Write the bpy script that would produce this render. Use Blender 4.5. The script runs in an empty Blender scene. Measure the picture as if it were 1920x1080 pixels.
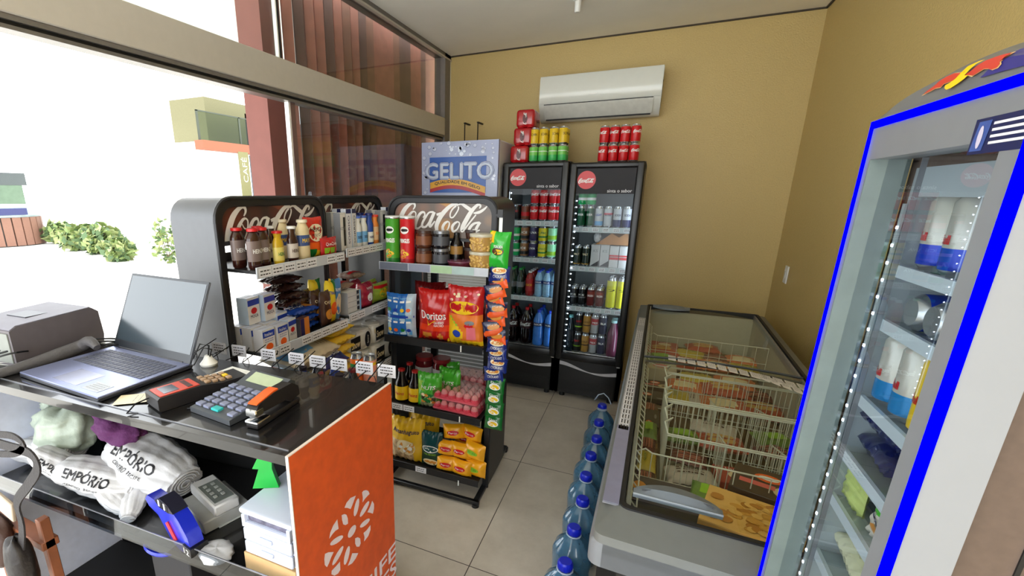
import bpy, bmesh, math, random
from mathutils import Vector, Matrix
random.seed(7)
scene = bpy.context.scene
COL = scene.collection
# ---------------- camera ----------------
FPX, PCX, PCY, CAMH = 851.7, 810.6, 599.8, 1.6
def _rot(a, b, c):
    return (Matrix.Rotation(a, 3, 'Z') @ Matrix.Rotation(b, 3, 'X') @ Matrix.Rotation(c, 3, 'Y'))
RC = _rot(math.radians(24.978), math.radians(-15.536), math.radians(-0.063))
cam_data = bpy.data.cameras.new('camera')
cam = bpy.data.objects.new('camera', cam_data); COL.objects.link(cam)
cam_data.sensor_width = 36.0; cam_data.sensor_fit = 'HORIZONTAL'
cam_data.lens = FPX / 1920 * 36.0
cam_data.shift_x = (960 - PCX) / 1920
cam_data.shift_y = (PCY - 540) / 1920
cam_data.clip_start = 0.02; cam_data.clip_end = 200
rt, fw, up = RC.col[0], RC.col[1], RC.col[2]
cam.matrix_world = Matrix(((rt[0], up[0], -fw[0], 0), (rt[1], up[1], -fw[1], 0), (rt[2], up[2], -fw[2], CAMH), (0, 0, 0, 1)))
scene.camera = cam
# ---------------- colour management ----------------
scene.view_settings.view_transform = 'Standard'
scene.view_settings.look = 'None'
scene.view_settings.exposure = 0.38
scene.view_settings.gamma = 1.0
scene.view_settings.use_curve_mapping = False
# ---------------- daylight ----------------
w = bpy.data.worlds.new('daylight'); scene.world = w; w.use_nodes = True
bg = w.node_tree.nodes['Background']
bg.inputs['Color'].default_value = (0.93, 0.97, 1.0, 1); bg.inputs['Strength'].default_value = 3.6
sun_d = bpy.data.lights.new('sun', 'SUN'); sun_d.energy = 3.0; sun_d.angle = math.radians(2); sun_d.color = (1, .96, .9)
sun = bpy.data.objects.new('sun', sun_d); COL.objects.link(sun)
sun.rotation_euler = (math.radians(8), math.radians(-28), 0)

# pixel of the 1920x1080 frame -> point of a real plane of the room (used to measure where things stand)
def ray(px, py):
    return RC @ Vector(((px - PCX) / FPX, 1.0, -(py - PCY) / FPX))
def onz(px, py, z):
    d = ray(px, py); t = (z - CAMH) / d.z; return Vector((d.x * t, d.y * t, z))
def onx(px, py, x):
    d = ray(px, py); t = x / d.x; return Vector((x, d.y * t, CAMH + d.z * t))
def ony(px, py, y):
    d = ray(px, py); t = y / d.y; return Vector((d.x * t, y, CAMH + d.z * t))

# ---------------- materials ----------------
def lin(c):
    return tuple(((v / 255) / 12.92 if v / 255 <= .04045 else ((v / 255 + .055) / 1.055) ** 2.4) for v in c[:3])
MATS = {}
def mat(name, col, rough=.5, metal=0., nz=.06, sc=30., coat=0., emit=None, es=1., bump=0., spec=.5, trans=0.):
    if name in MATS: return MATS[name]
    m = bpy.data.materials.new(name); m.use_nodes = True; MATS[name] = m
    nt = m.node_tree; b = nt.nodes['Principled BSDF']
    L = lin(col)
    b.inputs['Roughness'].default_value = rough; b.inputs['Metallic'].default_value = metal
    b.inputs['Coat Weight'].default_value = coat; b.inputs['Specular IOR Level'].default_value = spec
    b.inputs['Transmission Weight'].default_value = trans
    if nz > 0 or bump > 0:
        tc = nt.nodes.new('ShaderNodeTexCoord'); n = nt.nodes.new('ShaderNodeTexNoise')
        n.inputs['Scale'].default_value = sc; n.inputs['Detail'].default_value = 4
        nt.links.new(tc.outputs['Object'], n.inputs['Vector'])
        r = nt.nodes.new('ShaderNodeValToRGB')
        r.color_ramp.elements[0].position = .3; r.color_ramp.elements[1].position = .7
        r.color_ramp.elements[0].color = (*[x * (1 - nz) for x in L], 1)
        r.color_ramp.elements[1].color = (*[min(1, x * (1 + nz)) for x in L], 1)
        nt.links.new(n.outputs['Fac'], r.inputs['Fac']); nt.links.new(r.outputs['Color'], b.inputs['Base Color'])
        if bump > 0:
            bp = nt.nodes.new('ShaderNodeBump'); bp.inputs['Strength'].default_value = bump; bp.inputs['Distance'].default_value = .01
            nt.links.new(n.outputs['Fac'], bp.inputs['Height']); nt.links.new(bp.outputs['Normal'], b.inputs['Normal'])
    else:
        b.inputs['Base Color'].default_value = (*L, 1)
    if emit is not None:
        b.inputs['Emission Color'].default_value = (*lin(emit), 1); b.inputs['Emission Strength'].default_value = es
    return m
def glassmat(name, tint=(255, 255, 255), refl=1.0, rough=.02, base=0.0, ior=1.45):
    """thin clear pane: fresnel reflection over transparency"""
    if name in MATS: return MATS[name]
    m = bpy.data.materials.new(name); m.use_nodes = True; MATS[name] = m
    nt = m.node_tree; nt.nodes.clear()
    o = nt.nodes.new('ShaderNodeOutputMaterial'); mx = nt.nodes.new('ShaderNodeMixShader')
    t = nt.nodes.new('ShaderNodeBsdfTransparent'); g = nt.nodes.new('ShaderNodeBsdfGlossy'); f = nt.nodes.new('ShaderNodeLayerWeight'); f.inputs['Blend'].default_value = .5
    pw = nt.nodes.new('ShaderNodeMath'); pw.operation = 'POWER'; pw.inputs[1].default_value = 4.0; nt.links.new(f.outputs['Facing'], pw.inputs[0])
    g.inputs["Roughness"].default_value = rough
    t.inputs['Color'].default_value = (*lin(tint), 1)
    ma = nt.nodes.new('ShaderNodeMath'); ma.operation = 'MULTIPLY_ADD'; ma.inputs[1].default_value = refl; ma.inputs[2].default_value = base + .02
    nt.links.new(pw.outputs[0], ma.inputs[0]); nt.links.new(ma.outputs[0], mx.inputs[0])
    nt.links.new(t.outputs[0], mx.inputs[1]); nt.links.new(g.outputs[0], mx.inputs[2]); nt.links.new(mx.outputs[0], o.inputs['Surface'])
    return m
def bokeh(name, base, spots, sc=14.):
    """printed art: round blobs of a few colours over a base"""
    if name in MATS: return MATS[name]
    m = bpy.data.materials.new(name); m.use_nodes = True; MATS[name] = m
    nt = m.node_tree; b = nt.nodes['Principled BSDF']; b.inputs['Roughness'].default_value = .3
    tc = nt.nodes.new('ShaderNodeTexCoord'); v = nt.nodes.new('ShaderNodeTexVoronoi'); v.inputs['Scale'].default_value = sc
    nt.links.new(tc.outputs['Object'], v.inputs['Vector'])
    r = nt.nodes.new('ShaderNodeValToRGB'); e = r.color_ramp.elements
    e[0].position = .25; e[0].color = (1, 1, 1, 1); e[1].position = .6; e[1].color = (0, 0, 0, 1)
    nt.links.new(v.outputs['Distance'], r.inputs['Fac'])
    sp = nt.nodes.new('ShaderNodeSeparateColor'); nt.links.new(v.outputs['Color'], sp.inputs[0])
    r2 = nt.nodes.new('ShaderNodeValToRGB'); r2.color_ramp.interpolation = 'CONSTANT'
    e2 = r2.color_ramp.elements
    e2[0].position = 0; e2[0].color = (*lin(spots[0]), 1); e2[1].position = 1 / len(spots); e2[1].color = (*lin(spots[1]), 1)
    for i, s in enumerate(spots[2:]):
        x = e2.new((i + 2) / len(spots)); x.color = (*lin(s), 1)
    nt.links.new(sp.outputs[0], r2.inputs['Fac'])
    mx = nt.nodes.new('ShaderNodeMix'); mx.data_type = 'RGBA'
    mx.inputs['A'].default_value = (*lin(base), 1)
    nt.links.new(r.outputs['Color'], mx.inputs['Factor']); nt.links.new(r2.outputs['Color'], mx.inputs['B'])
    nt.links.new(mx.outputs['Result'], b.inputs['Base Color'])
    return m

# ---------------- text and the script mark ----------------
_TXT = {}
def text_mesh(s):
    if s in _TXT: return _TXT[s]
    cu = bpy.data.curves.new('t', 'FONT'); cu.body = s; cu.size = 1; cu.resolution_u = 3; cu.align_x = 'CENTER'; cu.align_y = 'CENTER'
    ob = bpy.data.objects.new('t', cu); COL.objects.link(ob)
    dg = bpy.context.evaluated_depsgraph_get(); ev = ob.evaluated_get(dg); me = ev.to_mesh()
    vs = [(v.co.x, v.co.y) for v in me.vertices]; fs = [tuple(p.vertices) for p in me.polygons]
    ev.to_mesh_clear(); bpy.data.objects.remove(ob); bpy.data.curves.remove(cu)
    if vs:
        x0 = min(v[0] for v in vs); x1 = max(v[0] for v in vs); y0 = min(v[1] for v in vs); y1 = max(v[1] for v in vs)
        cx, cy = (x0 + x1) / 2, (y0 + y1) / 2
        vs = [(x - cx, y - cy) for x, y in vs]; dim = (x1 - x0, y1 - y0)
    else: dim = (1, 1)
    _TXT[s] = (vs, fs, dim); return _TXT[s]

class MB:
    """collects shapes into one mesh"""
    def __init__(self): self.v = []; self.f = []; self.m = []; self.mats = []; self.X = Matrix.Identity(4)
    def mi(self, m):
        if m not in self.mats: self.mats.append(m)
        return self.mats.index(m)
    def add(self, vs, fs, m, X=None):
        X = self.X @ X if X is not None else self.X
        o = len(self.v); self.v += [tuple(X @ Vector(p)) for p in vs]
        k = self.mi(m) if not isinstance(m, (list, tuple)) else None
        for i, f in enumerate(fs):
            self.f.append(tuple(a + o for a in f)); self.m.append(k if k is not None else self.mi(m[i]))
        return self
    def box(self, x0, x1, y0, y1, z0, z1, m, b=0., X=None, seg=1):
        if b <= 0:
            vs = [(x0, y0, z0), (x1, y0, z0), (x1, y1, z0), (x0, y1, z0), (x0, y0, z1), (x1, y0, z1), (x1, y1, z1), (x0, y1, z1)]
            fs = [(0, 3, 2, 1), (4, 5, 6, 7), (0, 1, 5, 4), (1, 2, 6, 5), (2, 3, 7, 6), (3, 0, 4, 7)]
            return self.add(vs, fs, m, X)
        bm = bmesh.new(); bmesh.ops.create_cube(bm, size=1)
        for q in bm.verts: q.co = Vector(((x0 + x1) / 2 + q.co.x * (x1 - x0), (y0 + y1) / 2 + q.co.y * (y1 - y0), (z0 + z1) / 2 + q.co.z * (z1 - z0)))
        b = min(b, .49 * min(abs(x1 - x0), abs(y1 - y0), abs(z1 - z0)))
        bmesh.ops.bevel(bm, geom=bm.edges[:], offset=b, segments=seg, affect='EDGES', profile=.5)
        vs = [q.co[:] for q in bm.verts]; bm.verts.index_update(); fs = [tuple(q.index for q in f.verts) for f in bm.faces]; bm.free()
        return self.add(vs, fs, m, X)
    def prism(self, pts, a, b, m, axis='y', X=None, cap=True):
        """2D outline (u,v) extruded from a to b along axis: y->(u,t,v) x->(t,u,v) z->(u,v,t)"""
        g = {'y': lambda u, v, t: (u, t, v), 'x': lambda u, v, t: (t, u, v), 'z': lambda u, v, t: (u, v, t)}[axis]
        n = len(pts); vs = [g(u, v, a) for u, v in pts] + [g(u, v, b) for u, v in pts]
        fs = [(i, (i + 1) % n, n + (i + 1) % n, n + i) for i in range(n)]
        if cap: fs += [tuple(range(n)), tuple(range(2 * n - 1, n - 1, -1))]
        return self.add(vs, fs, m, X)
    def lathe(self, prof, m, n=20, X=None, cap=True):
        """prof: (r,z) or (r,z,mat for the band starting here)"""
        vs = []; fs = []; ms = []
        for p in prof:
            for i in range(n):
                a = 2 * math.pi * i / n; vs.append((p[0] * math.cos(a), p[0] * math.sin(a), p[1]))
        cur = m
        for k in range(len(prof) - 1):
            if len(prof[k]) > 2: cur = prof[k][2]
            for i in range(n):
                j = (i + 1) % n; fs.append((k * n + i, k * n + j, (k + 1) * n + j, (k + 1) * n + i)); ms.append(cur)
        if cap:
            fs.append(tuple(range(n - 1, -1, -1))); ms.append(prof[0][2] if len(prof[0]) > 2 else m)
            fs.append(tuple((len(prof) - 1) * n + i for i in range(n))); ms.append(prof[-1][2] if len(prof[-1]) > 2 else cur)
        return self.add(vs, fs, ms, X)
    def tube(self, pts, r, m, n=6, closed=False, X=None):
        P = [Vector(p) for p in pts]; N = len(P); vs = []; fs = []
        rr = r if isinstance(r, (list, tuple)) else [r] * N
        nrm = None
        for i in range(N):
            a = P[(i - 1) % N] if (i > 0 or closed) else P[0]; c = P[(i + 1) % N] if (i < N - 1 or closed) else P[-1]
            t = (c - a).normalized() if (c - a).length > 1e-9 else Vector((0, 0, 1))
            if nrm is None: nrm = t.orthogonal().normalized()
            else:
                nrm = nrm - t * nrm.dot(t); nrm = nrm.normalized() if nrm.length > 1e-6 else t.orthogonal().normalized()
            bn = t.cross(nrm)
            for k in range(n):
                q = 2 * math.pi * k / n; vs.append(tuple(P[i] + nrm * math.cos(q) * rr[i] + bn * math.sin(q) * rr[i]))
        for i in range(N if closed else N - 1):
            j = (i + 1) % N
            for k in range(n): fs.append((i * n + k, i * n + (k + 1) % n, j * n + (k + 1) % n, j * n + k))
        if not closed: fs += [tuple(range(n - 1, -1, -1)), tuple((N - 1) * n + k for k in range(n))]
        return self.add(vs, fs, m, X)
    def bar(self, a, b, r, m, n=4): return self.tube([a, b], r, m, n)
    def quad(self, a, b, c, d, m): return self.add([a, b, c, d], [(0, 1, 2, 3)], m)
    def text(self, s, width, m, fn, height=None, shear=0., bold=0.):
        vs, fs, dim = text_mesh(s)
        k = width / dim[0]; ky = k if height is None else height / dim[1]
        for ox, oy in ([(0, 0)] if bold == 0 else [(-bold, 0), (bold, 0), (0, bold), (0, -bold)]):
            e = (ox + oy * .5) * .02
            self.add([fn((x + shear * y) * k + ox, y * ky + oy, e) for x, y in vs], fs, m)
        return self
    def build(self, name, parent=None, loc=None, rz=None, ang=38):
        me = bpy.data.meshes.new(name); me.from_pydata(self.v, [], self.f); me.validate(clean_customdata=False)
        for q in self.mats: me.materials.append(q)
        if len(me.polygons) == len(self.m): me.polygons.foreach_set('material_index', self.m)
        me.polygons.foreach_set('use_smooth', [True] * len(me.polygons))
        me.update(); me.set_sharp_from_angle(angle=math.radians(ang))
        o = bpy.data.objects.new(name, me); COL.objects.link(o)
        if parent is not None: o.parent = parent
        if loc is not None: o.location = loc
        if rz is not None: o.rotation_euler.z = rz
        return o
def T(x=0, y=0, z=0, rx=0, ry=0, rz=0, s=1):
    return Matrix.Translation((x, y, z)) @ Matrix.Rotation(rz, 4, 'Z') @ Matrix.Rotation(ry, 4, 'Y') @ Matrix.Rotation(rx, 4, 'X') @ Matrix.Scale(s, 4)
def FY(x0=0, y0=0, z0=0, off=.0006):   # text/art on a plane that faces -Y
    return lambda x, y, e=0: (x0 + x, y0 - off - e, z0 + y)
def FC(r, z0, off=.0006, a0=0):        # on a cylinder wall, facing -Y
    return lambda x, y, e=0: ((r + off + e) * math.sin(x / r + a0), -(r + off + e) * math.cos(x / r + a0), z0 + y)

STROKES = [
 [(405,335,18),(438,292,34),(440,248,44),(400,222,46),(330,245,62),(240,320,86),(170,430,94),(125,540,92),(112,640,88),(150,720,60),(230,745,34),(300,700,20)],
 [(430,365,28),(380,380,42),(310,455,62),(270,545,68),(285,640,56),(350,655,40),(420,560,30),(452,470,26),(460,400,26),(430,365,24)],
 [(365,430,14),(400,490,20),(470,490,16),(540,440,14)],
 [(600,485,22),(636,440,30),(620,392,38),(560,400,48),(500,470,62),(460,560,68),(448,640,60),(500,668,40),(590,610,24)],
 [(800,400,40),(720,402,32),(650,480,44),(590,575,46),(588,640,50),(660,640,40),(750,530,36)],
 [(822,398,60),(770,500,66),(730,590,64),(745,645,46),(830,555,24)],
 [(862,448,46),(945,428,46)],
 [(1265,330,26),(1268,372,28),(1230,440,28),(1172,505,28),(1125,503,28),(1120,440,28),(1160,368,30),(1225,318,34)],
 [(1262,308,40),(1200,288,52),(1120,315,66),(1040,375,80),(960,455,90),(900,545,90),(862,640,84),(880,730,60),(950,745,30),(1010,700,16)],
 [(1250,312,16),(1320,292,40),(1400,340,62),(1490,402,66)],
 [(1080,570,30),(1020,600,50),(980,670,56),(1000,745,44),(1060,720,30),(1092,670,30),(1105,605,28),(1080,570,26)],
 [(1260,582,28),(1200,612,46),(1158,670,54),(1175,745,44),(1240,720,30),(1275,670,30),(1292,615,28),(1260,582,24)],
 [(1642,385,22),(1662,345,36),(1620,322,46),(1550,372,64),(1480,455,80),(1415,560,86),(1350,680,84),(1345,745,60),(1400,700,34),(1500,582,30),(1585,485,26)],
 [(1800,325,6),(1740,390,36),(1660,440,52),(1590,455,44),(1540,455,20)],
 [(1650,612,30),(1550,632,46),(1480,700,54),(1475,760,44),(1560,730,26)],
 [(1662,610,50),(1610,690,56),(1585,760,50),(1660,740,20)]]
def cat(P, k=4):
    out = []
    for i in range(len(P) - 1):
        p0, p1, p2, p3 = P[max(i - 1, 0)], P[i], P[i + 1], P[min(i + 2, len(P) - 1)]
        for s in range(k):
            t = s / k
            out.append(tuple(.5 * ((2 * b) + (-a + c) * t + (2 * a - 5 * b + 4 * c - d) * t * t + (-a + 3 * b - 3 * c + d) * t ** 3) for a, b, c, d in zip(p0, p1, p2, p3)))
    out.append(P[-1]); return out
def script(mb, m, fn, width, zclip=-9., k=4, wmul=1.):
    """the cursive drink mark, centred; fn(x,y) puts a flat point on the surface; clipped below zclip"""
    S = width / 1710
    for n, st in enumerate(STROKES):
        P = cat([(x, y - .07 * (x - 95), w_) for x, y, w_ in st], k)
        P = [((x - 950) * S, (470 - y) * S, w_ * S * .5 * wmul) for x, y, w_ in P]
        vs = []; fs = []
        for i, (x, y, h) in enumerate(P):
            a = P[max(i - 1, 0)]; c = P[min(i + 1, len(P) - 1)]
            dx, dy = c[0] - a[0], c[1] - a[1]; L = math.hypot(dx, dy) or 1
            nx, ny = -dy / L, dx / L
            vs.append(fn(x + nx * h, max(y + ny * h, zclip), n * .00002)); vs.append(fn(x - nx * h, max(y - ny * h, zclip), n * .00002))
        for i in range(len(P) - 1): fs.append((2 * i, 2 * i + 1, 2 * i + 3, 2 * i + 2))
        mb.add(vs, fs, m)

# ---------------- object bookkeeping ----------------
def tag(o, label, cat_, group=None, kind=None):
    o['label'] = label; o['category'] = cat_
    if group: o['group'] = group
    if kind: o['kind'] = kind
    return o
def struct(o): o['kind'] = 'structure'; return o
def thing(name, label, cat_, loc=(0, 0, 0), rz=0, group=None, rx=0, ry=0):
    o = bpy.data.objects.new(name, None); COL.objects.link(o); o.location = loc; o.rotation_euler = (rx, ry, rz)
    o.empty_display_size = .05
    return tag(o, label, cat_, group)
def bare(name):
    o = bpy.data.objects.new(name, None); COL.objects.link(o); o.empty_display_size = .05; return o
KIDS = {}
def kids(o): return [c for c in COL.objects if c.parent == o]
def dup(root):
    if root.name not in KIDS:
        KIDS[root.name] = [(c, kids(c)) for c in kids(root)]
    r = root.copy(); COL.objects.link(r)
    for c, gs in KIDS[root.name]:
        d = c.copy(); COL.objects.link(d); d.parent = r
        for g in gs:
            e = g.copy(); COL.objects.link(e); e.parent = d
    return r
PROTO = {}; MAKE = {}
def put(key, loc, label, cat_, group=None, rz=0., rx=0., ry=0., s=1.):
    if key in PROTO: o = dup(PROTO[key])
    else: o = MAKE[key](); PROTO[key] = o
    for k in ('group',):
        if k in o: del o[k]
    o.location = loc; o.rotation_euler = (rx, ry, rz); o.scale = (s, s, s) if not isinstance(s, tuple) else s
    return tag(o, label, cat_, group)
ORD = ['first', 'second', 'third', 'fourth', 'fifth', 'sixth', 'seventh', 'eighth', 'ninth', 'tenth', 'eleventh', 'twelfth', 'thirteenth', 'fourteenth', 'fifteenth', 'sixteenth']
# =============== room shell ===============
YB, XR, XL, ZC, YN = 4.1, .885, -1.73, 2.756, -1.6
WALL = mat('tan_plaster', (196, 171, 110), .46, nz=.05, sc=120, bump=.25)
def floor_material():
    m = mat('floor_tile', (178, 168, 152), .32, nz=0); nt = m.node_tree; b = nt.nodes['Principled BSDF']
    tc = nt.nodes.new('ShaderNodeTexCoord'); sp = nt.nodes.new('ShaderNodeSeparateXYZ'); nt.links.new(tc.outputs['Object'], sp.inputs[0])
    outs = []
    for ax, off in (('X', -.55), ('Y', 1.573)):
        a = nt.nodes.new('ShaderNodeMath'); a.operation = 'SUBTRACT'; a.inputs[1].default_value = off - .45
        nt.links.new(sp.outputs[ax], a.inputs[0])
        d = nt.nodes.new('ShaderNodeMath'); d.operation = 'DIVIDE'; d.inputs[1].default_value = .9; nt.links.new(a.outputs[0], d.inputs[0])
        f = nt.nodes.new('ShaderNodeMath'); f.operation = 'FRACT'; nt.links.new(d.outputs[0], f.inputs[0])
        s = nt.nodes.new('ShaderNodeMath'); s.operation = 'SUBTRACT'; s.inputs[1].default_value = .5; nt.links.new(f.outputs[0], s.inputs[0])
        q = nt.nodes.new('ShaderNodeMath'); q.operation = 'ABSOLUTE'; nt.links.new(s.outputs[0], q.inputs[0])
        l = nt.nodes.new('ShaderNodeMath'); l.operation = 'LESS_THAN'; l.inputs[1].default_value = .0022; nt.links.new(q.outputs[0], l.inputs[0])
        outs.append(l)
    mx = nt.nodes.new('ShaderNodeMath'); mx.operation = 'MAXIMUM'; nt.links.new(outs[0].outputs[0], mx.inputs[0]); nt.links.new(outs[1].outputs[0], mx.inputs[1])
    n = nt.nodes.new('ShaderNodeTexNoise'); n.inputs['Scale'].default_value = 3.5; n.inputs['Detail'].default_value = 8; n.inputs['Roughness'].default_value = .7
    nt.links.new(tc.outputs['Object'], n.inputs['Vector'])
    r = nt.nodes.new('ShaderNodeValToRGB'); r.color_ramp.elements[0].position = .3; r.color_ramp.elements[1].position = .7
    r.color_ramp.elements[0].color = (*lin((188, 178, 163)), 1); r.color_ramp.elements[1].color = (*lin((214, 205, 190)), 1)
    nt.links.new(n.outputs['Fac'], r.inputs['Fac'])
    mix = nt.nodes.new('ShaderNodeMix'); mix.data_type = 'RGBA'; mix.inputs['B'].default_value = (*lin((62, 54, 48)), 1)
    nt.links.new(mx.outputs[0], mix.inputs['Factor']); nt.links.new(r.outputs['Color'], mix.inputs['A']); nt.links.new(mix.outputs['Result'], b.inputs['Base Color'])
    return m
FLOOR = floor_material()
CEIL = mat('ceiling_paint', (246, 243, 234), .6, nz=.03, sc=3)
def S(name, f): b = MB(); f(b); return struct(b.build(name))
S('floor', lambda b: b.box(XL - .05, XR, YN, YB, -.12, 0, FLOOR))
S('ceiling', lambda b: b.box(XL - .12, XR + .02, YN, YB + .02, ZC, ZC + .1, CEIL))
S('wall_back', lambda b: b.box(XL - .12, XR + .12, YB, YB + .12, -.1, ZC + .15, WALL))
S('wall_right', lambda b: b.box(XR, XR + .12, YN, YB, -.1, ZC + .15, WALL))
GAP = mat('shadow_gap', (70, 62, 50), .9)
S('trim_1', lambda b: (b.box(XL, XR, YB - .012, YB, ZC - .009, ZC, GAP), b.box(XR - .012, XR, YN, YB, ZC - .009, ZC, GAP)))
# --- shop front along the left side
ALU = mat('champagne_aluminium', (196, 190, 180), .38, .25, nz=.02)
ALUD = mat('aluminium_channel', (120, 116, 112), .35, .5)
BLK = mat('black_rubber', (14, 14, 15), .6)
WHT = mat('white_enamel', (232, 232, 228), .35, nz=.01)
hd = MB()
hd.box(XL - .10, XL, YN, YB - .12, 2.098, 2.243, ALU, .004)
hd.box(XL - .085, XL - .006, YN, YB - .13, 2.082, 2.097, ALUD)
hd.box(XL - .085, XL - .02, YN, YB - .13, 2.068, 2.082, BLK)
hd.box(XL - .07, XL - .012, YN, YB - .14, 2.058, 2.07, ALUD)
struct(hd.build('trim_2'))
tc_ = MB()
tc_.box(XL - .10, XL, YN, YB, ZC - .035, ZC, ALUD)
tc_.box(XL - .02, XL + .006, YN, YB, ZC - .042, ZC - .03, ALU)
tc_.box(XL - .04, XL, YB - .02, YB, 0, ZC, WHT)
tc_.box(XL - .10, XL, YB - .13, YB - .02, 2.0, ZC, mat('grey_profile', (126, 120, 116), .6))
tc_.box(XL - .05, XL - .03, 1.968, 1.976, 2.243, ZC, WHT)
tc_.box(XL - .06, XL - .03, 1.976, 1.99, 2.243, ZC, BLK)
tc_.box(XL - .1, XL, YN, YN + .06, 0, ZC, ALU)
struct(tc_.build('trim_3'))
PANE = glassmat('pane_glass', (246, 250, 248), 1.0)
g = MB(); g.box(XL - .048, XL - .042, YN, YB - .02, 2.243, ZC - .035, PANE); struct(g.build('window_1'))
dr = bare('door_1'); struct(dr)
g = MB(); g.box(XL - .05, XL - .04, 2.02, YB - .05, .05, 2.07, PANE); g.build('pane', dr)
g = MB(); g.box(XL - .058, XL - .032, 2.012, 2.026, .05, 2.07, mat('steel_edge', (238, 236, 232), .25, .3)); g.box(XL - .06, XL - .03, 2.026, 2.06, 0.0, 2.07, mat('smoked_edge', (110, 84, 78), .4)); g.build('edge_profile', dr)
g = MB(); g.box(XL - .07, XL - .02, 2.03, YB - .05, .0, .05, ALUD); g.build('bottom_rail', dr)
g = MB(); g.box(XL - .03, XL - .002, YB - .18, YB - .14, 1.98, 2.02, WHT); g.build('stopper', dr)
# =============== outside ===============
PAVE = mat('pale_paving', (225, 222, 214), .8, nz=.04, sc=2)
def paving():
    b = MB(); b.box(-45, XL - .05, -20, 45, -.14, -.02, PAVE)
    return struct(b.build('ground'))
paving()
J = mat('paving_joint', (120, 112, 104), .9)
b = MB()
for k in range(9):
    y = -1 + k * 1.2; b.box(-9, XL - .1, y, y + .012, -.02, -.018, J)
for k in range(5):
    x = -2.6 - k * 1.2; b.box(x, x + .012, -2, 9, -.02, -.0182, J)
struct(b.build('trim_4'))
SOF = mat('soffit_paint', (196, 195, 190), .7, nz=.02)
S('ceiling_porch', lambda b: b.box(-4.3, XL - .12, YN - 2, 6.5, 3.0, 3.12, SOF))
POSTM = mat('terracotta_paint', (130, 78, 70), .7, nz=.06, sc=9, bump=.1)
o = S('trim_5', lambda b: b.box(-2.17, -2.0, 2.115, 2.27, -.02, 3.0, POSTM))
# corrugated timber fence behind the glass
SLAT = [mat('fence_wood_%s' % n, c, .65, nz=.16, sc=14) for n, c in (('russet', (166, 104, 88)), ('brown', (138, 92, 74)), ('rose', (184, 124, 110)), ('tan', (180, 124, 90)), ('dark', (104, 70, 62)))]
b = MB(); y = 2.30; k = 0; rr = random.Random(3)
while y < 4.55:
    X = T(-2.06, y, 0, rz=math.radians(-36))
    b.box(-.055, .055, -.009, .009, -.02, 2.875, SLAT[rr.choice([0, 0, 1, 2, 1, 3, 2, 4])], X=X)
    X = T(-2.02, y + .05, 0, rz=math.radians(62))
    b.box(-.03, .03, -.009, .009, -.02, 2.86, SLAT[rr.choice([1, 4, 0])], X=X)
    y += .098; k += 1
f = b.build('fence'); tag(f, 'tall russet slatted timber screen outside behind the glass, with stepped top', 'fence')
# far building across the courtyard
bd = thing('building', 'pale building across the courtyard with orange beam and upper glazing', 'building', (0, 0, 0))
OW = mat('courtyard_render', (250, 250, 246), .8, nz=.02, sc=2)
def farp(px, py, x): return onx(px, py, x)
XF = -14.0
p0 = farp(366, 208, XF); p1 = farp(560, 284, XF)
y0, y1 = p0.y, p1.y + 1.2
zb1, zb0 = farp(380, 264, XF).z, farp(380, 281, XF).z
ztop = farp(380, 208, XF).z
b = MB(); b.box(XF - 5, XF - 4.8, y0 + .3, y1, -.02, ztop + 2, OW); b.build('wall', bd)
b = MB(); b.box(XF - .1, XF + .3, y0 - .1, y1, zb0, zb1, mat('orange_beam', (142, 78, 52), .7)); b.build('beam', bd)
b = MB(); b.box(XF - 4.6, XF - .1, y0, y1, zb0 + .05, zb1 - .03, OW); b.build('slab', bd)
MUL = mat('dark_mullion', (60, 66, 52), .6)
b = MB()
for yy in (y0, (y0 + farp(508, 230, XF).y) / 2 + .05, farp(508, 230, XF).y + 1.2): b.box(XF - .02, XF + .02, yy, yy + .07, zb1, ztop, MUL)
b.box(XF - .02, XF + .02, y0, y1, ztop - .03, ztop + .01, MUL); b.build('window_frame', bd)
b = MB(); b.box(XF - .004, XF + .004, y0, y1, zb1, ztop, glassmat('far_glass', (205, 212, 196), .6)); b.build('pane', bd)
b = MB(); b.box(XF - 2.4, XF - .6, y0 + .9, y0 + 2.9, zb1, ztop + .6, mat('olive_wall', (108, 104, 74), .8)); b.build('inner_wall', bd)
b = MB(); b.box(XF - 2.4, XF - .6, farp(482, 230, XF).y, y1, zb1, ztop + .3, mat('blue_grey_wall', (88, 96, 104), .8)); b.build('inner_wall', bd)
b = MB(); b.box(XF - .4, XF, farp(482, 300, XF).y, y1, -.02, zb0, mat('blue_grey_wall', (88, 96, 104), .8)); b.build('column', bd)
# banner
q = farp(446, 284, -13.7); q2 = farp(470, 352, -13.7)
t = thing('banner', 'tall olive banner hanging under the orange beam outside', 'banner', (-13.7, q.y, 0))
b = MB(); b.box(-.015, .015, 0, q2.y - q.y + .02, q2.z - .5, q.z, mat('olive_cloth', (112, 108, 70), .8)); b.build('cloth', t)
b = MB(); wd = mat('banner_letter', (170, 170, 160), .8)
L = q.z - q2.z
b.text('CAFÉ', L * .7, wd, lambda x, y, e=0: (.017, (q2.y - q.y) / 2 - y * .8, (q.z + q2.z) / 2 - .0 + x)); b.build('lettering', t)
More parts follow.
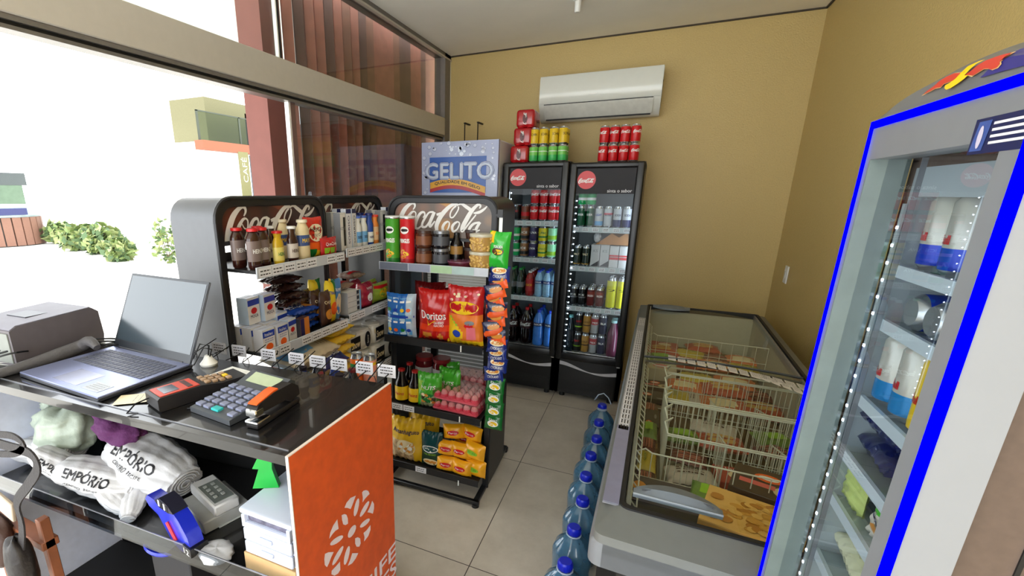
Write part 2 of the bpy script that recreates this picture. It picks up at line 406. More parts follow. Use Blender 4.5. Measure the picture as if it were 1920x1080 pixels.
# poster stand and bin at the far left
q = farp(0, 325, -22); q2 = farp(62, 420, -22)
t = thing('poster', 'faded green poster with a dark top band behind the outdoor bin', 'poster', (-22, 0, 0))
b = MB(); b.box(-.02, .02, q.y - 2, farp(48, 380, -22).y, -.02, q.z + .02, mat('poster_green', (92, 112, 92), .7, nz=.1, sc=5)); b.build('sheet', t)
b = MB(); b.box(.02, .03, q.y - 2, farp(40, 330, -22).y + .1, q.z - .42, q.z + .03, mat('poster_band', (74, 80, 80), .7)); b.build('band', t)
t = thing('litter_bin', 'round outdoor litter bin clad in wooden slats under a white rim', 'bin', (onz(10, 458, 0).x, onz(10, 458, 0).y, -.02))
LB = t.location.copy()
R_ = 1.02; hh = (onx(10, 405, LB.x).z)
b = MB()
for k in range(26):
    a = 2 * math.pi * k / 26
    b.box(-.11, .11, -.03, .03, .03, hh, mat('bin_slat', (128, 92, 76), .7), X=T(R_ * math.cos(a), R_ * math.sin(a), 0, rz=a + math.pi / 2))
b.build('slats', t)
b = MB(); b.lathe([(R_ - .04, 0), (R_ - .04, hh)], mat('bin_liner', (90, 90, 88), .6)); b.build('liner', t)
b = MB(); b.lathe([(R_ + .02, hh), (R_ + .06, hh + .06), (R_ + .02, hh + .34), (R_ - .2, hh + .38), (R_ - .3, hh + .3), (R_ - .35, hh + .0)], mat('bin_rim', (150, 165, 168), .4), cap=False); b.build('rim', t)
b = MB(); b.box(R_ - .1, R_ + .09, -.5, .3, hh + .08, hh + .28, mat('bin_label', (46, 50, 96), .5)); b.build('label', t)
# shrubs
def shrub(loc, r, n, label, kind, sc=1., h=1.):
    t = thing(kind, label, 'plant', loc)
    lf = MB(); rg = random.Random(int(abs(loc[0] * 100 + loc[1] * 10)))
    G = [mat('leaf_lime', (112, 130, 70), .6), mat('leaf_green', (74, 98, 58), .6), mat('leaf_pale', (140, 150, 96), .6)]
    for i in range(n):
        d = Vector((rg.gauss(0, 1), rg.gauss(0, 1), rg.gauss(0, 1))).normalized() * r * rg.uniform(.45, 1)
        c = Vector((d.x, d.y, r * h * .9 + d.z * h))
        if c.z < 0.02: c.z = rg.uniform(.02, .1)
        a = Vector((rg.gauss(0, 1), rg.gauss(0, 1), rg.gauss(0, 1))).normalized(); bb = a.orthogonal().normalized(); s_ = .05 * sc * rg.uniform(.7, 1.3)
        lf.add([c - a * s_, c + bb * s_ * .5, c + a * s_, c - bb * s_ * .5], [(0, 1, 2, 3)], rg.choice(G))
    lf.build('foliage', t)
    st = MB()
    for i in range(5):
        a = i * 1.26; st.tube([(0, 0, 0), (.3 * r * math.cos(a), .3 * r * math.sin(a), r * h * .8), (.6 * r * math.cos(a), .6 * r * math.sin(a), r * h * 1.4)], .008, mat('stem', (90, 74, 56), .8), 4)
    st.build('stem', t); return t
for (px, py, r, n, lb) in ((116, 455, .5, 420, 'round lime-green shrub just right of the outdoor bin'), (150, 468, .5, 520, 'widest lime-green shrub in the outdoor bed'), (190, 474, .55, 560, 'tallest lime-green shrub in the outdoor bed'), (228, 488, .36, 300, 'small low shrub at the right end of the outdoor bed')):
    p = onz(px, py, 0); shrub((p.x, p.y, -.02), r, n, lb, 'shrub', 2.4, .8)
p = onz(320, 492, 0); shrub((p.x, p.y, -.02), .4, 220, 'sparse green shrub outside, left of the first rack', 'shrub', 1.6, 1.4)
p = farp(500, 352, -12.9); shrub((-12.9, p.y, -.02), .62, 320, 'loose green treetop outside below the orange beam', 'tree', 2.2, 1.6)
# turquoise pot
p = onz(524, 556, -.02); PR = 17 * p.length / 852
t = thing('plant_pot', 'turquoise tapered plant pot outside, seen through the first rack', 'pot', (p.x, p.y, -.02))
b = MB(); ht = onx(520, 500, p.x).z
b.lathe([(PR * .65, 0), (PR * .95, ht), (PR * 1.02, ht), (PR * 1.02, ht + .04), (PR * .9, ht + .04), (PR * .85, ht)], mat('turquoise_glaze', (62, 168, 150), .35), 24); b.build('pot', t)
b = MB()
for i in range(22):
    a = i * 2.4; l = .25 + .02 * (i % 5)
    pts = [Vector((0, 0, ht)), Vector((math.cos(a) * l * .5, math.sin(a) * l * .5, ht + .28)), Vector((math.cos(a) * l * 1.2, math.sin(a) * l * 1.2, ht + .22))]
    for j in range(2):
        d = Vector((-math.sin(a), math.cos(a), 0)) * .012
        b.add([pts[j] - d, pts[j] + d, pts[j + 1] + d * .4, pts[j + 1] - d * .4], [(0, 1, 2, 3)], mat('leaf_green', (74, 98, 58), .6))
b.build('foliage', t)
# =============== small fixtures ===============
t = thing('wall_switch', 'white wall switch plate on the right-hand wall', 'switch', (XR, 3.76, 1.076))
b = MB(); b.box(-.008, 0, -.036, .036, -.058, .058, WHT, .002); b.build('plate', t)
b = MB(); b.box(-.012, -.008, -.012, .012, -.022, .022, mat('switch_button', (205, 205, 200), .4)); b.build('button', t)
t = thing('ceiling_sensor', 'small white cylindrical fitting hanging from the ceiling', 'sensor', (-.55, 3.31, ZC))
b = MB(); b.lathe([(.03, 0), (.03, -.006), (.02, -.01)], WHT, 16); b.build('collar', t)
b = MB(); b.lathe([(.019, -.01), (.019, -.062), (.015, -.07)], WHT, 16); b.build('body', t)
for x, l in ((-1.544, 'left'), (-1.424, 'right')):
    b = MB(); b.tube([(x, 3.98, 2.19), (x, 3.98, 1.6), (x, 3.98, .9)], .005, BLK, 6)
    b.box(x - .008, x + .008, 3.975, 4.1, 2.185, 2.195, BLK)
    tag(b.build('cable'), 'thin black upright cable against the tan wall, the %s of two' % l, 'cable')
# air conditioner
t = thing('air_conditioner', 'white split air conditioner mounted high on the tan back wall', 'air conditioner', (-.455, YB, 2.155))
ACW = mat('ac_white', (226, 228, 220), .22, nz=.01, coat=.4)
hw = .435
prof = [(0, 0.02), (0, .315), (-.10, .325), (-.185, .315), (-.20, .3), (-.205, .12), (-.19, .10), (-.12, .01), (-.06, 0)]
b = MB(); b.prism([(y, z) for y, z in prof], -hw, hw, ACW, 'x'); b.build('body', t, ang=50)
b = MB(); b.prism([(-.2, .318), (-.206, .312), (-.216, .2), (-.212, .122), (-.205, .118), (-.2, .2)], -hw + .003, hw - .003, ACW, 'x'); b.build('front_panel', t, ang=60)
b = MB(); b.prism([(-.207, .112), (-.193, .108), (-.128, .022), (-.142, .018), (-.2, .09)], -hw + .04, hw - .05, mat('ac_louver', (206, 206, 198), .3), 'x'); b.build('louver', t)
b = MB(); b.box(-hw + .04, hw - .05, -.2082, -.2, .1125, .1175, BLK); b.box(-hw + .05, hw - .06, -.139, -.128, .008, .018, BLK, X=T()); b.build('slot', t)
b = MB(); b.box(-.06, .0, -.2175, -.212, .165, .172, mat('ac_badge', (245, 245, 240), .1)); b.build('badge', t)
b = MB()
for i in range(6): b.box(hw, hw + .003, -.15, -.05, .06 + i * .035, .075 + i * .035, mat('ac_grille', (150, 140, 100), .5))
b.build('side_grille', t)
# =============== product makers ===============
SIL = mat('can_silver', (200, 203, 206), .25, .9, nz=0)
DRK = mat('deep_shadow_black', (10, 10, 11), .5, nz=0)
K = lambda n, c, r=.35, **k: mat(n, c, r, nz=k.pop('nz', .03), **k)
RED = K('print_red', (200, 22, 30)); WHTP = K('print_white', (238, 238, 234)); YEL = K('print_yellow', (240, 196, 26)); GRN = K('print_green', (20, 120, 50))
BLU = K('print_blue', (24, 60, 168)); NAV = K('print_navy', (20, 28, 84)); ORG = K('print_orange', (236, 96, 22)); BRN = K('print_brown', (70, 38, 24))
BLKP = K('print_black', (18, 17, 18)); GRY = K('print_grey', (128, 130, 134)); LIM = K('print_lime', (140, 190, 40)); GLD = K('print_gold', (196, 150, 60))
PNK = K('print_pink', (226, 110, 124)); PUR = K('print_purple', (70, 40, 96)); MAR = K('print_maroon', (92, 20, 30)); TEA = K('print_teal', (10, 72, 76)); CRM = K('print_cream', (232, 214, 172)); SKY = K('print_skyblue', (110, 170, 220))
AMB = K('amber_crisp', (214, 140, 50))
def can(name, col, band=None, txt=None, tcol=None, r=.0325, h=.122, lo=None, mark=False, art=None, n=20):
    """col body; band=(z0f,z1f,mat); art=(fn) extra"""
    def mk():
        b = MB(); pr = [(r * .72, 0, SIL), (r * .82, .003, SIL), (r * .98, .012, lo or col)]
        if lo: pr += [(r, h * .42, col)]
        if band: pr += [(r, h * band[0], band[2]), (r, h * band[1], col)]
        pr += [(r, h * .88, col), (r * .97, h * .90, SIL), (r * .80, h * .975, SIL), (r * .82, h, SIL), (r * .76, h, SIL), (r * .74, h - .004, SIL)]
        b.lathe(pr, col, n)
        b.box(-.006, .006, -.014, .004, h - .004, h - .0025, SIL)
        if mark:
            script(b, tcol or WHTP, lambda x, y, e=0: ((r + .0006) * math.sin(x / r), -(r + .0006) * math.cos(x / r), h * .62 + y), r * 2.1, k=2, wmul=1.15)
        if txt:
            b.text(txt, r * 1.5, tcol or WHTP, FC(r, h * .6), height=r * .5, bold=.0004)
        if art: art(b)
        return b.build(name)
    return mk
def bottle(name, r, h, liquid, cap, label=None, txt=None, tcol=None, neck=.35, lz=(.35, .6), capr=.014, ribs=0, script_mark=False, shoulder=.62, flat=1.):
    def mk():
        root = bare(name)
        b = MB(); b.X = Matrix.Diagonal((1, flat, 1, 1)); pr = [(r * .8, 0), (r * .97, .008), (r, .02)]
        if ribs:
            z0, z1 = h * .06, h * lz[0]
            for i in range(ribs * 2): pr.append((r * (1 if i % 2 else .955), z0 + (z1 - z0) * (i + 1) / (ribs * 2)))
        pr += [(r, h * shoulder), (r * .93, h * (shoulder + .06)), (r * .62, h * (shoulder + .18)), (capr * 1.05, h * .91), (capr * .95, h * .93)]
        b.lathe(pr, liquid, 20); b.build('bottle_body', root)
        b = MB(); b.lathe([(capr, h * .925), (capr * 1.08, h * .93), (capr * 1.08, h * .99), (capr * .9, h)], cap, 14); b.build('cap', root)
        if label is not None:
            b = MB(); b.X = Matrix.Diagonal((1, flat, 1, 1)); b.lathe([(r + .0006, h * lz[0]), (r + .0008, h * lz[1])], label, 20, cap=False)
            zc = h * (lz[0] + lz[1]) / 2
            if script_mark: script(b, tcol, lambda x, y, e=0: ((r + .0014) * math.sin(x / r), -(r + .0014) * math.cos(x / r), zc + y), r * 2.0, k=2, wmul=1.1)
            if txt: b.text(txt, r * 1.5, tcol, FC(r + .0009, zc), height=min(h * (lz[1] - lz[0]) * .4, r * .5), bold=.0004)
            b.build('label', root)
        return root
    return mk
def carton(name, w, d, h, mats, art=None, bev=.0015):
    """mats: (front, side, top)"""
    def mk():
        b = MB(); f, s, t = mats
        vs = [(-w/2, -d/2, 0), (w/2, -d/2, 0), (w/2, d/2, 0), (-w/2, d/2, 0), (-w/2, -d/2, h), (w/2, -d/2, h), (w/2, d/2, h), (-w/2, d/2, h)]
        b.add(vs, [(0, 3, 2, 1), (4, 5, 6, 7), (0, 1, 5, 4), (1, 2, 6, 5), (2, 3, 7, 6), (3, 0, 4, 7)], [t, t, f, s, f, s])
        # seam and flap lines so that the box reads as folded board
        b.box(-w/2, w/2, -.0006, .0006, h, h + .0004, GRY); b.box(-w/2 - .0004, w/2 + .0004, -d/2 - .0004, d/2 + .0004, h * .965, h * .97, s)
        if art: art(b, FY(0, -d / 2, 0, .0008))
        return b.build(name)
    return mk
def pouch(name, w, h, t, front, art=None, back=None, fn=None, stand=.5, wr=.004, seed=1, nu=18, nv=24, crimp=.05, text=()):
    """pillow pack standing up, front to -Y.  fn(u,v)->mat for printed areas; u,v in 0..1; text=(s,width,mat,u,v,height,shear)"""
    def mk():
        rg = random.Random(seed); ph = [rg.uniform(0, 6.28) for _ in range(8)]
        def th(u, v):
            a = max(0, 1 - abs(2 * u - 1) ** 2.6); c = max(0, 1 - abs(2 * v - 1) ** 3.2)
            e = (a * c) ** .55
            wv = wr * (math.sin(9 * u + ph[0] + 5 * v) * .5 + math.sin(23 * v + ph[1] + 4 * u) * .35 + math.sin(31 * u - 17 * v + ph[2]) * .25)
            ed = wr * 1.3 * (abs(2 * v - 1) ** 4) * math.sin(40 * u + ph[3])
            return t / 2 * e + wv * min(1, e * 2 + .1), ed
        def pt(u, v, sgn, off=0):
            a, ed = th(u, v)
            x = (u - .5) * w * (1 - .05 * math.sin(math.pi * v)) ; z = v * h * (1 - .03 * (1 - abs(2 * u - 1)))
            return (x, -sgn * (a + off) + ed, z)
        b = MB()
        for sgn in (1, -1):
            vs = [pt(i / nu, j / nv, sgn) for j in range(nv + 1) for i in range(nu + 1)]; fs = []; ms = []
            for j in range(nv):
                for i in range(nu):
                    a = j * (nu + 1) + i; q = (a, a + 1, a + nu + 2, a + nu + 1); fs.append(q if sgn == 1 else q[::-1])
                    u, v = (i + .5) / nu, (j + .5) / nv
                    mm = (fn(u, v) if fn and (sgn == 1) else None) or (front if sgn == 1 else (back or front)); ms.append(mm)
            b.add(vs, fs, ms)
        F = lambda u0, v0: (lambda x, y, e=0: pt(min(.98, max(.02, u0 + x / w)), min(.98, max(.02, v0 + y / h)), 1, .0022 + e))
        for (s_, wd, m_, u0, v0, hh_, sh) in text:
            b.text(s_, wd, m_, F(u0, v0), height=hh_, shear=sh, bold=wd * .004)
        if art: art(b, F)
        return b.build(name, ang=60)
    return mk
def ell(b, m, F, rx, ry, n=22, y0=0, x0=0, e=0):
    vs = [F(x0, y0, e)] + [F(x0 + rx * math.cos(2 * math.pi * i / n), y0 + ry * math.sin(2 * math.pi * i / n), e) for i in range(n)]
    b.add(vs, [(0, i + 1, (i + 1) % n + 1) for i in range(n)], m)
def rect(b, m, F, x0, x1, y0, y1, nx=1, e=0, ny=1):
    vs = [F(x0 + (x1 - x0) * i / nx, y0 + (y1 - y0) * j / ny, e) for j in range(ny + 1) for i in range(nx + 1)]
    b.add(vs, [(j * (nx + 1) + i, j * (nx + 1) + i + 1, (j + 1) * (nx + 1) + i + 1, (j + 1) * (nx + 1) + i) for j in range(ny) for i in range(nx)], m)
def dashes(b, m, F, w, rows, dy, hgt=.0015, n=7, y0=0, seed=0):
    """illegible small print: rows of short strokes"""
    rg = random.Random(seed)
    for r_ in range(rows):
        x = -w / 2
        while x < w / 2 - .001:
            l = rg.uniform(.4, 1.2) * w / n; rect(b, m, F, x, min(w / 2, x + l * .75), y0 - r_ * dy, y0 - r_ * dy + hgt, 2, .0003); x += l
def jar(name, r, h, body, lid, label=None, txt=None, tcol=None, lidh=.014):
    def mk():
        root = bare(name)
        b = MB(); b.lathe([(r * .85, 0), (r * .98, .006), (r, .012), (r, h * .8), (r * .9, h * .86), (r * .9, h - lidh)], body, 20); b.build('jar_body', root)
        b = MB(); b.lathe([(r * .93, h - lidh), (r * .95, h - lidh), (r * .95, h - .002), (r * .9, h)], lid, 20); b.build('lid', root)
        if label:
            b = MB(); b.lathe([(r + .0007, h * .18), (r + .0007, h * .68)], label, 20, cap=False)
            if txt: b.text(txt, r * 1.5, tcol, FC(r + .001, h * .45), height=r * .45, bold=.0004)
            b.build('label', root)
        return root
    return mk
# =============== checkout counter ===============
CZ = 1.12
CT = thing('checkout_counter', 'black shop counter with a glossy top and an orange printed end panel', 'counter', (0, 0, 0))
CBK = mat('counter_black', (24, 23, 24), .22, nz=.1, sc=60, coat=.5); CIN = mat('counter_inner_black', (20, 20, 21), .6)
outline = [(-.570, .572), (-.570, .948), (-1.72, .83), (-1.72, .50)]
def inset(pts, d):
    cx = sum(p[0] for p in pts) / len(pts); cy = sum(p[1] for p in pts) / len(pts)
    return [(p[0] + (d if p[0] < cx else -d), p[1] + (d if p[1] < cy else -d)) for p in pts]
b = MB(); b.prism(outline, CZ - .022, CZ, CBK, 'z'); b.build('worktop', CT)
b = MB()
gl = [(-.585, .592), (-.585, .575), (-1.71, .515), (-1.71, .527)]
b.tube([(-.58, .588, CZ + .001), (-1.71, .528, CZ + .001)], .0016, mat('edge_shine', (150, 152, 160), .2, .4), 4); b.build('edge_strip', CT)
b = MB(); b.prism([(p[0], p[1]) for p in [(-.566, .566), (-.560, .566), (-.560, .948), (-.566, .948)]], 0.0, CZ + .004, mat('orange_board', (206, 84, 28), .55, nz=.10, sc=40), 'z')
op = b.build('end_panel', CT)
b = MB(); b.prism([(-.5665, .564), (-.560, .564), (-.560, .5665), (-.5665, .5665)], 0.0, CZ + .0055, mat('panel_edge', (222, 206, 196), .5), 'z')
b.box(-.5665, -.560, .5655, .948, CZ + .004, CZ + .0058, mat('panel_edge', (222, 206, 196), .5)); b.build('panel_edging', op)
# petals emblem and lettering on the end panel
EM = mat('panel_print_white', (224, 212, 222), .5); b = MB()
PX = -.5592
def FX(yc, zc): return lambda x, y, e=0: (PX + e, yc + x, zc + y)
def leaf(cx, cz, l, w_, ang, taper=.0, sq=False):
    n = 14; pts = []
    for i in range(n):
        a = 2 * math.pi * i / n; x = math.cos(a); y = math.sin(a) * (1 - taper * x)
        if not sq: y *= (1 - abs(x) ** 3) ** .5 if abs(x) < 1 else 0
        x *= l / 2; y *= w_ / 2
        pts.append((x * math.cos(ang) - y * math.sin(ang) + cx, x * math.sin(ang) + y * math.cos(ang) + cz))
    b.add([(PX, u, v) for u, v in pts], [tuple(range(n))], EM)
def P2(cx, cy):   # crop pixel of the emblem (6x) to the panel plane
    p = onx(500 + cx / 6, 900 + cy / 6, -.56); return p.y, p.z
def poly(pp):
    b.add([(PX, *P2(*q)) for q in pp], [tuple(range(len(pp)))], EM)
def oval(x0, y0, x1, y1, wd):
    n = 14; L_ = math.hypot(x1 - x0, y1 - y0); ux, uy = (x1 - x0) / L_, (y1 - y0) / L_
    poly([((x0 + x1) / 2 + math.cos(a) * L_ / 2 * ux - math.sin(a) * wd / 2 * uy, (y0 + y1) / 2 + math.cos(a) * L_ / 2 * uy + math.sin(a) * wd / 2 * ux) for a in [2 * math.pi * i / n for i in range(n)]])
poly([(1000, 175), (940, 200), (895, 255), (872, 312), (905, 312), (942, 326), (965, 270), (985, 215)])
poly([(1070, 140), (1085, 120), (1115, 112), (1140, 122), (1155, 155), (1125, 185), (1095, 220), (1076, 252), (1078, 195)])
poly([(1185, 232), (1205, 270), (1205, 320), (1192, 378), (1165, 368), (1130, 362), (1160, 300)])
oval(1030, 205, 985, 408, 46); oval(1148, 236, 1048, 414, 44)
poly([(840, 395), (870, 382), (895, 390), (910, 430), (912, 490), (885, 506), (858, 498), (845, 450)])
oval(995, 505, 918, 648, 62); oval(1155, 435, 1048, 532, 48)
poly([(1165, 505), (1165, 560), (1140, 630), (1092, 692), (1098, 640), (1086, 595), (1120, 565)])
poly([(792, 440), (798, 490), (806, 548), (770, 570), (735, 610), (700, 662), (712, 590), (745, 510)])
oval(856, 626, 712, 730, 58)
poly([(992, 655), (1020, 642), (1048, 655), (1055, 710), (1040, 748), (1010, 750), (992, 715)])
poly([(652, 830), (690, 812), (752, 808), (722, 870), (700, 930), (676, 980), (650, 955), (645, 890)])
oval(858, 740, 736, 960, 46); oval(925, 740, 873, 955, 48)
poly([(960, 822), (1028, 820), (1000, 880), (960, 935), (908, 966), (935, 900)])
poly([(822, 915), (826, 1010), (800, 1050), (760, 1075), (725, 1060), (728, 1020), (775, 970)])
def etext(s, xc, yc, wpx):
    p0 = P2(xc - wpx / 2, yc + wpx * .60); p1 = P2(xc + wpx / 2, yc - wpx * .60); yw = abs(p1[0] - p0[0]); c = P2(xc, yc)
    b.text(s, yw, EM, FX(c[0], c[1]), bold=.0012)
e0 = P2(1325, 575); e1 = P2(1232, 875)
hL = .082
b.build('emblem', op); b = MB()
b.text('RECIFE', .30, EM, lambda x, y, e=0: (PX + e, .905 - .105 + x, .606 + y + 0), height=.048, bold=.0012)
b.text('ARES', .20, EM, lambda x, y, e=0: (PX + e, .905 - .055 + x, .545 + y), height=.048, bold=.0012)
b.build('lettering', op)
b = MB(); b.prism([(-.572, .574), (-.566, .574), (-.566, .945), (-.572, .945)], 0, CZ - .022, CIN, 'z'); b.build('side_board', CT)
b = MB(); b.prism([(-1.72, .505), (-1.70, .505), (-1.70, .83), (-1.72, .83)], 0, CZ - .022, mat('pale_grey_board', (196, 202, 222), .6), 'z'); b.build('side_board', CT)
b = MB(); b.prism([(-.572, .936), (-.572, .946), (-1.70, .83), (-1.70, .82)], 0, CZ - .022, CIN, 'z'); b.build('back_board', CT)
MSZ = .772
b = MB(); b.prism([(-.572, .578), (-.572, .93), (-1.70, .815), (-1.70, .515)], MSZ - .016, MSZ, CBK, 'z'); b.build('shelf', CT)
b = MB(); b.prism([(-.575, .5745), (-.575, .5785), (-1.70, .5145), (-1.70, .5105)], MSZ - .02, MSZ + .032, glassmat('shelf_lip_glass', (200, 206, 212), 1.2), 'z')
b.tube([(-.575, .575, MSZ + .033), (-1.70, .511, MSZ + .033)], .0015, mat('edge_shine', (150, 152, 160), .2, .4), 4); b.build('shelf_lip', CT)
b = MB(); b.prism([(-.572, .578), (-.572, .93), (-1.70, .815), (-1.70, .515)], .30, .316, CIN, 'z'); b.build('shelf', CT)

# ---- peg hooks with price tags along the counter's far edge
HK = mat('hook_wire', (26, 26, 28), .35, .6); TAGM = mat('tag_card', (228, 228, 236), .4)
for i, (px, py) in enumerate(((352, 676), (402, 678), (452, 690), (500, 702), (548, 706), (592, 712), (640, 722), (684, 730))):
    p = onz(px, py, CZ - .01); e = Vector((p.x, max(p.y, .83 + (p.x + 1.72) * .1026 + .002), CZ - .01))
    e.y = .83 + (e.x + 1.72) * .1026 + .001
    n = Vector((-.102, .995, 0)).normalized()
    t = thing('price_hook', 'black wire display hook with white price tag, %s along the far counter edge' % ORD[i], 'hook', e, rz=math.radians(5.8), group='price hooks behind the counter')
    b = MB(); b.tube([(-.012, .002, .008), (-.012, .11, .03)], .0016, HK, 5); b.tube([(-.012, .002, .008), (-.006, .006, .022), (.006, .006, .024), (.012, .004, .010), (.006, .002, -.002), (-.008, .002, -.004)], .0013, HK, 5)
    b.tube([(0, .002, -.012), (0, .14, -.012), (0, .15, -.004)], .0018, HK, 5); b.build('wire', t)
    b = MB(); b.box(-.034, .022, .109, .111, -.022, .016, TAGM, X=T(0, 0, .012, rx=math.radians(-40)) if 0 else None)
    dashes(b, BLKP, lambda x, y, e=0: (x - .006, .1088 - e, y), .04, 3, .009, .003, 4, y0=.006, seed=i); b.build('price_tag', t)

# ---- laptop
LX = Vector((-1.134, .556, CZ)); LW, LD = .362, .252
t = thing('laptop', 'open silver laptop with a dark screen on the counter', 'laptop', (-1.134, .558, CZ + .0005), rz=math.radians(-1.2))
LS = mat('laptop_silver', (146, 154, 192), .32, .6, nz=.01); LK = mat('laptop_key', (86, 90, 108), .5); LDK = mat('laptop_edge', (44, 46, 54), .4)
b = MB(); b.box(-LW, 0, 0, LD, 0, .010, LDK, .002); b.box(-LW + .001, -.001, .001, LD - .001, .0095, .014, LS, .001); base = b.build('base', t)
b = MB()
for r_ in range(6):
    for c_ in range(17):
        x = -LW + .03 + c_ * .0185; y = .115 + r_ * .0175
        b.box(x, x + .016, y, y + .0148, .0142, .0155, LK)
b.build('keyboard', base)
b = MB(); b.box(-.235, -.125, .018, .088, .0141, .0144, mat('touchpad', (160, 164, 190), .25, .4)); b.build('touchpad', base)
b = MB(); b.box(-.098, -.03, .016, .056, .0141, .0146, mat('spec_sticker', (190, 196, 206), .4)); dashes(b, GRY, lambda x, y, e=0: (-.064 + x, .036 + y, .0149 + e), .055, 4, .008, .0015, 6, y0=.012, seed=4); b.build('sticker', base)
sc_ = bare('lid'); sc_.parent = t; sc_.location = (0, LD - .008, .013); sc_.rotation_euler = (math.radians(-24), 0, 0)
b = MB(); b.box(-LW, 0, 0, .006, 0, .24, mat('laptop_lid', (96, 100, 110), .35, .5), .002); b.build('shell', sc_)
b = MB(); b.box(-LW + .001, -.001, -.0012, 0, .001, .239, mat('laptop_bezel', (38, 42, 48), .35)); b.build('bezel', sc_)
b = MB(); b.box(-LW + .008, -.008, -.0018, -.001, .026, .232, mat('laptop_screen', (52, 64, 72), .16, nz=0, spec=1.)); b.build('screen', sc_)
b = MB(); b.tube([(-LW + .03, LD - .006, .012), (-.03, LD - .006, .012)], .006, LDK, 8); b.build('hinge', t)
# ---- receipt printer with the cable bundle beside it
t = thing('printer', 'boxy grey receipt printer left of the laptop', 'printer', (-1.585, .60, CZ + .0005), rz=math.radians(4))
PG = mat('printer_grey', (128, 124, 128), .5, nz=.03); PL = mat('printer_pale', (126, 124, 136), .5)
b = MB(); b.prism([(0, 0), (.245, 0), (.25, .03), (.245, .108), (.225, .124), (.02, .115), (0, .105)], -.21, 0, mat('printer_side', (96, 90, 94), .5), 'x'); b.build('body', t)
b = MB(); b.prism([(.004, .1055), (.02, .1155), (.224, .1245), (.224, .1265), (.018, .1185), (.002, .1085)], -.208, -.002, PL, 'x'); b.build('top_cover', t)
b = MB(); b.box(-.15, -.06, .075, .135, .1185, .1235, mat('printer_slot', (52, 52, 62), .4)); b.build('paper_slot', t)
b = MB(); b.box(-.2, -.01, -.003, .001, .01, .098, mat('printer_front', (128, 132, 126), .5), .001); b.build('front_cover', t)
p = onz(40, 690, CZ)
t = thing('cable_bundle', 'thick grey taped cable running in front of the printer', 'cable', (0, 0, 0))
b = MB(); pts = [onz(-40, 712, CZ + .012), onz(60, 682, CZ + .014), onz(110, 665, CZ + .018), onz(150, 650, CZ + .025), onz(168, 640, CZ + .045), onz(182, 652, CZ + .03)]
b.tube([tuple(q) for q in cat([tuple(q) for q in pts], 4)], [.010 + .010 * math.sin(i / 20 * math.pi) for i in range(21)], mat('grey_tape', (92, 90, 92), .6, bump=.4, sc=60), 10); b.build('sleeve', t)
b = MB()
for k, (dx, dz) in enumerate(((0, 0), (6, .006), (-5, .003))):
    pts = [onz(-20, 668 + dx, CZ + .03 + dz), onz(30, 655 + dx, CZ + .05 + dz), onz(80, 650 + dx, CZ + .02), onz(190, 640 + dx, CZ + .025 + dz), onz(235, 642 + dx, CZ + .012)]
    b.tube([tuple(q) for q in cat([tuple(q) for q in pts], 5)], .0028, BLK, 6)
b.build('wires', t)
for i, (px, py, a, w_, d_, lb) in enumerate(((10, 678, .3, .08, .05, 'crumpled white paper slips beside the printer at the counter\'s left end'), (205, 640, -.2, .09, .05, 'white paper sheet lying behind the laptop keyboard'), )):
    p = onz(px, py, CZ + .001); b = MB(); rect(b, WHTP, lambda x, y, e=0: (x, y, .004 * math.sin(30 * x) + .004), -w_ / 2, w_ / 2, -d_ / 2, d_ / 2, 8, ny=2)
    b.box(-w_ / 2, w_ / 2, -d_ / 2, d_ / 2, 0, .0005, WHTP)
    o = b.build('paper_slip', None, p, a); tag(o, lb, 'paper')
# ---- things right of the laptop
def quadfit(pA, pB):  # heading of the line A->B
    d = pB - pA; return math.atan2(d.y, d.x)
# card terminal
pA = onz(292, 755, CZ); pB = onz(425, 712, CZ)
t = thing('card_terminal', 'red and black card payment terminal with a small screen, lying on the counter', 'card terminal', onz(330, 752, CZ + .0005), rz=math.radians(-14))
BD = mat('terminal_black', (32, 30, 32), .45)
b = MB(); b.prism([(-.05, .004), (-.045, 0), (.12, 0), (.16, .006), (.17, .016), (.165, .024), (.10, .024), (.05, .034), (-.045, .034), (-.05, .030)], -.036, .036, BD, 'x'); b.build('body', t)
b = MB(); b.box(-.031, .031, -.042, .048, .0335, .036, mat('terminal_red', (206, 66, 44), .35), .001); b.build('face', t)
b = MB(); b.box(-.022, .022, -.03, .004, .0358, .0366, mat('terminal_screen', (70, 76, 90), .12)); b.box(-.025, .025, .022, .034, .0358, .0368, mat('terminal_strip', (70, 26, 24), .3)); b.build('screen', t)
b = MB()
for r_ in range(4):
    for c_ in range(3):
        x, y = -.019 + c_ * .019, .07 + r_ * .018; zz = .024 + (.0095 * max(0, (.10 - y) / .05))
        b.box(x - .007, x + .007, y - .006, y + .006, zz, zz + .006, [K('key_tan', (170, 140, 110)), K('key_tan', (170, 140, 110)), K('key_tan', (170, 140, 110)), YEL][r_ if c_ == 1 else min(r_, 2)], .001)
b.build('keypad', t)
b = MB(); b.tube([(-.02, -.05, .02), (-.03, -.075, .012), (-.01, -.10, .004), (.01, -.085, .004)], .0018, HK, 5); b.build('cord', t)
# receipt and white sheet
b = MB(); F = lambda x, y, e=0: (x, y, .002 + .03 * max(0, y) ** 1.2 * 4 + e); rect(b, CRM, F, -.028, .028, -.05, .06, 2, ny=8); dashes(b, GRY, F, .04, 6, .012, .002, 5, y0=.05)
tag(b.build('receipt', None, onz(262, 748, CZ + .0005), math.radians(-52)), 'curled cream till receipt between laptop and card terminal', 'receipt')
b = MB(); F = lambda x, y, e=0: (x, y, .001 + e); b.box(-.11, .05, -.045, .035, 0, .0012, WHTP); tag(b.build('paper_sheet', None, onz(466, 709, CZ + .0003), math.radians(-4)), 'white paper sheet under the far end of the calculator', 'paper')
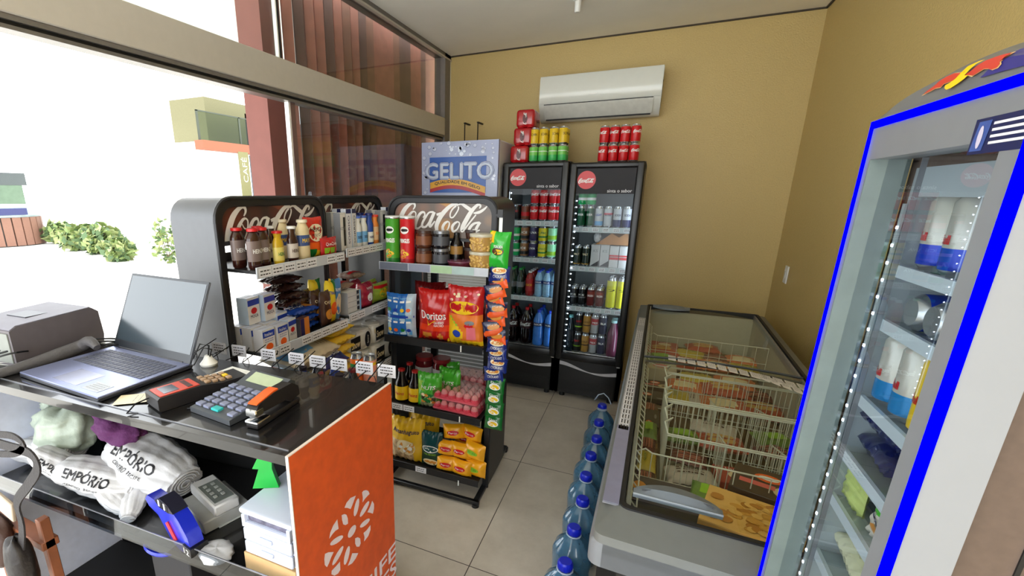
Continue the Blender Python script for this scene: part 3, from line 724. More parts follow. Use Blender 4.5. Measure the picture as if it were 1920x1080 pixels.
# calculator
c0, c1, c2, c3 = [onz(*q, CZ) for q in ((357, 772), (432, 800), (512, 730), (440, 706))]
t = thing('calculator', 'grey desktop calculator with pale display and one teal key', 'calculator', (c0 + c1) / 2 + Vector((0, 0, .001)), rz=math.atan2(c1.y - c0.y, c1.x - c0.x))
CW, CD = (c1 - c0).length * .98, (c2 - c1).length * .98
CG = mat('calc_grey', (66, 70, 76), .45); CK = mat('calc_key', (128, 134, 160), .4)
b = MB(); b.prism([(0, 0), (CD, 0), (CD, .034), (CD * .93, .042), (CD * .68, .026), (0, .012)], -CW / 2, CW / 2, CG, 'x'); b.build('body', t)
sl = .014 / (CD * .68)
b = MB(); tl = mat('calc_teal', (40, 176, 176), .4)
for r_ in range(5):
    for c_ in range(5):
        x = -CW * .40 + c_ * CW * .2; y = CD * .06 + r_ * CD * .115; z0_ = .012 + y * sl
        if r_ == 0 and c_ == 3: continue
        ww = CW * .14; 
        mm = tl if (r_ == 0 and c_ == 2) else CK
        b.box(x - ww / 2, x + ww / 2 + (CW * .04 if mm is tl else 0), y, y + CD * .082, z0_, z0_ + .006, mm, .001)
b.build('keys', t)
b = MB(); Z = lambda y: .026 + (y - CD * .68) * (.016 / (CD * .25)); 
b.add([(-CW * .36, CD * .72, Z(CD * .72) + .001), (CW * .36, CD * .72, Z(CD * .72) + .001), (CW * .36, CD * .90, Z(CD * .9) + .001), (-CW * .36, CD * .90, Z(CD * .9) + .001)], [(0, 1, 2, 3)], mat('calc_display', (172, 184, 150), .25)); b.build('display', t)
# stapler
s0, s1 = onz(480, 800, CZ), onz(553, 752, CZ)
t = thing('stapler', 'black stapler with an orange top strip and chrome nose', 'stapler', s0 + Vector((0, 0, .0005)), rz=math.atan2(s1.y - s0.y, s1.x - s0.x))
SL = min(.165, (s1 - s0).length); CHR = mat('chrome', (190, 192, 196), .15, 1., nz=0)
b = MB(); b.box(-.012, SL, -.016, .016, 0, .014, BD, .004, seg=2); b.build('base', t)
b = MB(); b.box(-.014, .03, -.0175, .0175, .010, .018, CHR, .004, seg=2); b.build('anvil', t)
b = MB(); b.prism([(-.006, .034), (-.008, .044), (.0, .052), (.05, .060), (.11, .058), (SL, .042), (SL + .002, .02), (SL - .03, .014), (SL - .045, .026), (.02, .030)], -.014, .014, BD, 'y'); b.build('arm', t)
b = MB(); b.prism([(-.004, .0525), (.0, .0555), (.05, .0635), (.065, .0635), (.065, .0595), (.05, .060)], -.012, .012, ORG, 'y'); b.build('strip', t)
b = MB(); b.box(-.012, .014, -.0145, .0145, .026, .044, CHR, .003); b.build('nose', t)
b = MB(); b.tube([(-.02, 0, 0), (.0, .05, 0), (.02, .11, 0)], .0022, HK, 6); tag(b.build('pen', None, onz(352, 772, CZ + .003), math.radians(-35)), 'thin dark pen lying left of the calculator', 'pen')
# ---- white cable loop and grommet behind the laptop
t = thing('power_adapter', 'small white plug with black cables behind the laptop\'s right corner', 'plug', onz(392, 684, CZ + .0005))
b = MB(); b.lathe([(.022, 0), (.024, .006), (.014, .018), (.008, .03)], WHT, 16); b.build('plug_body', t)
b = MB(); b.tube([(0, 0, .02), (.01, .0, .06), (0, -.02, .07), (-.02, -.03, .03), (-.04, -.04, .006)], .0022, BLK, 6); b.tube([(.004, 0, .02), (.02, 0, .05), (.012, -.02, .06), (-.01, -.04, .012), (-.04, -.05, .004)], .0022, BLK, 6); b.build('cord', t)

# =============== inside the counter ===============
def lump(b, m, rx, ry, rz_, X, seed=0, k=.16, n=26, nv=14, twist=0., folds=9):
    rg = random.Random(seed); ph = [rg.uniform(0, 6.28) for _ in range(6)]; vs = []; fs = []
    for j in range(nv + 1):
        v = math.pi * j / nv
        for i in range(n):
            a = 2 * math.pi * i / n
            d = 1 + k * (math.sin(folds * a + ph[0] + 3 * v) * .5 + math.sin(5 * a + 4 * v + ph[1]) * .5 + math.sin(13 * v + 3 * a + ph[2]) * .35) * math.sin(v)
            sx = abs(math.sin(v)) ** .6
            vs.append((rx * sx * math.cos(a) * d, ry * sx * math.sin(a) * d, rz_ * math.copysign(abs(math.cos(v)) ** .75, math.cos(v)) * (1 + .1 * math.sin(4 * a + ph[3]))))
    for j in range(nv):
        for i in range(n): fs.append((j * n + i, j * n + (i + 1) % n, (j + 1) * n + (i + 1) % n, (j + 1) * n + i))
    b.add(vs, fs, m, X)
BAGW = mat('white_plastic_film', (206, 206, 209), .42, nz=.03, bump=.4, sc=22)
BT = mat('bag_print_black', (34, 34, 40), .5)
def roll_bag(loc, L, r, rz, ry, seed, txt, lb, rx=0., tw=None, ta=-1.2):
    """bundle of folded carrier bags: a rolled sheet with open folded layers at one end"""
    loc = Vector(loc); loc.z = max(loc.z, MSZ + .74 * r + abs(math.sin(ry)) * L * .30)
    t = thing('carrier_bag_bundle', lb, 'bags', loc, rz=rz, rx=rx, ry=ry)
    rg = random.Random(seed); b = MB(); n, nv = 72, 48; vs = []; fs = []; ph = [rg.uniform(0, 6.28) for _ in range(4)]
    RR = lambda a, v: r * (.62 + .38 * math.sin(math.pi * min(1, max(0, v * 1.05))) ** .5) * (1 + .055 * math.sin(6 * a + ph[0] + 2.5 * v) + .02 * math.sin(15 * a + ph[1] + 5 * v) + .03 * math.sin(11 * v + 2 * a + ph[2]) + .018 * math.sin(29 * a + 17 * v + ph[3]) + .022 * math.sin(31 * v - 5 * a + ph[0]))
    for j in range(nv + 1):
        v = j / nv
        for i in range(n):
            a = 2 * math.pi * i / n; q = RR(a, v)
            vs.append(((v - .5) * L, q * math.cos(a) * 1.0, q * math.sin(a) * .72))
    for j in range(nv):
        for i in range(n): fs.append((j * n + i, j * n + (i + 1) % n, (j + 1) * n + (i + 1) % n, (j + 1) * n + i))
    fs += [tuple(range(n)), tuple(nv * n + i for i in range(n))]
    b.add(vs, fs, BAGW)
    for k in range(4):       # folded layers showing as a spiral lip at the right end
        q = .82 - k * .19; P = [(L / 2 + .003, math.cos(a / 10) * r * .62 * q, math.sin(a / 10) * r * .45 * q) for a in range(0, 60, 4)]
        b.tube(P, .0028, BAGW, 5)
    b.build('film', t, ang=85)
    if txt:
        b = MB(); w_ = tw or L * .6
        def F(x, y, e=0):
            a = ta - y / (r * .95); v = min(.98, max(.02, .5 + x / L)); q = RR(a, v) * 1.012 + .0006
            return ((v - .5) * L, q * math.cos(a), q * math.sin(a) * .72)
        b.text(txt, w_, BT, F, height=w_ * .24, bold=.0008)
        b.text('CENTRO  RECIFE', w_ * .75, BT, lambda x, y, e=0: F(x, y - w_ * .22, e), height=w_ * .06)
        b.build('print', t)
    return t
# axes: local x along the roll; local -y faces the viewer side after rz
zs = MSZ
def onc(px, py, y): return ony(px, py, y)
roll_bag(onc(285, 868, .70), .30, .082, math.radians(-4), math.radians(6), 3, 'EMPÓRIO', 'largest fat roll of white carrier bags, at the right of the pile', rx=.15, ta=2.1)
roll_bag(onc(262, 838, .74), .28, .055, math.radians(-8), math.radians(9), 5, 'EMPÓRIO', 'thin roll of white carrier bags on top at the back of the pile', rx=.1, ta=2.0)
roll_bag(onc(190, 895, .62), .26, .06, math.radians(10), math.radians(4), 8, 'EMPÓRIO', 'white carrier bag roll in the middle of the pile with its name facing out', ta=2.4)
roll_bag(onc(135, 925, .60), .20, .042, math.radians(14), math.radians(24), 11, 'EMPÓRIO', 'white carrier bag roll tipped diagonally at the front of the pile', ta=2.5)
roll_bag(onc(80, 900, .625), .20, .05, math.radians(20), math.radians(10), 13, '', 'crumpled blank roll of white bags at the left end of the pile')
roll_bag(onc(110, 862, .66), .22, .06, math.radians(4), math.radians(-6), 15, '', 'blank white bag roll at the upper left of the pile')
roll_bag(onc(215, 950, .60), .17, .034, math.radians(-6), math.radians(16), 17, '', 'flat white bag bundle lying low at the shelf edge')
roll_bag(onc(262, 985, .612), .11, .03, math.radians(-50), math.radians(14), 19, '', 'small white bag twist drooping over the shelf lip')
# translucent bag of goods, purple cloth, red and green bits
t = thing('plastic_bag', 'translucent pale green plastic bag stuffed with goods under the counter top', 'bag', onc(125, 800, .68))
b = MB(); lump(b, mat('pale_green_film', (172, 184, 170), .3, nz=.08, bump=.5, sc=25), .095, .07, .072, T(rz=.2), 21, .14, 40, 24); b.build('film', t, ang=85)
b = MB(); lump(b, mat('pale_green_film', (172, 184, 170), .3, nz=.08, bump=.5, sc=25), .03, .03, .03, T(-.05, 0, .06), 22, .2); b.build('knot', t, ang=85)
t = thing('cloth', 'crumpled dark purple cloth tucked above the white bags', 'cloth', onc(222, 800, .70))
b = MB(); lump(b, mat('purple_cloth', (92, 40, 92), .85, bump=.5, sc=60), .085, .05, .036, T(ry=.25), 33, .16, 40, 20); b.build('fabric', t, ang=85)
t = thing('spray_bottle', 'green bottle with a red cap at the back left under the counter', 'bottle', onc(78, 838, .70) - Vector((0, 0, .06)))
b = MB(); b.lathe([(.03, 0), (.034, .01), (.034, .05), (.02, .07), (.012, .078)], K('deep_green', (16, 110, 76)), 16); b.build('bottle_body', t)
b = MB(); b.lathe([(.014, .078), (.015, .08), (.012, .105), (.006, .112)], K('cap_red', (196, 34, 44)), 14); b.build('cap', t)
t = thing('plastic_bag', 'smoky clear plastic bag with green leaves at the far left under the counter', 'bag', onc(30, 800, .66))
b = MB(); lump(b, mat('smoky_film', (150, 150, 150), .3, nz=.1, bump=.5, sc=25), .1, .07, .085, T(rz=.1), 27, .14, 40, 24); b.build('film', t, ang=85)
b = MB(); lump(b, mat('leafy_green', (90, 120, 60), .6, nz=.3, sc=40), .03, .02, .03, T(.06, -.06, -.005), 28, .3); b.build('greens', t, ang=85)
# price labeller
p = onc(345, 1010, .60)
t = thing('price_labeller', 'bright blue hand-held price labelling gun on the counter shelf', 'label gun', (onc(338, 1035, .585).x, .587, MSZ + .001), rz=math.radians(-10))
t.scale = (1.12, 1.1, 1.05)
LB_ = mat('labeller_blue', (28, 44, 190), .3, nz=.02, coat=.4)
b = MB(); pr = [(-.10, .075), (-.085, .092), (-.05, .094), (-.02, .112), (.012, .108), (.05, .085), (.078, .055), (.088, .02), (.072, .004), (.03, .0), (-.0, .008), (-.02, .03), (-.045, .056), (-.085, .062)]
b.prism(pr, -.015, .015, LB_, 'y'); b.build('body', t)
b = MB(); b.prism([(-.047, .096), (-.022, .1135), (.012, .1095), (.034, .096), (.01, .088), (-.03, .086)], -.0165, .0165, mat('clear_cover', (40, 40, 54), .12), 'y'); b.build('cover', t)
b = MB()
for k in range(4): b.box(-.030 + k * .012, -.024 + k * .012, -.0172, .0172, .090, .106, [WHTP, BLKP][k % 2])
b.build('number_wheels', t)
b = MB(); b.tube([(.0, -.017, .06), (.03, -.017, .025)], .004, mat('labeller_red', (200, 30, 50), .4), 8); b.build('dial', t)
b = MB(); b.box(.062, .092, -.0195, .0195, .012, .034, BLKP, X=T(0, 0, 0)); b.text('12', .02, WHTP, FY(.076, -.0198, .022), height=.014); b.build('roller', t)
# crumpled tissue, loose papers, flat box, drawers, cardboard box, toy
t = thing('label_roll', 'crumpled white label roll beside the blue price gun', 'labels', (onc(405, 1040, .585).x, .588, MSZ + .0135))
b = MB(); lump(b, BAGW, .042, .034, .0125, T(), 41, .12, 20, 10); b.build('roll', t, ang=85)
t = thing('terminal', 'pale grey box-shaped handset lying behind the loose papers on the shelf', 'terminal', onc(400, 925, .70) - Vector((0, 0, .02)), rz=math.radians(-16))
b = MB(); b.box(-.075, .075, -.03, .035, 0, .03, mat('handset_grey', (206, 206, 206), .4), .004); b.build('body', t)
b = MB(); b.box(-.04, .06, -.022, .028, .0302, .0318, mat('handset_top', (110, 116, 112), .3)); 
for k in range(8): b.box(-.03 + (k % 4) * .02, -.018 + (k % 4) * .02, -.014 + (k // 4) * .02, -.004 + (k // 4) * .02, .0316, .0335, mat('handset_key', (166, 170, 166), .4), .001)
b.build('keypad', t)
zz = t.location.z
b = MB(); b.box(-.09, .09, -.04, .05, 0, .003, mat('clear_sleeve', (206, 210, 206), .2)); b.box(-.07, .06, -.035, .04, .003, .006, K('kraft_paper', (184, 158, 136))); b.box(-.01, .08, -.03, .03, .006, .008, K('kraft_paper_dull', (150, 132, 118)))
tag(b.build('paper_stack', None, onc(415, 978, .72) * 1.0, math.radians(-16)), 'loose papers in a clear sleeve behind the blue price gun', 'papers').location.z = MSZ + .001
b = MB(); b.box(-.07, .07, -.06, .06, 0, max(.01, zz - MSZ - .002), mat('grey_tray', (176, 178, 176), .5), .003); tag(b.build('storage_tray', None, (t.location.x, t.location.y, MSZ + .0005), math.radians(-16)), 'low grey tray under the pale handset on the shelf', 'tray')
DW = mat('drawer_white', (214, 222, 240), .35, nz=.01, coat=.2)
zc = .822
b = MB(); b.box(-.075, .072, -.0, .27, 0, zc - MSZ - .001, mat('cardboard', (196, 160, 112), .8, nz=.05), .001); b.box(-.076, .073, -.001, .0, .0, .003, K('tape_brown', (160, 120, 76)))
tag(b.build('cardboard_box', None, (-.668, .590, MSZ + .0005), math.radians(1)), 'shallow brown cardboard box under the white mini drawers', 'box')
t = thing('mini_drawer_unit', 'small white plastic tower of three drawers at the right end of the shelf', 'drawers', (-.668, .592, zc), rz=math.radians(1))
b = MB(); b.box(-.068, .068, .006, .262, 0, .108, DW, .003); b.box(-.074, .074, -.004, .268, .104, .118, DW, .006, seg=2); b.build('case', t)
for k in range(3):
    z0_ = .004 + k * .034
    if k < 2:
        b = MB(); b.box(-.067, .067, -.004, .006, z0_, z0_ + .031, DW, .003); d_ = b.build('drawer', t)
        b = MB(); b.box(-.018, .018, -.008, -.003, z0_ + .013, z0_ + .024, mat('drawer_pull', (176, 186, 214), .3), .002); b.build('handle', d_)
    else:
        b = MB(); b.box(-.067, .067, -.004, .006, z0_, z0_ + .012, DW, .002); b.box(-.067, -.058, -.004, .006, z0_, z0_ + .031, DW, .001); b.box(.058, .067, -.004, .006, z0_, z0_ + .031, DW, .001); b.box(-.055, .055, .0045, .0062, z0_ + .014, z0_ + .028, mat('drawer_contents', (92, 90, 110), .6, nz=.4, sc=90)); b.build('drawer', t)
b = MB(); pr = [(-.03, 0), (-.012, .05), (-.026, .052), (-.006, .09), (-.012, .094), (.006, .125), (.022, .1), (.018, .05), (.03, 0)]
b.prism(pr, -.008, .008, mat('toy_green', (20, 170, 60), .35), 'y', X=T(rz=.5)); tag(b.build('toy_tree', None, (onc(498, 890, .67).x, .67, zc + .119)), 'bright green plastic cut-out toy standing on the white drawers', 'toy')
b = MB(); b.tube([(math.cos(a) * .05, math.sin(a) * .03, .01) for a in [i * .3 for i in range(21)]], .006, LB_, 6, closed=True); tag(b.build('tape_ring', None, onc(315, 1076, .60) * 1.0), 'blue plastic ring handle on the lower shelf', 'ring').location.z = .70
b = MB(); b.box(-.08, .08, -.05, .05, 0, .7 - .326, mat('dark_crate', (28, 28, 34), .6), .004); tag(b.build('storage_crate', None, (onc(315, 1076, .60).x, .66, .317)), 'dark crate on the bottom shelf beneath the blue ring', 'crate')
# ---- bag and strap at the lower left, nearer than the counter
t = thing('shoulder_bag', 'brown and beige shoulder bag with a wide black strap at the lower left', 'bag', (0, 0, 0))
Yb_ = .43
def bp(px, py, y=Yb_): return tuple(ony(px, py, y))
STR = mat('strap_black', (44, 40, 42), .7, bump=.3, sc=200)
def strap(pts, w_, name='strap'):
    b = MB(); P = [Vector(q) for q in cat([tuple(q) for q in pts], 5)]; vs = []; fs = []
    for i, p_ in enumerate(P):
        d = (P[min(i + 1, len(P) - 1)] - P[max(i - 1, 0)]).normalized(); s = d.cross(Vector((0, 1, 0))).normalized() * w_ / 2
        vs += [tuple(p_ - s), tuple(p_ + s), tuple(p_ + s + Vector((0, .004, 0))), tuple(p_ - s + Vector((0, .004, 0)))]
    for i in range(len(P) - 1):
        for k in range(4): fs.append((4 * i + k, 4 * i + (k + 1) % 4, 4 * i + 4 + (k + 1) % 4, 4 * i + 4 + k))
    b.add(vs, fs, STR); b.build(name, t)
strap([bp(-40, 822), bp(15, 838), bp(55, 852), bp(68, 880), bp(50, 912), bp(30, 945), bp(40, 1000), bp(30, 1110)], .024)
strap([bp(-40, 850), bp(0, 852), bp(30, 850), bp(42, 835), bp(20, 818), bp(-20, 815)], .016)
b = MB(); lump(b, mat('brown_leather', (70, 46, 38), .5, bump=.3, sc=50), .07, .035, .075, T(*(Vector(bp(-5, 1010, .45)))), 51, .06); b.build('body', t, ang=85)
b = MB(); lump(b, mat('dark_leather', (40, 36, 36), .5, bump=.3, sc=50), .036, .03, .085, T(*(Vector(bp(42, 1060, .43)))), 55, .06); b.build('pocket', t, ang=85)
b = MB(); b.box(-.06, .02, -.004, .004, -.03, .03, K('beige_lining', (176, 160, 140)), .002, X=T(*bp(18, 955, .44), ry=.25)); b.build('flap', t)
p = Vector(bp(70, 1010, .47))
b = MB(); b.box(-.012, .012, -.012, .012, 0, p.z + .05, mat('wood_leg', (140, 84, 56), .5, nz=.15, sc=20), .002)
t2 = thing('stool', 'reddish wooden stool post under the shoulder bag at the lower left', 'stool', (p.x, .49, 0), ry=math.radians(-0))
o = b.build('leg', t2)
b = MB(); b.box(-.30, -.27, -.012, .012, 0, p.z - .02, mat('wood_leg', (140, 84, 56), .5, nz=.15, sc=20), .002); b.build('leg', t2)
b = MB(); b.box(-.30, .012, -.02, .02, p.z - .04, p.z - .015, mat('wood_leg', (140, 84, 56), .5, nz=.15, sc=20), .002); b.build('rail', t2)
# =============== display racks ===============
RK = mat('rack_black', (26, 26, 28), .4, nz=.05, sc=60); RKG = mat('rack_grey', (94, 96, 100), .38, .2, nz=.03)
RKD = mat('rack_dark_metal', (46, 46, 48), .35, .3)
ART1 = bokeh('header_print_dark', (58, 42, 40), [(96, 46, 36), (128, 70, 50), (70, 44, 40), (110, 40, 34), (84, 56, 48), (60, 40, 38)], 9)
ART2 = bokeh('header_print_light', (104, 92, 84), [(150, 108, 92), (184, 134, 76), (120, 98, 92), (160, 92, 84), (170, 128, 84), (108, 96, 88)], 9)
SCR = mat('script_white', (218, 216, 212), .35, nz=.02)
RAIL = mat('price_rail', (196, 200, 208), .25, nz=.02); CARD = mat('price_card', (226, 226, 230), .4, nz=.02)
def arch(W, H, r, z0=0., n=6):
    """outline of a panel with two rounded top corners"""
    pts = [(-W / 2, z0), (W / 2, z0)]
    for k in range(n + 1): a = math.pi / 2 * k / n; pts.append((W / 2 - r + r * math.cos(a), H - r + r * math.sin(a)))
    for k in range(n + 1): a = math.pi / 2 * (1 + k / n); pts.append((-W / 2 + r + r * math.cos(a), H - r + r * math.sin(a)))
    return pts
def make_rack(label, loc, rz, W=.58, H=1.585, D=.26, shelves=(), art=ART1, shell=RKG, hz=1.375, grey_rail=False, sd=.12, tags=(), bar=0.):
    t = thing('display_rack', label, 'rack', loc, rz=rz)
    th = .028
    # wrap-around shell: outer arch minus inner arch
    o = arch(W, H, .075, 0.03); i_ = arch(W - 2 * th, H - th, .06, 0.03)
    b = MB(); n = len(o)
    for y, fl in ((0, 0), (D, 1)):
        vs = [(x, y, z) for x, z in o] + [(x, y, z) for x, z in i_]
        fs = [(k, (k + 1) % n, n + (k + 1) % n, n + k) for k in range(1, n)]
        b.add(vs, fs if not fl else [f[::-1] for f in fs], RK if not fl else shell)
    for P, m_ in ((o, shell), (i_, RK)):
        vs = [(x, 0, z) for x, z in P] + [(x, D, z) for x, z in P]
        b.add(vs, [(k, (k + 1) % n, n + (k + 1) % n, n + k) for k in range(1, n)], m_)
    b.build('shell', t)
    b = MB(); e = [(x, z) for x, z in o]
    b.tube([(x, 0, z) for x, z in ([o[1]] + o[2:] + [o[0]])], .007, RKD, 6); b.build('front_bead', t)
    b = MB(); ip = arch(W - 2 * th, H - th, .06, hz); b.prism(ip, .012, .022, art, 'y'); hd_ = b.build('header_panel', t)
    b = MB(); b.box(-W / 2 + th, W / 2 - th, .0, .02, hz - .012, hz, RKD); b.tube([(x, .01, z) for x, z in ip], .003, RKD, 5, closed=True); b.build('header_trim', hd_)
    b = MB(); zc = H - .108
    script(b, SCR, lambda x, y, e=0: (x, .0105 - e, zc + y), W * .84, zclip=hz - zc + .001, k=5, wmul=.9); b.build('script_lettering', hd_)
    # back uprights and cross bars
    b = MB()
    for x in (-W / 2 + .12, W / 2 - .12): b.box(x - .02, x + .02, D - .03, D - .005, .05, H - .1, RK)
    b.build('upright', t)
    for k, (z, w_) in enumerate(shelves):
        b = MB(); b.box(-w_ / 2, w_ / 2, -sd, D - .03, z - .012, z, RK, .002); b.box(-w_ / 2, w_ / 2, D - .034, D - .03, z, z + .03, RK)
        s_ = b.build('shelf', t)
        b = MB(); b.box(-w_ / 2 - .002, w_ / 2 + .002, -sd - .006, -sd, z - .028, z + .012, RAIL if grey_rail != 'k' or k == 0 else RK, .001)
        if tags == 'all' or k in tags:
            F = FY(0, -sd - .006, z - .008, .0006)
            for q in range(int(w_ / .062)):
                if (q * 7 + k * 3) % 9 == 8: continue
                x0 = -w_ / 2 + .006 + q * .062
                rect(b, CARD, F, x0, x0 + .058, -.016, .016, 1); dashes(b, BLKP, lambda x, y, e=0, x0=x0: F(x0 + .029 + x, y, e), .046, 2, .012, .004, 3, y0=.003, seed=q * 5 + k)
        b.build('price_rail', s_)
    b = MB()
    for x in (-W / 2 + .02, W / 2 - .02): b.box(x - .014, x + .014, -.15, D + .12, 0.012, .036, RK, .003)
    b.box(-W / 2, W / 2, -.155, -.13, 0.012, .036, RK, .003); b.box(-W / 2, W / 2, D + .09, D + .12, 0., .03, RK, .003)
    for x in (-W / 2 + .02, W / 2 - .02):
        for y in (-.142, D + .105): b.lathe([(.02, 0), (.02, .018)], BLK, 10, X=T(x, y, 0))
    b.build('foot', t)
    return t
FRX, FRY, FRR = -.935, 2.10, math.radians(1.2)
fr = make_rack('black drink-branded rack nearest the coolers, holding crisps, eggs and yellow packs', (FRX, FRY, 0), FRR, D=.34, shelves=((1.256, .575), (.870, .54), (.485, .54), (.125, .54)), art=ART2, shell=RK, hz=1.385, grey_rail='k', sd=.11, tags=(), bar=.0)
b = MB()
for z, xs in ((.485, (-.20, -.13)), (.125, (-.06,))):
    for x0 in xs:
        F = FY(x0, -.117, z - .008, .0012); rect(b, CARD, F, -.033, .033, -.017, .017); dashes(b, BLKP, F, .05, 2, .012, .004, 3, y0=.003, seed=3)
b.build('price_card', fr)
# grey and pale green rail pieces and a few price cards
b = MB(); F = FY(0, -.116, 1.248, .0012)
rect(b, mat('rail_slate', (104, 110, 126), .3), F, -.285, -.125, -.018, .018); rect(b, mat('rail_lilac', (140, 146, 166), .3), F, -.12, -.005, -.018, .018, 1, .0004)
rect(b, mat('rail_pale_green', (170, 200, 160), .3), F, .0, .11, -.018, .018, 1, .0004); rect(b, mat('rail_ice', (168, 190, 188), .3), F, .113, .22, -.018, .018, 1, .0004)
b.build('rail_inserts', fr)
for z in (.84, .455, .075):
    b = MB(); b.box(.16, .166, -.118, -.1165, z + .004, z + .036, WHTP); b.build('shelf_clip', fr)
LRZ = math.radians(90)
r1 = make_rack('grey-sided drink-branded rack with sauces and cookies, nearest the counter by the window', (-1.31, 1.385, 0), LRZ, D=.22, shelves=((1.345, .50), (1.045, .50), (.78, .50)), tags='all', hz=1.437)
r2 = make_rack('middle drink-branded rack by the window, holding toiletries and paper rolls', (-1.36, 1.955, 0), LRZ, D=.22, shelves=((1.345, .46), (1.035, .46), (.70, .46)), tags='all', hz=1.437, shell=mat('rack_grey_dark', (70, 72, 76), .4, .2))
def rkpt(rk, x, y, z):
    m = Matrix.Translation(rk.location) @ Matrix.Rotation(rk.rotation_euler.z, 4, 'Z'); return m @ Vector((x, y, z))

# ---------- makers for the rack goods ----------
def eye_art(b, F0, col):
    F = FC(.0375, .175, .0008)
    ell(b, WHTP, F, .021, .016, y0=.0, e=.0002); ell(b, BLKP, F, .017, .007, y0=.003, e=.0006)
    rect(b, col, F, -.012, .012, -.002, .001, 4, .001)
def canister(col, lo, txt):
    def mk():
        r, h = .0375, .235
        root = bare('crisp_canister'); b = MB()
        b.lathe([(r * .97, 0, SIL), (r, .006, lo), (r, h * .12, col), (r, h * .95, SIL), (r * 1.02, h * .96, SIL), (r * 1.02, h * .975, WHTP)], col, 24)
        F = FC(r, h * .72, .0009); F2 = FC(r, h * .5, .0009); F3 = FC(r, h * .25, .0009)
        ell(b, WHTP, F, .023, .018); ell(b, BLKP, F, .018, .007, y0=.0, e=.0004)
        b.text(txt, .052, WHTP, F2, height=.02, bold=.0008)
        for k, (x, y, a) in enumerate(((-.012, .006, .5), (.008, -.004, -.4), (-.004, -.02, .2))):
            pts = [(x + .016 * math.cos(q) * math.cos(a) - .009 * math.sin(q) * math.sin(a), y + .016 * math.cos(q) * math.sin(a) + .009 * math.sin(q) * math.cos(a)) for q in [i * .5 for i in range(12)]]
            b.add([F3(u, v, .0003 * k) for u, v in pts], [tuple(range(12))], AMB if k != 1 else YEL)
        b.build('tube', root)
        b = MB(); b.lathe([(r * 1.03, h * .975), (r * 1.03, h), (r * .98, h + .002)], mat('lid_clear', (220, 222, 220), .25), 24); b.build('lid', root)
        return root
    return mk
MAKE['canister_green'] = canister(K('canister_green', (70, 160, 40)), K('canister_green_dark', (30, 110, 36)), 'PRINGLES')
MAKE['canister_red'] = canister(K('canister_red', (206, 26, 34)), K('canister_red_dark', (160, 20, 26)), 'PRINGLES')
def tub(body, lid, r=.048, h=.075, nuts=None, two=True):
    def mk():
        root = bare('snack_tub'); b = MB(); b.lathe([(r * .86, 0), (r * .93, .004), (r, h * .8), (r, h * .86)], body, 24); 
        if nuts:
            rg = random.Random(5)
            for k in range(90):
                a = rg.uniform(0, 6.28); z = rg.uniform(.008, h * .78); q = r * (.90 + .09 * z / h)
                b.lathe([(.002, -.007), (.0062, -.003), (.0062, .003), (.002, .007)], nuts, 6, X=T(q * math.cos(a), q * math.sin(a), z, rx=rg.uniform(0, 3), ry=rg.uniform(0, 3)))
        b.build('tub_body', root)
        b = MB(); b.lathe([(r * 1.03, h * .84), (r * 1.05, h * .9), (r * 1.04, h), (r * .9, h + .002)], lid, 24); b.build('lid', root); return root
    return mk
MAKE['tub_nut'] = tub(mat('clear_tub_nut', (176, 136, 74), .25), mat('lid_clear2', (196, 190, 168), .2), .056, .08, mat('nut_tan', (206, 168, 92), .5))
MAKE['tub_dark'] = tub(mat('clear_tub_brown', (66, 38, 28), .22), mat('lid_dark', (70, 60, 58), .25), .05, .085)
MAKE['tub_maroon'] = tub(mat('clear_tub_maroon', (86, 30, 42), .2), mat('lid_maroon', (110, 60, 84), .2), .062, .03)
MAKE['jar_choc'] = jar('spread_jar', .042, .085, mat('choc_brown', (78, 40, 24), .2), mat('lid_brown', (60, 36, 26), .3), mat('jar_label_brown', (120, 70, 40), .4))
MAKE['jar_black'] = jar('spread_jar', .042, .085, mat('jar_black_glass', (22, 22, 26), .12), mat('lid_steel', (130, 132, 136), .25, .6), mat('jar_label_grey', (70, 72, 78), .4))
MAKE['bottle_blk'] = bottle('sauce_bottle', .032, .16, mat('soy_glass', (16, 12, 12), .15), K('cap_blk', (20, 20, 20)), K('lab_gold', (150, 110, 50)))
def frags(F, b, m_, pts, e=.0004): b.add([F(x, y, e) for x, y in pts], [tuple(range(len(pts)))], m_)
def art_doritos(b, F_):
    F = F_(.5, .5)
    frags(F, b, BLKP, [(-.075, .075), (.06, .005), (.05, -.005), (-.02, -.02)], .0003); frags(F, b, ORG, [(-.075, .08), (.06, .008), (.056, .003), (-.068, .068)], .0006)
    frags(F, b, YEL, [(-.03, -.015), (-.025, -.05), (.02, -.018), (.01, -.02), (-.02, -.04)], .0006)
MAKE['crisps_red'] = pouch('crisp_bag', .185, .27, .085, K('crisp_red', (190, 26, 22), .28, coat=.3), art_doritos, seed=3, wr=.006,
    fn=lambda u, v: (AMB if v < .2 and (u - .3) ** 2 * 9 + (v - .12) ** 2 * 40 < .16 or (u - .7) ** 2 * 12 + (v - .1) ** 2 * 40 < .1 else (K('crisp_red_glow', (226, 60, 22), .28) if .2 < v < .34 else None)),
    text=(('Doritos', .135, WHTP, .5, .52, .04, -.12), ('QUEIJO', .05, WHTP, .68, .38, .012, 0), ('NACHO', .05, WHTP, .68, .33, .012, 0)))
def art_fand(b, F_):
    F = F_(.5, .66); ell(b, YEL, F, .08, .034, e=.0002)
    F = F_(.5, .5); rg = random.Random(2)
    for k in range(14): ell(b, CRM if k % 2 else PNK, F, .008, .006, 10, y0=rg.uniform(.08, .13), x0=rg.uniform(-.075, .075), e=.0003)
    ell(b, BLU, F, .024, .02, 12, y0=-.09, x0=-.035, e=.0003); rect(b, PNK, F, .02, .065, -.115, -.05, 3, .0003); ell(b, GRY, F, .026, .012, 12, y0=-.028, x0=.035, e=.0005); ell(b, RED, F, .024, .012, 12, y0=-.044, x0=.03, e=.0003)
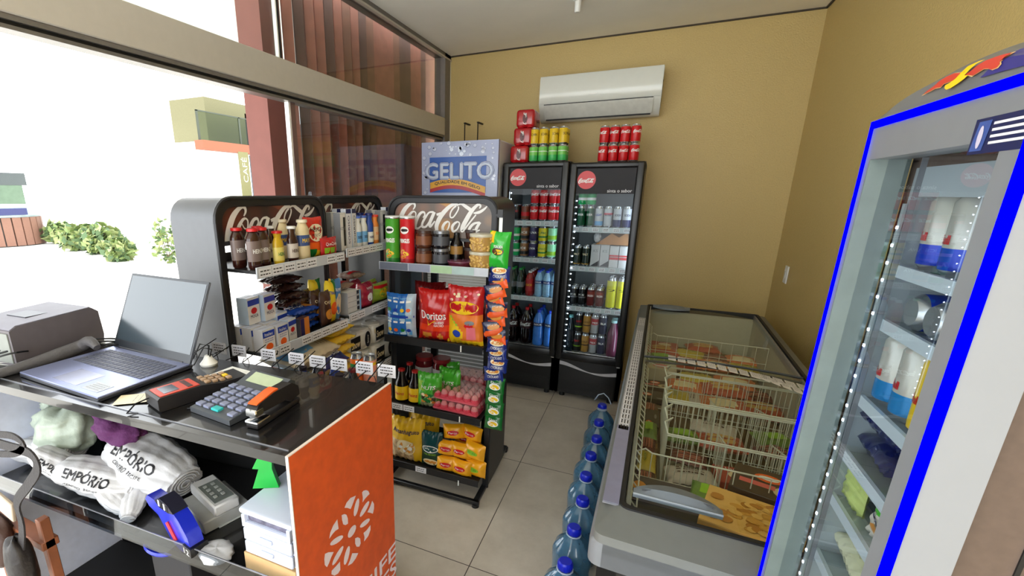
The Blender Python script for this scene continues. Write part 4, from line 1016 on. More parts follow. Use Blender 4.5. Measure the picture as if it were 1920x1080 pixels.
MAKE['crisps_yellow'] = pouch('snack_bag', .19, .30, .08, K('snack_red', (186, 30, 30), .3, coat=.3), art_fand, seed=9, wr=.006,
    fn=lambda u, v: (YEL if v < .1 or (v < .52 and u < .3 + .2 * math.sin(9 * v)) else (LIM if v < .5 and u < .14 + .2 * math.sin(6 * v) else (K('snack_orange', (228, 120, 40)) if v < .54 else None))),
    text=(('FANDANGOS', .14, RED, .5, .66, .034, .1),))
MAKE['crisps_dark'] = pouch('crisp_bag', .17, .26, .08, K('crisp_maroon', (110, 18, 20), .3), None, seed=12, wr=.007)
def art_multi(b, F_):
    F = F_(.5, .5); rg = random.Random(4)
    for i, x in enumerate((-.06, -.022, .016, .05)):
        for j, z in enumerate((-.055, .055)):
            rect(b, mat('drink_pack_blue', (84, 150, 206), .3) if (i + j) % 2 else mat('drink_pack_pale', (176, 204, 222), .3), F, x - .016, x + .016, z - .045, z + .045, 2, .0002)
            rect(b, WHTP, F, x - .012, x + .012, z + .02, z + .03, 2, .0005); ell(b, (YEL, ORG, GRN, BLU)[(i + 2 * j) % 4], F, .012, .010, 10, y0=z - .02, x0=x, e=.0006)
    rect(b, BLU, F, -.082, .082, -.006, .004, 4, .0008)
MAKE['drink_pack'] = pouch('drink_multipack', .165, .235, .07, K('film_blue', (40, 104, 184), .25, coat=.3), art_multi, seed=5, wr=.003,
    fn=lambda u, v: (mat('film_pale', (178, 196, 212), .25) if u > .72 else None))
def art_corn(b, F_):
    F = F_(.5, .4); ell(b, CRM, F, .06, .05, 16, e=.0002, y0=-.01)
    for k in range(9): ell(b, WHTP if k % 2 else AMB, F, .014, .011, 9, y0=-.03 + .02 * (k % 3), x0=-.04 + .01 * k, e=.0005)
MAKE['chips_yellow'] = pouch('corn_snack_bag', .21, .27, .08, K('corn_yellow', (230, 182, 30), .32, coat=.2), art_corn, seed=14, wr=.007,
    fn=lambda u, v: (mat('corn_window', (190, 160, 120), .4, nz=.4, sc=60) if v < .5 and u < .75 and v > .06 else None),
    text=(('Amanhaguito', .16, NAV, .5, .72, .034, .15),))
def art_kibble(b, F_):
    F = F_(.5, .55); ell(b, WHTP, F, .05, .022, e=.0002); ell(b, TEA, F, .044, .017, e=.0005)
    F2 = F_(.5, .16); ell(b, CRM, F2, .045, .022, 16, e=.0002); [ell(b, AMB, F2, .012, .008, 8, x0=-.025 + .013 * k, y0=.004 * (k % 2), e=.0005) for k in range(5)]
MAKE['pouch_teal'] = pouch('snack_pouch', .13, .215, .06, K('pouch_teal', (8, 62, 66), .3, coat=.2), art_kibble, seed=16, wr=.003, fn=lambda u, v: (K('pouch_darkgreen', (16, 54, 34)) if v < .4 else None),
    text=(('Camponesa', .08, WHTP, .5, .56, .016, .2), ('MIX DE PAO', .07, LIM, .5, .40, .011, 0)))
def art_loaf(b, F_):
    F = F_(.5, .55); ell(b, RED, F, .034, .014, e=.0002); b.text('Panco', .05, WHTP, lambda x, y, e=0: F(x, y, .0006 + e), height=.012)
MAKE['pack_gold'] = pouch('yellow_snack_pack', .12, .085, .07, K('pack_gold', (240, 168, 20), .3, coat=.25), art_loaf, seed=18, wr=.002, nu=12, nv=10)
def art_loaf2(b, F_):
    F = F_(.5, .5); ell(b, LIM, F, .04, .014, e=.0002); b.text('25 UN', .05, GRN, lambda x, y, e=0: F(x, y, .0006 + e), height=.012)
MAKE['pack_gold_lime'] = pouch('yellow_snack_pack', .13, .095, .075, K('pack_gold', (240, 168, 20), .3, coat=.25), art_loaf2, seed=19, wr=.002, nu=12, nv=10)
def art_nuts(b, F_):
    F = F_(.5, .3); ell(b, GRN, F, .045, .03, 14, e=.0002)
    for k in range(10): ell(b, (AMB, BRN, CRM)[k % 3], F, .012, .009, 8, x0=-.03 + .02 * (k % 4), y0=-.02 + .02 * (k // 4), e=.0005)
MAKE['pouch_green'] = pouch('green_snack_pouch', .14, .20, .06, K('pouch_green', (70, 170, 46), .28, coat=.3), art_nuts, seed=21, wr=.006,
    fn=lambda u, v: (LIM if v > .5 and u < .5 + .3 * math.sin(7 * v) and v < .8 else (K('pouch_clear', (140, 146, 110), .3) if v < .42 and .15 < u < .85 else None)), text=(('NUTS', .08, WHTP, .5, .62, .02, .1),))
def egg_tray():
    root = bare('egg_tray'); W, D, H = .26, .17, .05
    b = MB(); b.box(-W/2, W/2, -D/2, D/2, 0, .02, PNK, .008)
    for i in range(6):
        for j in range(4): b.lathe([(.017, 0), (.0215, .018), (.019, .03)], mat('tray_pink', (232, 104, 122), .45), 10, X=T(-W/2 + .022 + i * .043, -D/2 + .022 + j * .042, .004))
    b.build('tray', root)
    b = MB()
    for i in range(6):
        for j in range(4): b.lathe([(.004, 0), (.014, .004), (.019, .014), (.0185, .022), (.014, .034), (.007, .041), (.002, .043)], mat('egg_shell', (226, 196, 186), .5), 12, X=T(-W/2 + .022 + i * .043, -D/2 + .022 + j * .042, .016))
    e = b.build('eggs', root); 
    b = MB(); b.box(-W/2 - .003, W/2 + .003, -D/2 - .003, D/2 + .003, .004, .062, glassmat('shrink_film_pink', (250, 214, 222), 1.6, .15, .06), .01); b.build('shrink_film', root)
    return root
MAKE['egg_tray'] = egg_tray
MAKE['soy_jar'] = bottle('sauce_bottle', .038, .19, mat('sauce_dark', (26, 16, 14), .15), K('cap_red2', (170, 30, 30)), YEL, 'Heinz', RED, lz=(.08, .5), capr=.018, shoulder=.55)
MAKE['jar_red'] = jar('preserve_jar', .036, .12, mat('jam_red', (96, 20, 26), .15), K('lid_red', (130, 30, 34)), K('label_pale', (196, 190, 190)))
# ---------- front rack ----------
G1, G2, G3, G4 = 'goods on the top shelf of the cooler-side rack', 'goods on the second shelf of the cooler-side rack', 'goods on the third shelf of the cooler-side rack', 'goods on the bottom shelf of the cooler-side rack'
def fput(key, x, y, z, label, cat_, rz=0., **k): return put(key, rkpt(fr, x, y, z + .0005), label, cat_, rz=FRR + rz, **k)
fput('canister_green', -.236, -.06, 1.256, 'green stacked-crisp canister at the left end of the rack\'s top shelf', 'crisps')
fput('canister_red', -.153, -.06, 1.256, 'red stacked-crisp canister standing beside the green canister', 'crisps')
fput('jar_choc', -.066, -.05, 1.256, 'brown chocolate spread jar on the shelf, bottom of the stacked pair', 'jar')
fput('jar_choc', -.066, -.05, 1.3415, 'brown chocolate spread jar stacked above its twin', 'jar')
fput('jar_black', .024, -.045, 1.256, 'dark glass jar, bottom of the stack beside the chocolate jars', 'jar')
fput('jar_black', .024, -.045, 1.3415, 'dark glass jar, top of the stack beside the chocolate jars', 'jar')
fput('bottle_blk', .088, .0, 1.256, 'dark sauce bottle with gold label behind the flat maroon tub', 'bottle')
fput('tub_maroon', .125, -.045, 1.256, 'flat maroon-lidded tub lying low on the rack\'s top shelf', 'tub')
fput('tub_dark', .155, .055, 1.256, 'brown snack tub behind the nut tubs, lower one', 'tub')
fput('tub_dark', .155, .055, 1.3435, 'brown snack tub behind the nut tubs, upper one', 'tub')
fput('tub_nut', .232, -.045, 1.256, 'clear tub of pale nuts at the right end, lower one', 'tub')
fput('tub_nut', .232, -.045, 1.338, 'clear tub of pale nuts at the right end, upper one', 'tub')
fput('drink_pack', -.185, -.075, .870, 'blue shrink-wrapped multipack of small drinks left of the red crisp bags', 'drinks', rz=.10)
fput('crisps_red', .0, -.055, .870, 'bright red nacho crisp bag with a black and white name', 'crisps', rz=.05)
fput('crisps_yellow', .165, -.06, .870, 'red and yellow corn snack bag with cartoon print beside the nacho bag', 'crisps', rz=-.03)
fput('crisps_dark', .0, .06, .870, 'dark red snack bag behind the nacho bag', 'crisps')
fput('crisps_dark', .19, .06, .870, 'dark red snack bag behind the corn snack bag', 'crisps', rz=-.1)
fput('crisps_dark', -.10, .10, .870, 'dark red snack bag at the very back of the second shelf', 'crisps', rz=.1, s=1.05)
fput('soy_jar', -.205, -.05, .485, 'dark sauce jar with yellow label at the left front of the third shelf', 'bottle')
fput('soy_jar', -.125, -.045, .485, 'dark sauce jar with yellow label, second from the left on the third shelf', 'bottle')
fput('soy_jar', -.205, .05, .485, 'dark sauce jar behind the leftmost yellow-labelled sauce jar', 'bottle')
fput('jar_red', -.15, .13, .52, 'red preserve jar at the back left of the third shelf', 'jar', s=1.5)
fput('jar_red', -.04, .13, .52, 'red preserve jar at the back centre of the third shelf', 'jar', s=1.5)
fput('pouch_green', -.03, -.06, .485, 'green snack pouch standing between sauce jars and egg trays', 'snacks', rz=.1)
fput('pouch_green', .05, .03, .490, 'green snack pouch behind the front green pouch', 'snacks', rz=-.2)
fput('pouch_green', .0, .12, .490, 'green snack pouch farthest back on the third shelf', 'snacks', rz=.2)
fput('egg_tray', .125, -.005, .485, 'pink egg tray on the shelf, bottom of the front stack', 'eggs', rz=-.05)
fput('egg_tray', .125, -.005, .548, 'pink egg tray on top of the front stack', 'eggs', rz=-.05)
fput('egg_tray', .135, .172, .485, 'pink egg tray at the back of the shelf, lower one', 'eggs', rz=-.03, s=(1, .85, 1.2))
fput('egg_tray', .135, .172, .562, 'pink egg tray at the back of the shelf, upper one', 'eggs', rz=-.03, s=(1, .85, 1))
fput('chips_yellow', -.165, -.06, .125, 'yellow corn snack bag at the left front of the bottom shelf', 'snacks', rz=.05)
fput('chips_yellow', -.12, .035, .135, 'yellow corn snack bag leaning behind the front left one', 'snacks', rz=-.05, rx=-.1)
fput('pouch_teal', -.018, -.06, .125, 'dark teal pouch between corn snacks and the yellow pack heap', 'snacks', rz=.03)
k = 0
names = ['bottom front left', 'bottom front centre', 'bottom front right', 'middle left', 'middle centre', 'middle right', 'top left', 'top centre', 'rear top', 'rear low']
for (x, y, z, key, a, sx) in ((.075, -.07, .125, 'pack_gold', .1, 0), (.165, -.075, .125, 'pack_gold', -.1, 0), (.235, -.05, .125, 'pack_gold_lime', -.25, 0), (.065, -.055, .212, 'pack_gold', .15, .05), (.15, -.05, .212, 'pack_gold', -.05, 0), (.225, -.045, .222, 'pack_gold_lime', -.3, .05), (.10, -.02, .300, 'pack_gold', .2, -.1), (.19, -.0, .302, 'pack_gold', -.15, .1), (.13, .06, .23, 'pack_gold', 0, .1), (.13, .05, .125, 'pack_gold', .1, 0)):
    fput(key, x, y, z, 'small yellow bread snack pack, %s of the heap' % names[k], 'snacks', rz=a, ry=sx, rx=-.08); k += 1
# ---------- hanging strip of sachets ----------
st = thing('clip_strip', 'long thin white display strip hanging on the right side of the rack', 'display strip', rkpt(fr, .318, -.055, .60), rz=FRR)
b = MB(); b.box(-.008, .008, .018, .02, -.16, .90, WHTP); b.box(-.012, .012, .0, .02, .895, .93, RK); b.box(-.03, .0, .018, .1, .90, .91, RK); b.build('strip', st)
def art_sachet(txt, c1, c2):
    def a(b, F_):
        F = F_(.5, .5); ell(b, c2, F, .03, .018, 16, e=.0002, y0=-.006); ell(b, c1, F, .024, .012, 14, e=.0005, y0=-.008); b.text(txt, .046, WHTP, lambda x, y, e=0: F(x, y + .016, .0008 + e), height=.011, bold=.0003)
    return a
MAKE['sachet_big'] = pouch('snack_sachet', .10, .17, .045, K('sachet_green', (40, 176, 50), .25, coat=.4), art_sachet('TORCIDA', YEL, DRK if 0 else BRN), seed=31, wr=.005, nu=12, nv=16, fn=lambda u, v: (YEL if u < .22 and v > .7 else None))
MAKE['sachet_orange'] = pouch('snack_sachet', .098, .075, .02, K('sachet_navy', (24, 30, 74), .3, coat=.3), lambda b, F_: (ell(b, AMB, F_(.55, .6), .032, .014, 14, e=.0003), b.text('AMENDOIM', .05, WHTP, F_(.5, .75), height=.009)), seed=33, wr=.003, nu=12, nv=10, fn=lambda u, v: (K('sachet_orange', (238, 92, 34)) if v < .45 + .25 * (u - .5) else None))
MAKE['sachet_navy'] = pouch('snack_sachet', .10, .075, .026, K('sachet_blue', (26, 44, 120), .3, coat=.3), lambda b, F_: (ell(b, CRM, F_(.5, .72), .036, .016, 14, e=.0003), [ell(b, AMB, F_(.5, .72), .01, .008, 8, x0=-.02 + .014 * q, e=.0006) for q in range(4)], b.text('CROKANT', .06, WHTP, F_(.5, .35), height=.014)), seed=35, wr=.004, nu=12, nv=10)
MAKE['sachet_green'] = pouch('snack_sachet', .095, .085, .024, K('sachet_dkgreen', (22, 104, 40), .3, coat=.3), art_sachet('Dori', YEL, WHTP), seed=37, wr=.003, nu=12, nv=10)
def sput(key, dz, lb, rz=0., ry=0., dx=0., dy=0.): return put(key, rkpt(fr, .328 + dx, -.062 + dy, dz), lb, 'sachet', 'sachets on the hanging strip', rz=FRR + rz, ry=ry, rx=-.08)
zz = 1.30; sput('sachet_big', 1.265, 'large bright green sachet at the very top of the hanging strip', ry=.05, dx=-.012)
for i in range(7): sput('sachet_orange', 1.165 - i * .046, 'navy and orange peanut sachet, %s from the top of the hanging strip' % ORD[i], rz=(.25 if i % 2 else -.1), ry=(-.22, -.25, -.3, -.05, -.12, -.2, -.1)[i], dx=-.006 * (i % 3), dy=-.008 * (i % 2))
sput('sachet_navy', 1.20, 'navy sachet just below the large green one', rz=.1)
for i in range(4): sput('sachet_navy', .845 - i * .05, 'blue crunchy snack sachet, %s from the top of the blue run' % ORD[i], rz=(.1, -.1, .15, 0)[i], ry=(.05, -.1, .08, -.1)[i], dx=(0, .008, .004, -.006)[i])
for i in range(4): sput('sachet_green', .632 - i * .068, 'dark green sachet, %s from the top of the lower green run' % ORD[i], ry=(.05, -.03, .04, 0)[i])

# ---------- window racks: local x runs +Y in the room ----------
def wput(rk, key, x, y, z, label, cat_, rz=0., **k):
    if z == 1.345 and rk is r1 and 's' not in k: k['s'] = .82
    return put(key, rkpt(rk, x, y, z + .0005), label, cat_, rz=LRZ + rz, **k)
SGL = mat('bbq_brown', (52, 22, 16), .18, coat=.4)
MAKE['sauce_brown'] = bottle('sauce_bottle', .030, .165, SGL, K('cap_white', (228, 228, 224)), K('lab_cream', (206, 196, 186)), 'HEINZ', BRN, lz=(.12, .52), capr=.02, shoulder=.62, flat=.7)
MAKE['sauce_mustard'] = bottle('sauce_bottle', .030, .15, mat('mustard', (206, 168, 30), .3, coat=.3), K('cap_red3', (196, 26, 30)), K('lab_yellow', (232, 216, 120)), 'HEINZ', GRN, lz=(.12, .52), capr=.022, shoulder=.62, flat=.7)
MAKE['sauce_dark'] = bottle('sauce_bottle', .034, .17, SGL, K('cap_red3', (196, 26, 30)), K('lab_darkframe', (120, 104, 100)), 'HEINZ', WHTP, lz=(.2, .7), capr=.022, shoulder=.72, flat=.7)
MAKE['mayo'] = bottle('mayonnaise_bottle', .038, .19, mat('mayo_cream', (224, 206, 164), .35), K('cap_cream', (226, 214, 186)), K('lab_blueyellow', (60, 84, 140)), 'MAYO', YEL, lz=(.35, .62), capr=.024, shoulder=.72, flat=.7)
MAKE['pouch_heinz'] = pouch('sauce_pouch', .13, .20, .05, K('pouch_red', (196, 40, 24), .28, coat=.3), lambda b, F_: ell(b, K('pouch_ivory', (232, 220, 190)), F_(.5, .62), .052, .045, 16, e=.0002), seed=41, wr=.003,
    fn=lambda u, v: (GRN if v < .22 and u < .5 else (YEL if v < .16 else (ORG if v < .36 else None))), text=(('HEINZ', .075, BLKP, .5, .70, .02, 0), ('MOLHO', .06, BRN, .5, .56, .014, 0)))
MAKE['sachet_red'] = pouch('sauce_sachet', .11, .075, .03, K('sachet_red', (186, 30, 34), .28, coat=.3), lambda b, F_: (rect(b, LIM, F_(.5, .3), -.04, .0, -.012, .012, 3), b.text('Quero', .06, WHTP, F_(.5, .65), height=.016)), seed=43, wr=.003, nu=10, nv=8)
R1T = 1.345
for i, (x, y) in enumerate(((-.215, -.01), (-.165, -.075), (-.215, -.085), (-.12, -.01))):
    wput(r1, 'sauce_dark', x, y, R1T, 'dark barbecue sauce bottle with red cap, %s' % ('back left of the sauces', 'second from the left in front', 'leftmost in front', 'second from the left at the back')[i], 'sauce')
wput(r1, 'sauce_mustard', -.095, -.08, R1T, 'yellow mustard squeeze bottle with red cap', 'sauce', rz=.1)
wput(r1, 'sauce_brown', -.018, -.08, R1T, 'brown sauce bottle with white cap, right of the mustard', 'sauce')
wput(r1, 'sauce_brown', -.045, -.0, R1T, 'brown sauce bottle with white cap behind the mustard', 'sauce')
wput(r1, 'mayo', .055, -.07, R1T, 'upright cream mayonnaise squeeze bottle', 'sauce')
wput(r1, 'mayo', .035, .015, R1T, 'cream mayonnaise bottle behind the front one', 'sauce')
wput(r1, 'pouch_heinz', .135, -.055, R1T, 'red tomato sauce pouch with cream oval label', 'sauce', rz=-.1)
for i in range(4): wput(r1, 'sachet_red', .19 + .03 * (i % 2) - .01 * (i // 2), -.08 + .04 * (i // 2), R1T, 'small red sauce sachet, %s of the four at the right end' % ('front left', 'front right', 'back left', 'back right')[i], 'sauce', rz=.2 * (i % 2), s=(.8, 1, 1))
b = MB(); b.box(.18, .25, .05, .055, R1T, R1T + .12, mat('backing_card', (176, 176, 178), .6)); b.build('backing_card', r1)
# cake-mix cartons, cookie packs, biscuits on the middle shelf
def art_cream(b, F):
    rect(b, BLU, F, -.028, .028, .055, .078, 1, .0002); b.text('Italac', .04, WHTP, lambda x, y, e=0: F(x, y + .066, .0006 + e), height=.012); ell(b, ORG, F, .018, .014, 12, y0=.018, e=.0002); dashes(b, BLU, F, .04, 2, .008, .002, 4, y0=.046, seed=2)
def art_milk(b, F):
    rect(b, BLU, F, -.03, .03, .07, .092, 1, .0002); ell(b, RED, F, .016, .012, 12, y0=.05, e=.0002); b.text('MOCA', .04, NAV, lambda x, y, e=0: F(x, y + .03, .0006 + e), height=.012)
MAKE['cream_box'] = carton('cream_carton', .058, .045, .085, (K('carton_white', (226, 224, 224)), K('carton_side', (208, 206, 208)), K('carton_top', (196, 200, 216))), art_cream)
MAKE['milk_box'] = carton('condensed_milk_carton', .062, .048, .10, (K('carton_white', (226, 224, 224)), K('carton_side2', (180, 196, 214)), K('carton_top', (196, 200, 216))), art_milk)
MAKE['cake_box'] = carton('biscuit_box', .06, .03, .075, (K('box_orange', (214, 130, 50)), K('box_dark', (50, 48, 56)), BRN), lambda b, F: rect(b, NAV, F, -.03, -.005, 0, .075, 1, .0003))
def flatpack(name, w, d, h, col, art=None, seed=1, fn=None, text=()):
    mk0 = pouch(name, w, d, h, col, art, seed=seed, wr=.003, fn=fn, text=text)
    def mk():
        o = mk0(); X = Matrix.Rotation(math.radians(-90), 4, 'X')
        o.data.transform(Matrix.Translation((0, -d / 2, h / 2 + .002)) @ X.inverted() @ Matrix.Identity(4) if 0 else Matrix.Translation((0, -d / 2, h / 2 + .002)) @ Matrix(((1, 0, 0, 0), (0, 0, 1, 0), (0, -1, 0, 0), (0, 0, 0, 1)))); return o
    return mk
MAKE['cookie_dark'] = flatpack('cookie_pack', .17, .085, .03, K('cookie_dark', (52, 30, 28), .25, coat=.3), lambda b, F_: (ell(b, BRN, F_(.7, .5), .03, .03, 14, e=.0002), b.text('COOKIES', .09, WHTP, F_(.35, .5), height=.022)), 51)
MAKE['cookie_blue'] = flatpack('cookie_pack', .16, .085, .03, K('cookie_blue', (30, 66, 150), .25, coat=.3), lambda b, F_: (ell(b, AMB, F_(.75, .5), .024, .024, 12, e=.0002), b.text('Oreo', .07, WHTP, F_(.35, .5), height=.026)), 53)
MAKE['biscuit_up'] = pouch('biscuit_pack', .07, .155, .045, K('biscuit_brown', (66, 38, 26), .3, coat=.2), lambda b, F_: ell(b, AMB, F_(.5, .35), .024, .024, 14, e=.0002), seed=55, wr=.003, nu=10, nv=14, text=(('CHOCO', .05, CRM, .5, .7, .014, 0),))
MAKE['biscuit_yellow'] = pouch('biscuit_pack', .075, .19, .045, K('biscuit_yellow', (236, 206, 40), .3, coat=.2), lambda b, F_: ell(b, ORG, F_(.5, .35), .024, .03, 14, e=.0002), seed=57, wr=.003, nu=10, nv=14, fn=lambda u, v: (GRN if v > .6 and u > .6 else None), text=(('TRAKINAS', .06, BLU, .5, .72, .014, .1),))
MAKE['biscuit_blue'] = pouch('biscuit_pack', .08, .19, .045, K('biscuit_blue', (70, 130, 196), .3, coat=.2), lambda b, F_: ell(b, CRM, F_(.6, .4), .026, .05, 14, e=.0002), seed=59, wr=.003, nu=10, nv=14, fn=lambda u, v: (YEL if u < .2 else None), text=(('PASSATEMPO', .06, WHTP, .45, .75, .014, .1),))
R1M = 1.045
lbn = ['leftmost in front', 'second from the left in front', 'leftmost at the back', 'second from the left at the back']
for i, (x, y) in enumerate(((-.215, -.09), (-.145, -.09), (-.215, -.035), (-.145, -.035), (-.215, .02))):
    wput(r1, 'cream_box', x, y, R1M, 'white and blue cream carton, %s' % (lbn + ['third row back at the left'])[i], 'carton', rz=.08 if i == 1 else 0)
wput(r1, 'milk_box', -.075, -.075, R1M, 'condensed milk carton standing just right of the cream cartons', 'carton', rz=.15, s=.85)
for i, x in enumerate((-.19, -.12, -.06)): wput(r1, 'milk_box', x, -.01 if i else -.0, R1M + .087 if i < 2 else R1M, 'condensed milk carton %s' % ('stacked on top at the left', 'stacked on top, second from the left', 'behind the biscuit boxes')[i], 'carton', rz=.1)
wput(r1, 'cake_box', -.012, -.09, R1M, 'small orange and black biscuit box in front of the blue cookies', 'box', rz=.1)
for i in range(3): wput(r1, 'cookie_blue', .05, -.03, R1M + i * .034, 'blue cookie packet lying flat, %s of three' % ('bottom', 'middle', 'top')[i], 'cookies', rz=.12 - .1 * i)
for i in range(4): wput(r1, 'cookie_dark', .03 - .012 * i, .0 + .002 * i, R1M + .103 + i * .034, 'dark chocolate cookie packet lying flat, %s of four' % ('lowest', 'second lowest', 'second highest', 'topmost')[i], 'cookies', rz=.08 * (-1) ** i)
for i in range(3): wput(r1, 'biscuit_up', .145, -.085 + i * .05, R1M, 'brown upright biscuit packet, %s' % ('front', 'middle', 'rear')[i] + ' one of three', 'cookies', rz=.1)
wput(r1, 'biscuit_yellow', .195, -.07, R1M, 'yellow upright biscuit packet at the right end of the shelf', 'cookies', rz=.1, ry=.08)
wput(r1, 'biscuit_blue', .235, -.06, R1M, 'blue upright biscuit packet, rightmost on the shelf', 'cookies', ry=.1)
wput(r1, 'biscuit_yellow', .19, .01, R1M, 'yellow biscuit packet behind the front yellow one', 'cookies', ry=.05)
# lower shelf: flour sacks, yellow pasta packs, navy pack
MAKE['rice_sack'] = flatpack('rice_sack', .30, .20, .10, mat('clear_rice', (206, 192, 164), .3, nz=.1, bump=.3), lambda b, F_: (rect(b, SKY, F_(.25, .5), -.07, .06, -.08, .08, 6, .0003, 6), b.text('ARROZ', .12, NAV, F_(.3, .6), height=.03), [rect(b, BRN, F_(.6, .5), .0 + k * .02, .004 + k * .02, -.07, .07, 1, .0004, 8) for k in range(6)], ell(b, ORG, F_(.68, .5), .03, .025, 12, e=.0006)), 61)
MAKE['pasta_yellow'] = flatpack('pasta_pack', .20, .13, .045, K('pasta_yellow', (226, 186, 50), .3, coat=.3), lambda b, F_: (ell(b, ORG, F_(.6, .5), .04, .025, 14, e=.0002), b.text('Vitamassa', .12, NAV, F_(.45, .75), height=.022)), 63)
MAKE['pack_navy'] = flatpack('pasta_pack', .20, .12, .045, K('pack_navy', (26, 34, 96), .28, coat=.3), lambda b, F_: b.text('Vitarella', .14, WHTP, F_(.5, .5), height=.035), 65)
R1L = .78
wput(r1, 'rice_sack', .03, .0, R1L, 'clear rice sack lying flat, lower one behind the counter hooks', 'rice', rz=.1)
wput(r1, 'rice_sack', .05, -.02, R1L + .107, 'clear rice sack lying flat, upper one behind the counter hooks', 'rice', rz=.0)
for i in range(5): wput(r1, 'pasta_yellow', .235, -.04, R1L + i * .048, 'yellow pasta packet lying flat, %s from the bottom of the pile' % ORD[i], 'pasta', rz=.06 * (-1) ** i)
wput(r1, 'pack_navy', .13, -.075, R1L + .10, 'navy pasta packet leaning in front of the yellow pile', 'pasta', rx=.5)
# middle rack
MAKE['tooth_box'] = carton('toothpaste_box', .036, .03, .185, (K('box_white', (222, 222, 226)), K('box_pale', (196, 200, 210)), WHTP), lambda b, F: (rect(b, NAV, F, -.018, .018, .165, .185, 1, .0002), b.text('SORRISO', .13, NAV, lambda x, y, e=0: F(-y, .09 + x, .0005 + e), height=.014)))
MAKE['soap_box'] = carton('soap_box', .045, .035, .17, (K('box_white2', (228, 226, 222)), GRY, WHTP), lambda b, F: (rect(b, BLKP, F, .0, .018, .02, .15, 1, .0002), b.text('DOVE', .05, GRY, lambda x, y, e=0: F(x - .008, y + .10, .0005), height=.014)))
MAKE['deo_blue'] = bottle('lotion_bottle', .024, .16, K('lotion_blue', (40, 76, 160)), K('cap_navy', (22, 34, 100)), WHTP, 'NIVEA', NAV, lz=(.1, .42), capr=.018, flat=.8)
MAKE['deo_white'] = bottle('lotion_bottle', .024, .15, K('lotion_white', (222, 222, 218)), K('cap_blue2', (70, 100, 180)), SKY, 'SEDA', NAV, lz=(.15, .5), capr=.018, flat=.8)
MAKE['sun_orange'] = bottle('sunscreen_bottle', .024, .15, K('sun_orange', (238, 140, 60)), K('cap_red4', (214, 60, 40)), K('lab_peach', (240, 196, 150)), 'SOL', ORG, lz=(.15, .6), capr=.018, flat=.8)
R2T = 1.345
seq = [('soap_box', -.205), ('tooth_box', -.155), ('tooth_box', -.112), ('deo_white', -.065), ('deo_white', -.012), ('deo_blue', .042), ('sun_orange', .095), ('soap_box', .15), ('tooth_box', .2)]
nm = {'soap_box': 'white and black boxed soap', 'tooth_box': 'tall white toothpaste carton', 'deo_white': 'white lotion bottle with blue cap', 'deo_blue': 'blue lotion bottle with navy cap', 'sun_orange': 'orange sunscreen bottle with red cap'}
for i, (kk, x) in enumerate(seq):
    wput(r2, kk, x, -.075, R2T, '%s, %s from the left on the toiletries shelf' % (nm[kk], ORD[i]), 'toiletry', rz=.06 * (-1) ** i)
for i, (kk, x) in enumerate(seq[:8]): wput(r2, kk, x + .02, -.01, R2T, '%s, %s in the back row of toiletries' % (nm[kk], ORD[i]), 'toiletry', rz=.06 * (-1) ** i)
MAKE['pad_pack'] = carton('hygiene_pack', .10, .07, .10, (K('pad_white', (206, 206, 206)), K('pad_grey', (170, 172, 178)), WHTP), lambda b, F: ([rect(b, BLKP, F, .018, .036, .012 + k * .024, .028 + k * .024, 1, .0003) for k in range(4)], [rect(b, GRY, F, -.05, .05, .008 + k * .024, .0095 + k * .024, 1, .0003) for k in range(4)], rect(b, SKY, F, .04, .05, 0, .1, 1, .0004)))
MAKE['kitty_pack'] = pouch('wet_wipes_pack', .12, .13, .07, K('wipes_maroon', (146, 24, 50), .3, coat=.3), lambda b, F_: (ell(b, WHTP, F_(.5, .45), .026, .022, 14, e=.0002), b.text('WIPES', .05, WHTP, F_(.5, .8), height=.012)), seed=71, wr=.004)
MAKE['snack_lime'] = pouch('sponge_pack', .15, .10, .06, K('sponge_green', (150, 176, 60), .35), lambda b, F_: (ell(b, YEL, F_(.5, .5), .04, .025, 14, e=.0002), rect(b, RED, F_(.5, .85), -.07, .07, -.008, .008, 6, .0003)), seed=73, wr=.006)
MAKE['bundle_red'] = flatpack('napkin_pack', .12, .10, .035, K('napkin_pack', (150, 128, 116), .4), lambda b, F_: (rect(b, RED, F_(.5, .5), -.05, .05, -.03, -.01, 4, .0003), rect(b, WHTP, F_(.5, .5), -.04, .03, .0, .025, 4, .0003)), 75)
R2M = 1.035
wput(r2, 'pad_pack', -.165, -.07, R2M, 'grey and white stacked hygiene pack at the left of the middle shelf', 'toiletry', s=1.1)
wput(r2, 'pad_pack', -.165, .01, R2M, 'grey hygiene pack behind the front left one', 'toiletry', s=1.1)
wput(r2, 'kitty_pack', -.035, -.08, R2M, 'maroon wet-wipes pack with a round white print', 'toiletry')
wput(r2, 'kitty_pack', -.01, .0, R2M, 'maroon wet-wipes pack behind the front one', 'toiletry', rz=.2)
wput(r2, 'bundle_red', -.16, -.02, R2M + .112, 'red and tan napkin pack lying on the hygiene packs, left', 'toiletry', rz=.1)
wput(r2, 'bundle_red', -.0, .02, R2M + .135, 'red and tan napkin pack lying on the wipes', 'toiletry', rz=-.1)
wput(r2, 'snack_lime', .125, -.07, R2M, 'green sponge pack with a yellow oval at the front right', 'sponges', rz=-.05)
wput(r2, 'snack_lime', .15, .01, R2M, 'green sponge pack behind the front right one', 'sponges', rz=.1)
